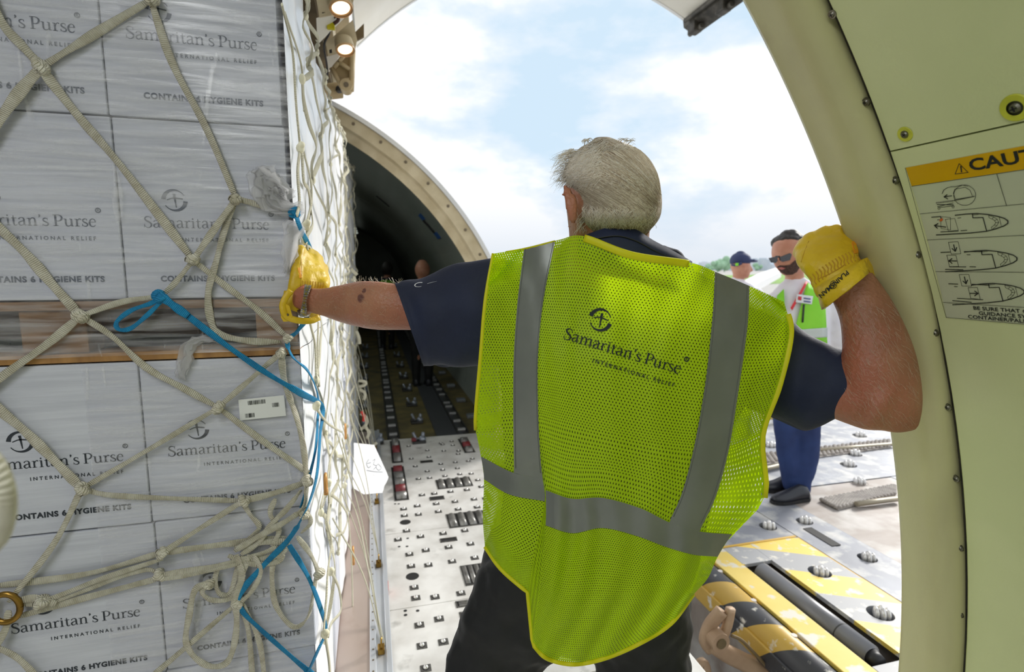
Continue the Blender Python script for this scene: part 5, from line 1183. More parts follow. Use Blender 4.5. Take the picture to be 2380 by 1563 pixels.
# left arm out to the load
loft_px(bm, [(1200, 670, 1180, 790, 1.23, .7), (1100, 655, 1090, 785, 1.235, .7), (1010, 660, 1010, 772, 1.24, .7), (950, 662, 953, 768, 1.25, .75), (880, 654, 884, 768, 1.265, .92), (836, 653, 838, 762, 1.29, .95), (790, 662, 790, 750, 1.325, .9), (750, 670, 748, 735, 1.345, .85), (714, 669, 712, 726, 1.352, .75), (690, 672, 684, 716, 1.36, .6)])
limb(bm, [(700, 690, 1.375, .022), (712, 650, 1.41, .018), (706, 620, 1.42, .011)])
# right arm: upper arm, elbow, forearm up to the jamb
loft_px(bm, [(1760, 750, 1730, 900, 1.20, .8), (1850, 785, 1815, 940, 1.165, .8), (1960, 830, 1910, 965, 1.10, .85), (2035, 862, 1965, 985, 1.065, .9), (2095, 880, 2010, 1000, 1.035, .9), (2128, 920, 2060, 1003, 1.04, .8)])
loft_px(bm, [(2060, 1003, 2134, 990, 1.04, .6), (1990, 985, 2138, 960, 1.04, .62), (1968, 930, 2136, 915, 1.045, .68), (1962, 860, 2124, 838, 1.05, .72), (1962, 800, 2102, 772, 1.065, .76), (1956, 745, 2072, 708, 1.08, .8), (1938, 700, 2038, 655, 1.10, .82), (1915, 655, 2005, 612, 1.115, .8), (1890, 615, 1975, 575, 1.13, .8)])
# legs
loft_px(bm, [(1180, 1380, 1400, 1400, 1.20, .65), (1110, 1470, 1310, 1490, 1.20, .7), (1065, 1563, 1230, 1580, 1.20, .7), (1005, 1680, 1150, 1700, 1.20, .8), (955, 1790, 1080, 1800, 1.16, .95), (910, 1930, 1010, 1940, 1.17, .95), (885, 2060, 965, 2065, 1.18, .95)])
loft_px(bm, [(1390, 1400, 1580, 1400, 1.20, .7), (1405, 1563, 1590, 1563, 1.20, .7), (1430, 1720, 1580, 1720, 1.20, .8), (1460, 1900, 1570, 1900, 1.16, .95), (1480, 2060, 1560, 2060, 1.17, .95)])
body = obj('body', bm, m_skin, man); remesh(body, .0065, 6)
# bruise on the left forearm: darker pigment of the skin there
def add_spot(m, P, r, col):
    nt = m.node_tree; N = nt.nodes; L = nt.links; b = N['Principled BSDF']; src = b.inputs['Base Color'].links[0].from_socket
    g = N.new('ShaderNodeTexCoord'); d = N.new('ShaderNodeVectorMath'); d.operation = 'DISTANCE'; d.inputs[1].default_value = P; L.new(g.outputs['Object'], d.inputs[0])
    nz = N.new('ShaderNodeTexNoise'); nz.inputs['Scale'].default_value = 60; L.new(g.outputs['Object'], nz.inputs[0])
    s = N.new('ShaderNodeMath'); s.operation = 'MULTIPLY_ADD'; s.inputs[1].default_value = r * 1.2; s.inputs[2].default_value = -r * .6; L.new(nz.outputs[0], s.inputs[0])
    a = N.new('ShaderNodeMath'); L.new(d.outputs['Value'], a.inputs[0]); L.new(s.outputs[0], a.inputs[1])
    mr = N.new('ShaderNodeMapRange'); mr.inputs[1].default_value = r * .7; mr.inputs[2].default_value = r * 1.15; mr.inputs[3].default_value = .75; mr.inputs[4].default_value = 0; L.new(a.outputs[0], mr.inputs[0])
    mx = N.new('ShaderNodeMixRGB'); L.new(mr.outputs[0], mx.inputs[0]); L.new(src, mx.inputs[1]); mx.inputs[2].default_value = col; L.new(mx.outputs[0], b.inputs['Base Color'])
bb = bvh_of(body)
for (px, py, r) in ((838, 692, .011), (846, 676, .006)):
    p = on(bb, px, py, 0.0)
    if p: add_spot(m_skin, p, r, srgb(72, 34, 44))
# eyes (he looks away and down)
for px in (1352, 1412):
    bm = nb(); sph(bm, atH(px, 470, 1.222), .012, 1, 1, 1, 10); obj('eye', bm, m_white, man, True)
# ---- trousers
bm = nb()
loft_px(bm, [(1140, 1230, 1640, 1250, 1.19, .40), (1118, 1290, 1618, 1340, 1.19, .44), (1122, 1390, 1604, 1410, 1.19, .46), (1170, 1450, 1600, 1460, 1.19, .44)], 28)
loft_px(bm, [(1118, 1320, 1420, 1360, 1.16, .75), (1088, 1390, 1380, 1440, 1.16, .755), (1060, 1460, 1300, 1520, 1.16, .755), (1034, 1563, 1240, 1590, 1.16, .755), (980, 1680, 1165, 1710, 1.14, .9), (925, 1790, 1095, 1810, 1.15, .9), (880, 1930, 1030, 1945, 1.16, .95), (850, 2070, 985, 2080, 1.17, .95)])
loft_px(bm, [(1350, 1360, 1602, 1380, 1.16, .755), (1375, 1460, 1603, 1460, 1.16, .8), (1385, 1563, 1606, 1563, 1.16, .8), (1415, 1720, 1600, 1720, 1.14, .9), (1445, 1900, 1590, 1900, 1.15, .95), (1462, 2075, 1585, 2075, 1.16, .95)])
tr_ = obj('trousers', bm, m_black_c, man); remesh(tr_, .009, 4); cloth_noise(tr_, .010, 13, 2, .006, 30)
# ---- shoes
def shoe(name, heel, toe, w, m, parent, sole=.02, h=.075):
    heel = Vector(heel); toe = Vector(toe); d = (toe - heel).normalized(); s = Vector((-d.y, d.x, 0)); L_ = (toe - heel).length; bm = nb(); R = []
    for t, ww, hh in ((-.02, .5, .5), (.06, .78, .95), (.25, .82, 1.2), (.42, .86, 1.0), (.62, 1.0, .74), (.82, .96, .58), (.96, .66, .46), (1.02, .3, .3)):
        c = heel + d * (L_ * t); R.append([c + s * (w / 2 * ww * math.cos(a)) + Vector((0, 0, sole + (max(0, math.sin(a)) * h * hh))) for a in [k * 2 * PI / 16 for k in range(16)]])
    rings(bm, R); o = obj(name, bm, m, parent, True)
    bm = nb(); R = []
    for t, ww in ((-.03, .5), (.05, .84), (.3, .84), (.6, 1.05), (.85, 1.0), (1.0, .6), (1.04, .3)):
        c = heel + d * (L_ * t); R.append([c + s * (w / 2 * ww * u) + Vector((0, 0, z)) for u, z in ((-1, 0), (1, 0), (1, sole), (-1, sole))])
    rings(bm, R); s_ = obj('sole', bm, m_black, None); s_.parent = o; return o
fL = atH(915, 2080, 1.16); fR = atH(1525, 2080, 1.16)
shoe('shoe', (fL.x - .02, fL.y - .06, .001), (fL.x - .08, fL.y + .22, .001), .10, m_shoe, man); shoe('shoe', (fR.x, fR.y - .06, .001), (fR.x + .06, fR.y + .22, .001), .10, m_shoe, man)
# ---- navy shirt: trunk and short sleeves
bm = nb()
loft_px(bm, [(1290, 600, 1630, 635, 1.20, .22), (1210, 630, 1735, 695, 1.21, .25), (1165, 665, 1795, 745, 1.22, .29), (1155, 750, 1795, 805, 1.21, .33), (1155, 850, 1755, 890, 1.20, .36), (1165, 960, 1710, 980, 1.20, .38), (1170, 1080, 1675, 1090, 1.19, .42), (1165, 1200, 1645, 1210, 1.19, .44), (1155, 1290, 1625, 1300, 1.19, .45)], 28)
sh = obj('shirt', bm, m_navy, man); remesh(sh, .006, 5)
cloth_noise(sh, .006, 16, 5, .003, 42)
def sleeve(secs, folds, seg=72, n=8):
    S_ = [list(q) for q in secs]; out = []
    Q = [S_[0]] + S_ + [S_[-1]]
    for i in range(1, len(Q) - 2):
        for k in range(n):
            t = k / n; out.append([0.5 * ((2 * q) + (r - p) * t + (2 * p - 5 * q + 4 * r - w) * t * t + (3 * q - p - 3 * r + w) * t ** 3) for p, q, r, w in zip(Q[i - 1], Q[i], Q[i + 1], Q[i + 2])])
    out.append(S_[-1]); R = [ring_px(*q, seg=seg, sq=1.12) for q in out]; m_ = len(R)
    for i, r in enumerate(R):
        c = sum(r, Vector()) / seg; t = i / (m_ - 1)
        for k in range(seg):
            d = (r[k] - c).normalized(); w = math.sin(PI * min(1, t * 1.15)) if t < .9 else .25
            r[k] = r[k] + d * (folds(t, k / seg) + .003 * noise.noise(r[k] * 14)) * w
    bm = nb(); rings(bm, R, cap=False); thicken(bm, .0016); return obj('sleeve', bm, m_navy, sh, True)
sl1 = sleeve([(1230, 620, 1190, 850, 1.23, .6), (1150, 600, 1118, 850, 1.235, .66), (1080, 614, 1066, 849, 1.24, .70), (1020, 630, 1030, 850, 1.245, .72), (970, 646, 1004, 850, 1.25, .72), (940, 652, 992, 851, 1.255, .70), (917, 657, 984, 851, 1.257, .70)],
    lambda t, a: .004 * math.sin(t * 16 + a * 9) * math.sin(a * 2 * PI + 1) + .003 * math.sin(a * 26 + t * 5))
sl2 = sleeve([(1775, 705, 1735, 950, 1.20, .6), (1828, 738, 1785, 966, 1.18, .66), (1875, 772, 1832, 985, 1.15, .70), (1910, 792, 1872, 1001, 1.125, .72), (1955, 812, 1905, 992, 1.10, .74), (2005, 835, 1940, 975, 1.08, .76), (2046, 856, 1972, 962, 1.065, .78)],
    lambda t, a: .0055 * math.sin(t * 30 + 5 * math.sin(t * 7) + 3 * math.sin(a * 9)) * max(0, math.cos(a * 2 * PI - PI + .45)) ** 1.5 + .003 * math.sin(a * 22 + t * 6))
shb = bvh_of(sh)
# cuffs
def edge_loop(name, pts, w, m, parent, n=6, th=.003, nr=None):
    bm = nb(); P = catmull(pts, n); sweep(bm, P, w, th, nr or (lambda p: (EYE - p)), 8); return obj(name, bm, m, parent, True)
bm = nb()
for (x0, y0, x1, y1) in ((932, 662, 950, 730),): pass
m_wprint = mat('white_print', srgb(226, 228, 232), .6)
lv_, lf_ = [], []
strokes(lv_, lf_, circle_pts(0, 0, 1, 60, 300, 14, .30, .12), False); strokes(lv_, lf_, [(1.6, .1, .10), (2.4, .5, .12), (3.6, .9, .04)], False)
bm.free(); text_on('sleeve_print', (lv_, lf_), bvh_of(sl1), m_wprint, 975, 662, 11, -1, 1.2, -5, man, .0015)
# collar standing round the nape
def strip(name, top, bot, m, parent, n=5, th=.004):
    T = catmull(top, n); B_ = catmull(bot, n); bm = nb(); V = [[bm.verts.new(T[i].lerp(B_[i], k / 3) + Vector((0, 0, 0))) for k in range(4)] for i in range(len(T))]
    for i in range(len(T) - 1):
        for k in range(3): bm.faces.new((V[i][k], V[i + 1][k], V[i + 1][k + 1], V[i][k + 1]))
    thicken(bm, th); return obj(name, bm, m, parent, True)
strip('collar', [atH(*q) for q in ((1348, 556, 1.085), (1380, 541, 1.065), (1430, 527, 1.055), (1475, 535, 1.055), (1515, 560, 1.06), (1560, 584, 1.065), (1606, 610, 1.07))],
      [atH(*q) for q in ((1345, 600, 1.07), (1380, 612, 1.05), (1430, 625, 1.035), (1480, 630, 1.03), (1530, 640, 1.035), (1570, 645, 1.045), (1610, 650, 1.055))], m_navy, man)
strip('collar_seam', [atH(*q) for q in ((1362, 562, 1.062), (1400, 551, 1.05), (1440, 548, 1.044), (1480, 560, 1.042), (1520, 582, 1.048), (1560, 600, 1.055))],
      [atH(*q) for q in ((1362, 564, 1.062), (1400, 553, 1.05), (1440, 550, 1.044), (1480, 562, 1.042), (1520, 584, 1.048), (1560, 602, 1.055))], m_black, man, th=.002)
# ---- mesh safety vest
COLS = [0, .12, .22, .235, .36, .50, .64, .75, .87, 1.0]
ROWS = [0, .14, .28, .42, .49, .53, .61, .79, 1.0]
G = [[(1147, 590), (1218, 578), (1290, 560), (1298, 558), (1355, 549), (1468, 590), (1605, 611), (1662, 632), (1742, 665), (1822, 702)],
     [(1128, 700), (1203, 700), (1262, 703), (1270, 704), (1345, 708), (1450, 720), (1568, 736), (1655, 748), (1737, 762), (1838, 775)],
     [(1117, 830), (1194, 832), (1250, 835), (1258, 836), (1325, 845), (1432, 862), (1548, 885), (1638, 900), (1716, 912), (1812, 895)],
     [(1105, 978), (1193, 965), (1251, 970), (1259, 971), (1320, 988), (1420, 1012), (1530, 1035), (1612, 1045), (1693, 1050), (1772, 1015)],
     [(1112, 1030), (1194, 1050), (1256, 1065), (1264, 1070), (1325, 1092), (1408, 1098), (1506, 1122), (1584, 1150), (1662, 1160), (1777, 1157)],
     [(1118, 1062), (1194, 1100), (1261, 1112), (1268, 1140), (1330, 1160), (1400, 1158), (1488, 1182), (1556, 1215), (1626, 1236), (1702, 1243)],
     [(1125, 1115), (1184, 1150), (1266, 1166), (1268, 1222), (1330, 1240), (1400, 1228), (1478, 1246), (1548, 1272), (1612, 1290), (1668, 1295)],
     [(1122, 1200), (1163, 1262), (1240, 1305), (1256, 1360), (1310, 1380), (1385, 1380), (1458, 1382), (1525, 1380), (1588, 1370), (1645, 1345)],
     [(1127, 1272), (1165, 1325), (1228, 1380), (1238, 1500), (1272, 1532), (1335, 1545), (1410, 1530), (1490, 1495), (1560, 1450), (1612, 1382)]]
DU = [1.115, 1.055, 1.03, 1.03, 1.01, 1.00, 1.00, 1.01, 1.03, 1.065]
DR = [.065, .02, .0, .0, .0, .0, .0, -.005, -.01]
def gcp(i, j, back=True):
    x, y = G[j][i]; d = DU[i] + DR[j]
    if j == 0: d = DU[i] + (.045, .05, .045, .04, .015, -.005, .008, .04, .05, .02)[i]
    if j >= 4: d += (.02, .03, .035, -.01, -.015, 0, 0, 0, 0, .01)[i] * (1 if j > 4 else .4)
    if not back: d = 1.17 + .13 * (1 - abs(2 * COLS[i] - 1) ** 2.5) + (0 if j else -.12)
    return Vector((x, y, d))
def cmv(P, t):
    n = len(P) - 1; t = min(max(t, 0), n); i = min(int(t), n - 1); f = t - i
    a = P[i - 1] if i > 0 else P[0] * 2 - P[1]; b = P[i]; c = P[i + 1]; d = P[i + 2] if i + 2 <= n else P[n] * 2 - P[n - 1]
    return 0.5 * ((2 * b) + (c - a) * f + (2 * a - 5 * b + 4 * c - d) * f * f + (3 * b - a - 3 * c + d) * f ** 3)
def pidx(L_, v):
    for i in range(len(L_) - 1):
        if v <= L_[i + 1] or i == len(L_) - 2: return i + (v - L_[i]) / (L_[i + 1] - L_[i])
def vest(u, v, off=0.0, back=True):
    ci = pidx(COLS, u); rj = pidx(ROWS, v)
    # near the pleat the columns meet sharply: interpolate columns in two groups
    rowpts = []
    j0 = max(0, int(rj) - 1); j1 = min(len(ROWS) - 1, int(rj) + 2)
    col = []
    for i in range(len(COLS)):
        col.append(cmv([gcp(i, j, back) for j in range(len(ROWS))], rj))
    if ci <= 2: p = cmv(col[:3], ci)
    elif ci < 3: p = col[2].lerp(col[3], ci - 2)
    else: p = cmv(col[3:], ci - 3)
    d = p.z
    if back:
        edge = min(1, min(u, 1 - u) / .08)
        d += .0065 * math.sin(u * 46 + 2.2 * math.sin(v * 7)) * (v ** 1.2) * edge + .0035 * noise.noise(Vector((u * 9, v * 7, 1))) * edge * 1.5
        d += .010 * math.exp(-((u - .37) / .05) ** 2) * min(1, v * 1.6) * edge - .007 * math.exp(-((u - .30) / .04) ** 2) * min(1, max(0, v - .15) * 2) * edge
        d += .006 * math.exp(-((u - .60) / .05) ** 2) * max(0, 1 - v * 3)
        # drawn wrinkles fanning from the neckline
        d += .0018 * math.sin((u - .5) * 120 * (.5 + v)) * max(0, 1 - v * 2.2)
    return atH(p.x, p.y, d - off)
# cache a fine grid of the vest so that its other pieces are quick
def vest_mat():
    m = bpy.data.materials.new('lime_mesh'); m.use_nodes = True; nt = m.node_tree; N = nt.nodes; L = nt.links; b = N['Principled BSDF']
    c1 = srgb(200, 236, 4); b.inputs['Base Color'].default_value = c1; b.inputs['Roughness'].default_value = .6
    tl = N.new('ShaderNodeBsdfTranslucent'); tl.inputs[0].default_value = c1; ms = N.new('ShaderNodeMixShader'); ms.inputs[0].default_value = .45
    L.new(b.outputs[0], ms.inputs[1]); L.new(tl.outputs[0], ms.inputs[2])
    tr = N.new('ShaderNodeBsdfTransparent'); mh = N.new('ShaderNodeMixShader')
    uv = N.new('ShaderNodeTexCoord'); sp = N.new('ShaderNodeSeparateXYZ'); L.new(uv.outputs['UV'], sp.inputs[0])
    def mth(op, a, bb_=None, c=None):
        n = N.new('ShaderNodeMath'); n.operation = op
        for k, q in enumerate((a, bb_, c)):
            if q is None: continue
            if isinstance(q, (int, float)): n.inputs[k].default_value = q
            else: L.new(q, n.inputs[k])
        return n.outputs[0]
    PXU, PYV = .0058, .0052     # pitch across and down, metres
    row = mth('MULTIPLY', sp.outputs[1], 1 / PYV * 1.0); rf = mth('FLOOR', row); par_ = mth('MULTIPLY', mth('MODULO', rf, 2.0), .5)
    fu = mth('SUBTRACT', mth('FRACT', mth('ADD', mth('MULTIPLY', sp.outputs[0], 1 / PXU), par_)), .5); fv = mth('SUBTRACT', mth('FRACT', row), .5)
    e = mth('ADD', mth('POWER', mth('MULTIPLY', fu, 1 / .155), 2.0), mth('POWER', mth('MULTIPLY', fv, 1 / .27), 2.0)); hole = mth('LESS_THAN', e, 1.0)
    L.new(hole, mh.inputs[0]); L.new(ms.outputs[0], mh.inputs[1]); L.new(tr.outputs[0], mh.inputs[2]); L.new(mh.outputs[0], N['Material Output'].inputs[0])
    nz = N.new('ShaderNodeTexNoise'); nz.inputs['Scale'].default_value = 14; L.new(uv.outputs['Object'], nz.inputs[0]); bp = N.new('ShaderNodeBump'); bp.inputs['Strength'].default_value = .35; bp.inputs['Distance'].default_value = .01
    L.new(nz.outputs[0], bp.inputs['Height']); L.new(bp.outputs[0], b.inputs['Normal'])
    return m
m_vest = vest_mat()
m_refl = mat('grey_reflective_tape', srgb(126, 130, 124), 0.34, 0.25, srgb(116, 120, 114), 7, bump=.12, bscale=12)
m_trim = mat('yellow_binding', srgb(226, 222, 10), 0.55, trans=.25)
def vest_patch(u0, u1, v0, v1, nu, nv, off, back=True):
    bm = nb(); uvl = bm.loops.layers.uv.verify()
    us = sorted(set([u0 + (u1 - u0) * i / nu for i in range(nu + 1)] + [c for c in (.22, .235) if u0 < c < u1])); vs2 = [v0 + (v1 - v0) * j / nv for j in range(nv + 1)]
    V = [[bm.verts.new(vest(u, v, off, back)) for u in us] for v in vs2]
    for j in range(nv):
        for i in range(len(us) - 1):
            f = bm.faces.new((V[j][i], V[j][i + 1], V[j + 1][i + 1], V[j + 1][i])); f.smooth = True
            for lp, (a, b_) in zip(f.loops, ((us[i], vs2[j]), (us[i + 1], vs2[j]), (us[i + 1], vs2[j + 1]), (us[i], vs2[j + 1]))): lp[uvl].uv = (a * .60, b_ * .82)
    return bm
vt = obj('safety_vest', vest_patch(0, 1, 0, 1, 70, 80, 0), m_vest, man, True)
vt_loc = Vector((0, 0, 0))
bvv = bvh_of(vt)
# front half and side panels
bm = vest_patch(0, 1, 0, 1, 16, 20, 0, False); fr_ = obj('vest_front', bm, m_vest, vt, True)
for u in (0, 1):
    bm = nb(); uvl = bm.loops.layers.uv.verify(); n = 14
    V = [[bm.verts.new(vest(u, .44 + .56 * j / n).lerp(vest(u, .44 + .56 * j / n, 0, False), k / 3)) for k in range(4)] for j in range(n + 1)]
    for j in range(n):
        for k in range(3):
            f = bm.faces.new((V[j][k], V[j][k + 1], V[j + 1][k + 1], V[j + 1][k])); f.smooth = True
            for lp, (a, b_) in zip(f.loops, ((k, j), (k + 1, j), (k + 1, j + 1), (k, j + 1))): lp[uvl].uv = (a * .05, b_ * .033)
    obj('side_panel', bm, m_vest, vt, True)
for nm, a in (('reflective_stripe', (.12, .22, .0, .53, 4, 60)), ('reflective_stripe', (.75, .87, .0, .53, 5, 60)), ('reflective_band', (0, .2199, .53, .61, 20, 6)), ('reflective_band', (.2355, 1, .53, .61, 60, 6))):
    bm = vest_patch(*a, .0022); obj(nm, bm, m_refl, vt, True)
def vedge(name, pts, w=.011, th=.004):
    bm = nb(); P = [vest(u, v, .001) for u, v in pts]; sweep(bm, P, w, th, lambda p: (EYE - p), 8); return obj(name, bm, m_trim, vt, True)
vedge('hem_binding', [(i / 60, 1.0) for i in range(61)], .008)
vedge('neck_binding', [(.365 + .27 * i / 24, .004) for i in range(25)], .014)
vedge('armhole_binding', [(0.0, .44 * i / 24) for i in range(25)], .008)
vedge('armhole_binding', [(1.0, .06 + .43 * i / 24) for i in range(25)], .012)
vedge('shoulder_seam', [(.05 + .17 * i / 8, .001) for i in range(9)], .004)
# stitching lines along the tape edges
m_st = mat('stitch_grey', srgb(96, 100, 96), .6)
for u, v0, v1 in ((.125, .0, .52), (.215, .0, .52), (.757, .0, .52), (.863, .0, .52)):
    bm = nb(); P = [vest(u, v0 + (v1 - v0) * i / 50, .0032) for i in range(51)]; sweep(bm, P, .0009, .0006, lambda p: (EYE - p), 6); obj('stitching', bm, m_st, vt)
LG = logo_mesh(1.0)
m_inkv = mat('vest_print', srgb(14, 28, 30), .7)
text_on('printed_logo', LG, bvv, m_inkv, 1308, 787, 272, 83, 83, -272, vt, .0022)
# ---- hair: combed cap plus several thousand strands
hb = nb()
loft_px(hb, [(1376, 331, 1440, 330, 1.09, 1.1), (1350, 342, 1478, 343, 1.09, 1.05), (1326, 368, 1507, 370, 1.09, 1.04), (1308, 404, 1526, 406, 1.085, 1.04), (1326, 438, 1533, 440, 1.085, 1.03), (1344, 470, 1536, 474, 1.088, 1.0), (1348, 500, 1532, 504, 1.095, .98), (1356, 522, 1520, 524, 1.105, .95)], 28)
m_hair = mat('hair_base', srgb(172, 156, 136), 0.6, 0, srgb(140, 124, 106), 30, (1, 1, .25), bump=.6, bscale=60, bstretch=(3, 3, .4))
hc = obj('hair', hb, m_hair, man); remesh(hc, .005, 3)
hb_ = bvh_of(hc)
HM = [mat('hair_light', srgb(240, 230, 212), .35), mat('hair_mid', srgb(206, 190, 166), .35), mat('hair_dark', srgb(166, 146, 124), .4), mat('hair_white', srgb(228, 224, 214), .5)]
hsb = [nb() for _ in HM]
def strand(pts, bmx, w=.0009, lift=.002, strict=False):
    P = []
    for i, q in enumerate(pts):
        p = on(hb_, q[0], q[1], lift * (.6 + .8 * i / len(pts)))
        if p is None: p = on(hb_, q[0] * .96 + 1425 * .04, q[1] * .96 + 440 * .04, lift)
        if p is None:
            if strict: return
            p = atH(q[0], q[1], 1.085)
        P.append(p)
    if strict and any((a - b).length > .05 for a, b in zip(P, P[1:])): return
    P = catmull(P, 2); n = len(P)
    sd_ = Vector((random.uniform(-1, 1), random.uniform(-1, 1), random.uniform(-1, 1)))
    vsx = []
    for i, p in enumerate(P):
        t = (P[min(i + 1, n - 1)] - P[max(i - 1, 0)]).normalized(); s = t.cross(p - EYE).normalized(); ww = w * (1 - .75 * (i / (n - 1)) ** 2); nn = t.cross(s).normalized()
        vsx.append((bmx.verts.new(p + s * ww), bmx.verts.new(p - s * ww), bmx.verts.new(p - nn * ww * 1.0)))
    for a, b_ in zip(vsx, vsx[1:]):
        for k in range(3):
            f = bmx.faces.new((a[k], a[(k + 1) % 3], b_[(k + 1) % 3], b_[k])); f.smooth = True
def L2(a, b, t): return (a[0] + (b[0] - a[0]) * t, a[1] + (b[1] - a[1]) * t)
random.seed(3)
for k in range(5200):
    s = random.random(); j = lambda a: random.gauss(0, a)
    kind = random.random()
    if kind < .60:      # long strands combed from the left and the top round to the lower right
        st_ = cmv([Vector((1474, 352, 0)), Vector((1412, 324, 0)), Vector((1345, 372, 0)), Vector((1335, 418, 0)), Vector((1352, 462, 0))], s * 4)
        en = cmv([Vector((1530, 405, 0)), Vector((1535, 450, 0)), Vector((1530, 490, 0)), Vector((1505, 520, 0)), Vector((1425, 524, 0))], s * 4 + j(.10) + .12 * math.sin(s * 40))
        mid = (st_ + en) / 2 + Vector((26, -26, 0)) * (1.1 - .9 * s) + Vector((j(2.5), j(2.5), 0))
        t0 = random.uniform(0, .35); t1 = random.uniform(.75, 1.04)
        pts = []
        for i in range(6):
            t = t0 + (t1 - t0) * i / 5; p = st_ * (1 - t) ** 2 + mid * 2 * t * (1 - t) + en * t * t; pts.append((p.x + j(.5), p.y + j(.5)))
        strand(pts, hsb[random.choice((0, 1, 1, 2, 2, 3) if s < .55 else (0, 0, 1, 1, 2))], .00035 + .0003 * random.random(), .002, True)
    elif kind < .80:    # wisps swept out to the left
        a = (random.uniform(1328, 1400), random.uniform(345, 418)); dx = random.uniform(18, 55)
        pts = [(a[0] - dx * t, a[1] + (random.uniform(-6, 20)) * t + 14 * t * t) for t in (0, .35, .7, 1.0)]; strand(pts, hsb[random.choice((0, 0, 3, 1))], .0004, .003)
    elif kind < .86:
        a = (random.uniform(1355, 1470), random.uniform(322, 348)); pts = [(a[0] + 8 * t, a[1] - (5) * t + 5 * t * t) for t in (-.6, .0, .6, 1.2)]; strand(pts, hsb[random.choice((0, 1, 3))], .0005, .003)
    else:               # short curls along the nape
        x = random.uniform(1350, 1522); y = random.uniform(478, 512); d = random.uniform(-16, 10); ln = random.uniform(18, 34) * (1.25 if x < 1420 else .8)
        pts = [(x + d * t + 5 * math.sin(t * 5 + x), y + ln * t) for t in (0, .3, .6, .85, 1.0)]; strand(pts, hsb[random.choice((0, 0, 1, 3, 2))], .00045, .003)
for bmx, mm in zip(hsb, HM):
    o = obj('hair_strands', bmx, mm, hc); o['kind'] = 'stuff'
# fine hair on the forearms
ab = nb(); random.seed(9)
for k in range(520):
    if k < 330: px, py = random.uniform(1960, 2130), random.uniform(700, 990); dx, dy = random.uniform(4, 16), random.uniform(6, 20)
    else: px, py = random.uniform(760, 935), random.uniform(655, 765); dx, dy = random.uniform(-14, 6), random.uniform(-12, 6)
    p0 = on(bb, px, py, .0); p1 = on(bb, px + dx * .5, py + dy * .5, .002); p2 = on(bb, px + dx, py + dy, .003)
    if None in (p0, p1, p2): continue
    if (p0 - p2).length > .04: continue
    sweep(ab, [p0, p1, p2], .00028, .00028, (0, -1, 0), 3, cap=False)
for k in range(110):   # stubble that breaks the outline of the arms
    if k < 60:
        t = random.random(); q = cmv([Vector((2060, 690, 1.08)), Vector((2098, 765, 1.065)), Vector((2126, 845, 1.05)), Vector((2137, 925, 1.045))], t * 3); d = (random.uniform(5, 14), random.uniform(0, 14))
    else:
        q = cmv([Vector((780, 664, 1.31)), Vector((836, 653, 1.27)), Vector((880, 654, 1.23)), Vector((930, 656, 1.2))], random.random() * 3); d = (random.uniform(-8, 8), random.uniform(-12, -4))
    sweep(ab, [atH(q.x - d[0] * .3, q.y - d[1] * .3, q.z), atH(q.x + d[0] * .5, q.y + d[1] * .3, q.z), atH(q.x + d[0], q.y + d[1], q.z)], .0005, .0005, (0, -1, 0), 3, cap=False)
o = obj('arm_hair', ab, HM[1], man); o['kind'] = 'stuff'
# ---- gloves
def glove_parts(lofts, limbs, name, extra_noise=.0012, vox=.0042):
    bm = nb()
    for l in lofts: loft_px(bm, l, 20)
    for l in limbs: limb(bm, l)
    g = obj(name, bm, m_glove, man); remesh(g, vox, 3); cloth_noise(g, .0035, 26, 3, extra_noise, 70); return g
gl = glove_parts([[(664, 688, 752, 682, 1.362, .36, 1.45), (668, 672, 764, 672, 1.362, .38, 1.45), (676, 645, 760, 648, 1.372, .40, 1.46), (683, 615, 744, 622, 1.39, .42, 1.46), (689, 592, 722, 598, 1.405, .45, 1.46), (694, 573, 708, 578, 1.43, .55, 1.46)]],
                 [[(750, 664, 1.42, .016), (753, 645, 1.47, .015), (750, 625, 1.53, .015)], [(743, 640, 1.44, .015), (742, 618, 1.49, .013), (738, 602, 1.55, .014)], [(732, 625, 1.45, .02), (733, 602, 1.50, .016), (728, 590, 1.56, .013)], [(716, 612, 1.46, .019), (718, 590, 1.51, .014), (716, 580, 1.56, .012)],
                  [(690, 640, 1.385, .016), (694, 605, 1.405, .013), (699, 580, 1.425, .010)]], 'glove')
def cuff(name, top, bot, m, parent, seg=28, flare=1.0, open_=None):
    """turned-out leather cuff: a tube between two outline rings"""
    if len(top) == 6: top = top + (top[4],); bot = bot + (bot[4],)
    R = []
    for t in (0, .33, .66, 1.0):
        q = [a + (b - a) * t for a, b in zip(bot, top)]; R.append(ring_px(*q[:6], seg=seg, dhb=q[6]))
    for k, r in enumerate(R):
        for i in range(seg): r[i] = r[i] + (r[i] - sum(r, Vector()) / seg).normalized() * .002 * math.sin(i * 1.7 + k)
    bm = nb(); rings(bm, R, cap=False); thicken(bm, .0022); return obj(name, bm, m, parent, True)
cuff('glove_cuff', (662, 676, 764, 670, 1.365, .38, 1.45), (654, 712, 738, 744, 1.345, .34, 1.42), m_glove, gl)
cuff('cuff_lining', (667, 678, 758, 673, 1.366, .34, 1.448), (659, 712, 734, 741, 1.347, .30, 1.418), m_glove_in, gl)
bm = nb(); P = catmull([atH(*q) for q in ((676, 676, 1.335), (664, 692, 1.325), (657, 712, 1.320), (664, 734, 1.32), (690, 745, 1.33), (722, 746, 1.35), (742, 738, 1.37))], 6); sweep(bm, P, .016, .005, lambda p: (EYE - p), 8); obj('cuff_rim', bm, m_glove, gl, True)
bm = nb(); P = [atH(*q, 1.325) for q in ((656, 712), (664, 705), (674, 712), (680, 735), (676, 747), (660, 748), (654, 738))]; v = [bm.verts.new(p) for p in P]; bm.faces.new(v); thicken(bm, .003); obj('snap_flap', bm, m_glove, gl)
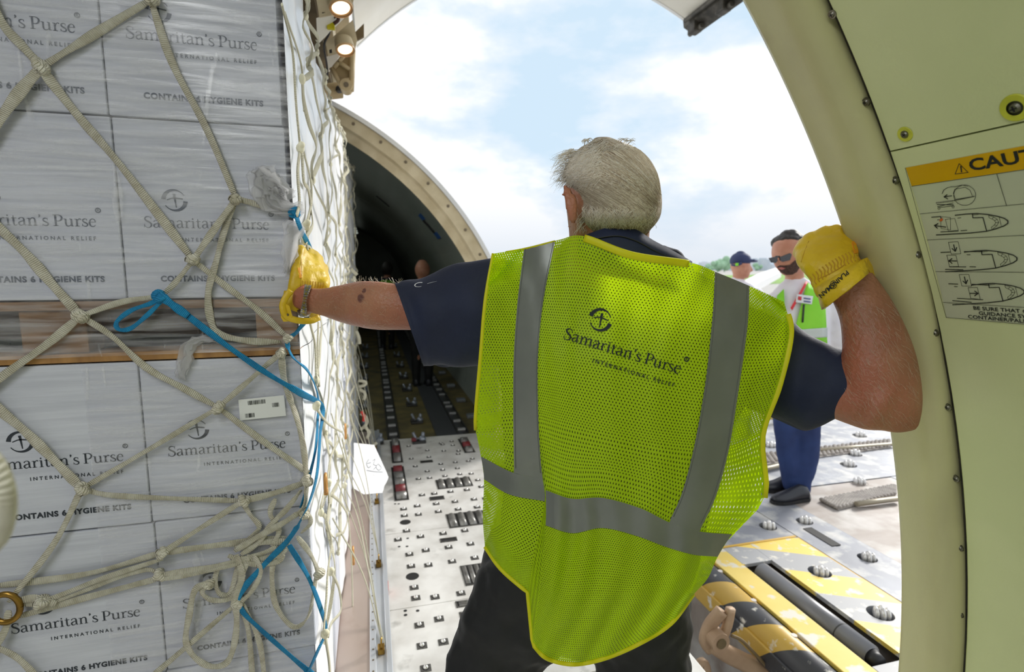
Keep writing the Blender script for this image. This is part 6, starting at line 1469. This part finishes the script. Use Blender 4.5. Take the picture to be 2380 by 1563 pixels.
bm = nb(); c = atH(669, 732, 1.321); cyl(bm, c, c + Vector((-.001, -.002, 0)), .0032, None, 14); obj('snap', bm, m_brown, gl)
m_tagor = mat('orange_tag', srgb(226, 150, 20), .6)
glb = bvh_of(gl)
def decal_strip(name, pts, m, bvh, parent, off=.001):
    P = [on(bvh, *q, off) for q in pts]
    if None in P: return
    bm = nb(); v = [bm.verts.new(p) for p in P]; bm.faces.new(v); thicken(bm, .0012); return obj(name, bm, m, parent)
decal_strip('orange_tag', [(692, 623), (698, 622), (701, 646), (696, 647)], m_tagor, glb, gl, .002)
def seam(name, pts, bvh, parent, w=.0014, m=None, off=.0008):
    P = [on(bvh, *q, off) for q in pts]; P = [p for p in P if p]
    if len(P) < 2: return
    bm = nb(); sweep(bm, catmull(P, 4), w, .0008, lambda p: (EYE - p), 6); return obj(name, bm, m or MATS['glove_inside'], parent, True)
seam('seam', [(698, 578), (700, 610), (701, 640), (698, 665)], glb, gl)
for k in range(9):
    x = 704 + k * 6; seam('gather', [(x, 652 + k * .6), (x - 1, 662 + k * .4), (x - 3, 670)], glb, gl, .002)
# right glove, fist against the jamb
gr = glove_parts([[(1898, 690, 2012, 632, 1.10, .72), (1890, 668, 1998, 606, 1.105, .70), (1880, 650, 1992, 590, 1.115, .66), (1862, 626, 1988, 566, 1.13, .58), (1850, 602, 1972, 544, 1.15, .52), (1846, 582, 1948, 536, 1.17, .5), (1856, 564, 1915, 540, 1.185, .5)]],
                 [[(1945, 545, 1.16, .022), (1962, 560, 1.21, .022), (1975, 590, 1.20, .018)], [(1918, 548, 1.17, .022), (1930, 556, 1.23, .021), (1948, 592, 1.23, .017)], [(1890, 560, 1.175, .022), (1895, 570, 1.235, .020), (1918, 602, 1.235, .016)], [(1866, 582, 1.17, .020), (1868, 592, 1.22, .018), (1890, 618, 1.225, .015)],
                  [(1975, 585, 1.13, .020), (1985, 560, 1.15, .016)]], 'glove')
grb = bvh_of(gr)
# wrinkle ridge where the elastic gathers the leather
for k in range(15):
    t = k / 14; x = 1886 + (1992 - 1886) * t; y = 655 + (592 - 655) * t - 6 * math.sin(t * PI)
    seam('gather', [(x - 5, y - 12), (x + 1, y - 3), (x, y + 5), (x + 4, y + 12)], grb, gr, .0022)
seam('gather_seam', [(1884, 662), (1900, 650), (1930, 636), (1960, 618), (1992, 594)], grb, gr, .0020)
seam('seam', [(1895, 535), (1880, 560), (1868, 590), (1862, 610)], grb, gr, .0012)
cuff('glove_cuff', (1896, 668, 2004, 604, 1.10, .78), (1914, 718, 2014, 640, 1.075, .95), m_glove, gr)
cuff('cuff_lining', (1900, 668, 2000, 606, 1.10, .74), (1917, 717, 2011, 641, 1.076, .90), m_glove_in, gr)
bm = nb(); P = [atH(*q) for q in ((1996, 606, 1.09), (2012, 600, 1.10), (2035, 618, 1.12), (2054, 644, 1.125), (2036, 652, 1.11), (2024, 640, 1.09), (2010, 622, 1.07))]; v = [bm.verts.new(p) for p in P]; bm.faces.new(v); thicken(bm, .003); obj('cuff_flare', bm, m_glove, gr)
# cuff panel with the maker's stamp
gcu = [c for c in gr.children if c.name.startswith('glove_cuff')][0]
bcu = bvh_of(gcu)
pt = text_mesh('PLAINSMAN', 1.0, .02, 1.0); k_ = max(p[0] for p in pt[0]); pt = ([(x / k_, y / k_) for x, y in pt[0]], pt[1])
text_on('stamp', pt, bcu, m_ink, 1968, 628, -66, 58, 52, 60, gr, .0015)
cv_, cf_ = [], []; strokes(cv_, cf_, circle_pts(0, 0, 1, 0, 360, 20, .16), False); strokes(cv_, cf_, [(-.1, .6, .2), (-.1, -.6, .2)], False); strokes(cv_, cf_, circle_pts(-.05, .2, .4, 90, -90, 8, .16), False)
text_on('stamp', (cv_, cf_), bcu, m_ink, 1937, 662, 7, -4, -3, -8, gr, .0015)
decal_strip('orange_tag', [(1979, 563), (1987, 560), (1994, 588), (1985, 590)], m_tagor, grb, gr, .002)
# ---- wristwatch bracelet on the left wrist
wt = tag(empty('w', (0, 0, 0)), None) if False else None
m_link = mat('watch_steel', srgb(176, 172, 160), .28, .9); m_linkg = mat('watch_gold', srgb(196, 186, 70), .3, .9)
ringp = ring_px(716, 666, 706, 731, 1.350, .80, seg=44); cc = sum(ringp, Vector()) / 44
wax = (atH(740, 700, 1.35) - atH(690, 696, 1.40)).normalized()
W0 = empty('wristwatch', cc); W0.parent = man; W0.location = cc - Vector(man.location); W0['label'] = 'steel bracelet watch with paler centre links on the left wrist'
for k in range(44):
    p = ringp[k]; q = ringp[(k + 1) % 44]; t = (q - p).normalized(); n = (p - cc).normalized(); n = (n - wax * n.dot(wax)).normalized(); s = n.cross(t).normalized()
    for j, mm in ((-1, m_link), (0, m_linkg if k % 2 else m_link), (1, m_link)):
        bm = nb(); M = Matrix((s, t, n)).transposed().to_4x4(); M.translation = (p + q) / 2 + s * (.0052 * j) + n * .003; box(bm, -.0023, .0023, -.0020, .0020, -.0012, .0012, M); obj('link', bm, mm, W0)
bm = nb(); M = Matrix.Translation(ringp[4] + (ringp[4] - cc).normalized() * .004) @ (ringp[4] - cc).to_track_quat('Z', 'Y').to_matrix().to_4x4(); r = bmesh.ops.create_cone(bm, cap_ends=True, segments=24, radius1=.017, radius2=.015, depth=.008, matrix=M); obj('watch_case', bm, m_link, W0)
# ================================================================ the other people
m_skin2 = mat('skin_tan', srgb(206, 150, 124), 0.5, 0, srgb(190, 130, 106), 14, subsurf=.1)
m_hair_d = mat('dark_hair', srgb(46, 42, 40), 0.6, 0, srgb(84, 80, 76), 60, lo=.5, hi=.75)
m_wshirt = mat('white_shirt', srgb(236, 234, 240), 0.8, 0, srgb(222, 220, 230), 6, bump=.3, bscale=18)
m_blue_t = mat('blue_trousers', srgb(38, 60, 112), 0.8, 0, srgb(28, 46, 92), 5, bump=.4, bscale=12)
m_limev = mat('lime_vest', srgb(164, 244, 70), 0.6, 0, srgb(150, 234, 58), 6, trans=.2, bump=.2, bscale=12)
m_greyb = mat('grey_band', srgb(196, 204, 200), 0.4)
m_glass = mat('sunglass_black', srgb(14, 16, 20), 0.12, spec=.8)
def figure(label, base, skin_l, skin_limbs=(), clothes=(), vox=.012):
    p = tag(empty('person', base), label, 'person'); bm = nb()
    for l in skin_l: loft_px(bm, l, 18)
    for l in skin_limbs: limb(bm, l)
    b = obj('body', bm, m_skin2, p); remesh(b, vox, 3); out = {}
    for nm, m, lofts, limbs in clothes:
        bm = nb()
        for l in lofts: loft_px(bm, l, 20)
        for l in limbs: limb(bm, l)
        o = obj(nm, bm, m, p); remesh(o, vox, 3); cloth_noise(o, .006, 9, 3, .003, 26); out[nm] = o
    return p, b, out
D = 3.52
hand = lambda x, y, d, s=1: [[(x - 5, y - 16, d, .020), (x - 3, y, d, .030), (x, y + 12, d, .030)], [(x + 8, y + 10, d, .010), (x + 8, y + 26, d, .008)], [(x + 3, y + 12, d, .011), (x + 3, y + 30, d, .008)], [(x - 3, y + 12, d, .011), (x - 3, y + 29, d, .008)], [(x - 8, y + 11, d, .010), (x - 8, y + 25, d, .008)], [(x - 8, y - 4, d - .02, .011), (x - 14, y + 8, d - .04, .008)]]
p2, b2_, c2 = figure('dark-haired bearded man in sunglasses, white shirt and lime vest standing on the loader', atH(1855, 1160, D),
    [[(1818, 548, 1856, 547, D + .02, 1.1), (1801, 566, 1870, 566, D + .01, 1.1), (1797, 588, 1871, 588, D, 1.1), (1800, 608, 1867, 607, D - .01, 1.05), (1807, 624, 1860, 624, D - .02, 1.0), (1818, 637, 1850, 638, D - .03, .95), (1826, 642, 1846, 642, D - .03, .8)],
     [(1826, 622, 1866, 618, D + .03, 1), (1826, 650, 1868, 648, D + .03, 1), (1815, 672, 1880, 670, D + .03, .8), (1800, 700, 1915, 700, D + .03, .5), (1805, 780, 1915, 780, D + .03, .5), (1808, 900, 1908, 900, D + .03, .5), (1808, 985, 1905, 985, D + .03, .5)],
     [(1812, 960, 1848, 960, D + .02, .7), (1816, 1060, 1843, 1060, D + .01, .7), (1826, 1120, 1846, 1122, D, .8), (1824, 1138, 1844, 1138, D, 1)], [(1856, 960, 1896, 960, D + .02, .7), (1862, 1060, 1890, 1060, D + .01, .7), (1848, 1130, 1872, 1132, D, .8), (1846, 1152, 1870, 1152, D, 1)]],
    [[(1806, 603, D - .10, .012), (1801, 609, D - .12, .014), (1808, 613, D - .10, .012)], [(1868, 592, D + .02, .016), (1869, 604, D + .02, .014)]] + hand(1946, 915, D) + hand(1785, 900, D),
    [('shirt', m_wshirt, [[(1824, 652, 1872, 648, D + .03, .9), (1792, 684, 1925, 688, D + .03, .58), (1784, 730, 1928, 732, D + .03, .58), (1788, 800, 1926, 800, D + .03, .58), (1798, 880, 1918, 880, D + .03, .58), (1800, 975, 1912, 975, D + .03, .58)]],
      [[(1798, 702, D + .03, .062), (1778, 790, D + .02, .056), (1780, 885, D, .046)], [(1920, 708, D + .03, .066), (1945, 770, D + .02, .060), (1954, 830, D, .054), (1948, 900, D, .044)]]),
     ('trousers', m_blue_t, [[(1796, 955, 1912, 955, D + .02, .6), (1800, 1000, 1905, 1000, D + .02, .6)], [(1799, 975, 1860, 975, D, .8), (1806, 1040, 1852, 1040, D, .9), (1813, 1090, 1856, 1092, D, .95), (1820, 1122, 1854, 1124, D, 1), (1822, 1134, 1856, 1136, D, 1)],
                             [(1846, 975, 1908, 975, D, .8), (1850, 1035, 1904, 1035, D, .9), (1838, 1095, 1894, 1100, D, .95), (1832, 1122, 1882, 1125, D, 1), (1834, 1142, 1880, 1146, D, 1), (1837, 1152, 1880, 1156, D, 1)]], [])])
bm = nb(); loft_px(bm, [(1815, 545, 1856, 542, D + .03, 1.1), (1800, 556, 1872, 554, D + .04, 1.12), (1796, 568, 1876, 568, D + .06, 1.08), (1808, 580, 1878, 582, D + .09, 1.0), (1850, 596, 1876, 596, D + .10, .7)], 20); hr = obj('hair', bm, m_hair_d, p2); remesh(hr, .008, 2); cloth_noise(hr, .006, 40, 1)
fb = bvh_of(b2_)
def face_patch(name, pts, bvh, m, parent, off=.003, th=.003):
    P = [on(bvh, *q, off) for q in pts]; P = [p for p in P if p is not None]
    if len(P) < 3: return
    mx_ = sum(q[0] for q in pts) / len(pts); my_ = sum(q[1] for q in pts) / len(pts); c = on(bvh, mx_, my_, off) or sum(P, Vector()) / len(P); bm = nb(); cv = bm.verts.new(c - (c - EYE).normalized() * .002); vv = [bm.verts.new(p) for p in P]
    for i in range(len(vv)): bm.faces.new((cv, vv[i], vv[(i + 1) % len(vv)]))
    bmesh.ops.subdivide_edges(bm, edges=bm.edges, cuts=2, use_grid_fill=True)
    for v in bm.verts:
        d = (v.co - EYE).normalized(); h = bvh.ray_cast(EYE, d)
        if h[0] is not None: v.co = h[0] - d * off
    thicken(bm, th); return obj(name, bm, m, parent)
m_beard = mat('beard', srgb(88, 62, 54), .8, 0, srgb(60, 44, 40), 90)
face_patch('beard', [(1806, 620), (1812, 617), (1822, 618), (1836, 616), (1850, 604), (1860, 600), (1862, 614), (1852, 632), (1842, 638), (1828, 639), (1815, 633)], fb, m_beard, p2, .003)
face_patch('mouth', [(1809, 623), (1817, 621), (1826, 624), (1818, 627)], fb, mat('lips', srgb(186, 110, 104), .5), p2, .008, .004)
# sunglasses: two lenses, bridge, temple arm
sg = obj('sunglasses', nb(), m_glass, p2)
for pts in (((1786, 600), (1805, 596), (1805, 606), (1801, 612), (1792, 611)), ((1810, 598), (1834, 589), (1838, 592), (1834, 605), (1818, 609), (1812, 606))):
    P = [atH(x, y, D - .135 + (x - 1806) * .0012) for x, y in pts]; bm = nb(); v = [bm.verts.new(p) for p in P]; bm.faces.new(v); thicken(bm, .008); obj('lens', bm, m_glass, sg)
bm = nb(); sweep(bm, [atH(1803, 597, D - .14), atH(1812, 597, D - .13)], .012, .008, (0, -1, 0), 6); sweep(bm, [atH(1836, 591, D - .10), atH(1868, 590, D + .0)], .014, .006, (0, -1, 0), 6); obj('frame', bm, m_glass, sg)
# his vest: two front panels with a red edge, a grey band and a badge
sb = bvh_of(c2['shirt'])
def panel(name, pts, m, parent, off, th=.004, nsub=6):
    """cloth panel laid over the shirt: quad grid cast on it"""
    a, b, c, d = [Vector((p[0], p[1], 0)) for p in pts]; bm = nb(); V = []
    for j in range(nsub + 1):
        row = []
        for i in range(nsub + 1):
            q = a.lerp(b, i / nsub).lerp(d.lerp(c, i / nsub), j / nsub); p = on(sb, q.x, q.y, off)
            if p is None:
                q2 = q.lerp(Vector((1856, q.y, 0)), .12); p = on(sb, q2.x, q2.y, off) or atH(q.x, q.y, D - .02)
            row.append(bm.verts.new(p))
        V.append(row)
    for j in range(nsub):
        for i in range(nsub): bm.faces.new((V[j][i], V[j][i + 1], V[j + 1][i + 1], V[j + 1][i]))
    thicken(bm, th); return obj(name, bm, m, parent, True)
v2 = panel('safety_vest', ((1876, 657), (1916, 684), (1922, 800), (1838, 800)), m_limev, p2, .02)
panel('vest_panel', ((1806, 688), (1822, 672), (1828, 800), (1793, 800)), m_limev, v2, .02)
panel('red_edge', ((1873, 654), (1877, 657), (1841, 722), (1837, 716)), mat('red_piping', srgb(222, 60, 70), .6), v2, .024)
panel('grey_band', ((1838, 768), (1922, 762), (1922, 784), (1838, 790)), m_greyb, v2, .026)
panel('grey_band', ((1794, 768), (1826, 768), (1827, 788), (1794, 788)), m_greyb, v2, .026)
bg_ = panel('badge', ((1852, 684), (1889, 689), (1886, 708), (1849, 703)), mat('badge_white', srgb(232, 234, 240), .5), v2, .030)
bm = nb(); 
for (x0, y0, x1, y1, mm) in ((1853, 690, 1864, 698, 0),):
    pass
bm.free()
panel('badge_mark', ((1855, 689), (1863, 690), (1862, 699), (1854, 697)), mat('badge_red', srgb(206, 60, 70), .6), bg_, .036, .002, 2)
for k, y in enumerate((692, 699)): panel('badge_print', ((1868, y), (1884, y + 2), (1884, y + 5), (1868, y + 3)), mat('badge_blue', srgb(86, 100, 150), .6), bg_, .036, .002, 2)
panel('pen', ((1866, 708), (1870, 708), (1867, 750), (1863, 750)), m_black, v2, .030, .004, 3)
for a, b in (((1876, 1160), (1796, 1170)), ((1846, 1135), (1776, 1142))):
    h = atZ(*a, .0); t = atZ(*b, .0); shoe('shoe', (h.x, h.y, 0), (t.x, t.y, 0), .10, m_shoe, p2)
# ---- man with the cap
D3 = 4.8
p3, b3, c3_ = figure('man in a navy cap and white shirt turned away, far side of the loader', atH(1720, 1035, D3),
    [[(1704, 598, 1738, 598, D3, 1.1), (1699, 615, 1742, 615, D3, 1.1), (1703, 632, 1742, 632, D3, 1.05), (1712, 645, 1738, 647, D3, .9), (1706, 640, 1728, 645, D3, 1.1)], [(1704, 628, 1730, 632, D3 + .02, 1), (1702, 655, 1728, 658, D3 + .02, 1), (1690, 672, 1745, 672, D3 + .02, .6), (1688, 850, 1748, 850, D3 + .02, .6), (1690, 900, 1746, 900, D3 + .02, .6)],
     [(1690, 890, 1716, 890, D3, 1), (1696, 1020, 1714, 1020, D3, 1)], [(1720, 890, 1746, 890, D3, 1), (1722, 1020, 1740, 1020, D3, 1)]],
    [[(1744, 622, D3 - .02, .014), (1748, 629, D3 - .02, .012)], [(1729, 618, D3 - .09, .013), (1729, 626, D3 - .09, .010)]] + hand(1764, 850, D3) + hand(1674, 850, D3),
    [('shirt', m_wshirt, [[(1700, 650, 1734, 654, D3 + .02, .9), (1684, 668, 1756, 670, D3 + .02, .55), (1680, 720, 1760, 722, D3 + .02, .55), (1684, 800, 1754, 800, D3 + .02, .55), (1686, 870, 1750, 870, D3 + .02, .55)]], [[(1682, 685, D3, .06), (1672, 760, D3, .055), (1672, 830, D3, .045)], [(1758, 685, D3, .06), (1766, 760, D3, .055), (1766, 830, D3, .045)]]),
     ('trousers', m_blue_t, [[(1686, 862, 1750, 862, D3 + .02, .6), (1688, 900, 1748, 900, D3 + .02, .6)], [(1687, 880, 1718, 880, D3, .9), (1692, 1020, 1716, 1020, D3, .9)], [(1718, 880, 1749, 880, D3, .9), (1720, 1020, 1744, 1020, D3, .9)]], [])])
m_cap = mat('navy_cap', srgb(46, 56, 96), .7)
bm = nb(); loft_px(bm, [(1712, 588, 1732, 588, D3, 1.1), (1703, 594, 1741, 594, D3, 1.14), (1698, 604, 1744, 603, D3, 1.14), (1698, 612, 1745, 607, D3, 1.12)], 20); cp = obj('cap', bm, m_cap, p3); remesh(cp, .010, 2)
bm = nb(); P = [atH(*q) for q in ((1741, 603, D3 - .08), (1754, 603, D3 - .06), (1761, 606, D3 + .02), (1754, 607, D3 + .10), (1741, 608, D3 + .08))]; v = [bm.verts.new(p) for p in P]; bm.faces.new(v); thicken(bm, .012); obj('brim', bm, m_cap, cp)
bm = nb(); sweep(bm, catmull([atH(1700, 616, D3 - .04), atH(1712, 617, D3 - .125), atH(1724, 612, D3 - .12)], 4), .022, .006, (0, -1, 0), 6); obj('cap_strap', bm, m_cap, cp)
bm = nb(); c = atH(1713, 615, D3 - .13); box(bm, c.x - .014, c.x + .014, c.y - .005, c.y + .005, c.z - .012, c.z + .012, bev=.003); obj('strap_label', bm, m_limev, cp)
for x in (1705, 1731): h = atH(x, 1036, D3); shoe('shoe', (h.x, h.y - .05, 0.001), (h.x + .06, h.y + .2, .001), .10, m_shoe, p3)
# ---- people inside the tunnel
def tunnel_person(label, px, D4, ox, ytop, bald, legs=True):
    k = 7.1 / D4; X = lambda dx: px + dx * k; Y0 = lambda dy: ytop + dy * k
    f = lambda a, y, b, y2, th, dd=0: (X(a), Y0(y), X(b), Y0(y2), D4 + dd, th)
    foot = lambda dd=0: None
    zf = atH(px, 700, D4); import math as _m
    # floor line for this distance
    yf = CY + F * _m.tan(_m.atan((H + .014) / D4) - PITCH); hh = (yf - ytop) / 283.0
    Y1 = lambda t: ytop + t * hh * 1.0
    g = lambda a, t, b, th: (X(a), Y1(t), X(b), Y1(t), D4, th)
    p, b, c = figure(label, atH(px, yf, D4), [[g(-11, 2, 10, 1.1), g(-17, 14, 17, 1.1), g(-16, 28, 16, 1.1), g(-10, 40, 10, 1), g(-11, 50, 11, 1)], [g(-10, 45, 10, 1), g(-28, 60, 28, .5), g(-28, 150, 28, .6), g(-26, 160, 26, .6)], [g(-26, 155, -2, 1), g(-20, 275, -6, 1)], [g(2, 155, 26, 1), g(6, 275, 20, 1)]],
        [[(X(-37), Y1(66), D4, .045), (X(-42), Y1(110), D4, .04), (X(-42), Y1(145), D4, .03)], [(X(37), Y1(66), D4, .045), (X(42), Y1(110), D4, .04), (X(42), Y1(145), D4, .03)]],
        [('shirt', m_navy, [[g(-12, 46, 12, .9), g(-34, 58, 34, .5), g(-33, 100, 33, .52), g(-30, 158, 30, .55)]], [[(X(-35), Y1(66), D4, .055), (X(-41), Y1(105), D4, .05)], [(X(35), Y1(66), D4, .055), (X(41), Y1(105), D4, .05)]]),
         ('trousers', m_black_c, [[g(-31, 150, 31, .6), g(-30, 175, 30, .6)], [g(-30, 165, -1, .9), g(-26, 225, -4, .9), g(-23, 275, -5, .9)], [g(1, 165, 30, .9), g(4, 225, 26, .9), g(5, 275, 23, .9)]], []),
         ('safety_vest', m_limev, [[g(-13, 50, 13, .8), g(-32, 60, 32, .58), g(-34, 100, 34, .6), g(-33, 140, 33, .6)]], [])], .014)
    if not bald:
        bm = nb(); loft_px(bm, [g(-12, -1, 12, 1.1), g(-19, 12, 19, 1.15), g(-18, 26, 18, 1.15), g(-13, 36, 13, 1)]); hh_ = obj('hair', bm, m_hair_d, p); remesh(hh_, .012, 2)
    for s in (-14, 14): h = atH(X(s), yf, D4); shoe('shoe', (h.x, h.y - .07, -.014), (h.x, h.y + .2, -.014), .10, m_shoe, p)
    return p
tunnel_person('bald man in a lime vest standing deep in the dark cabin', 982, 7.0, 0, 607, True)
tunnel_person('dim dark-haired figure in a lime vest further down the dark cabin', 900, 10.2, 0, 612, False)
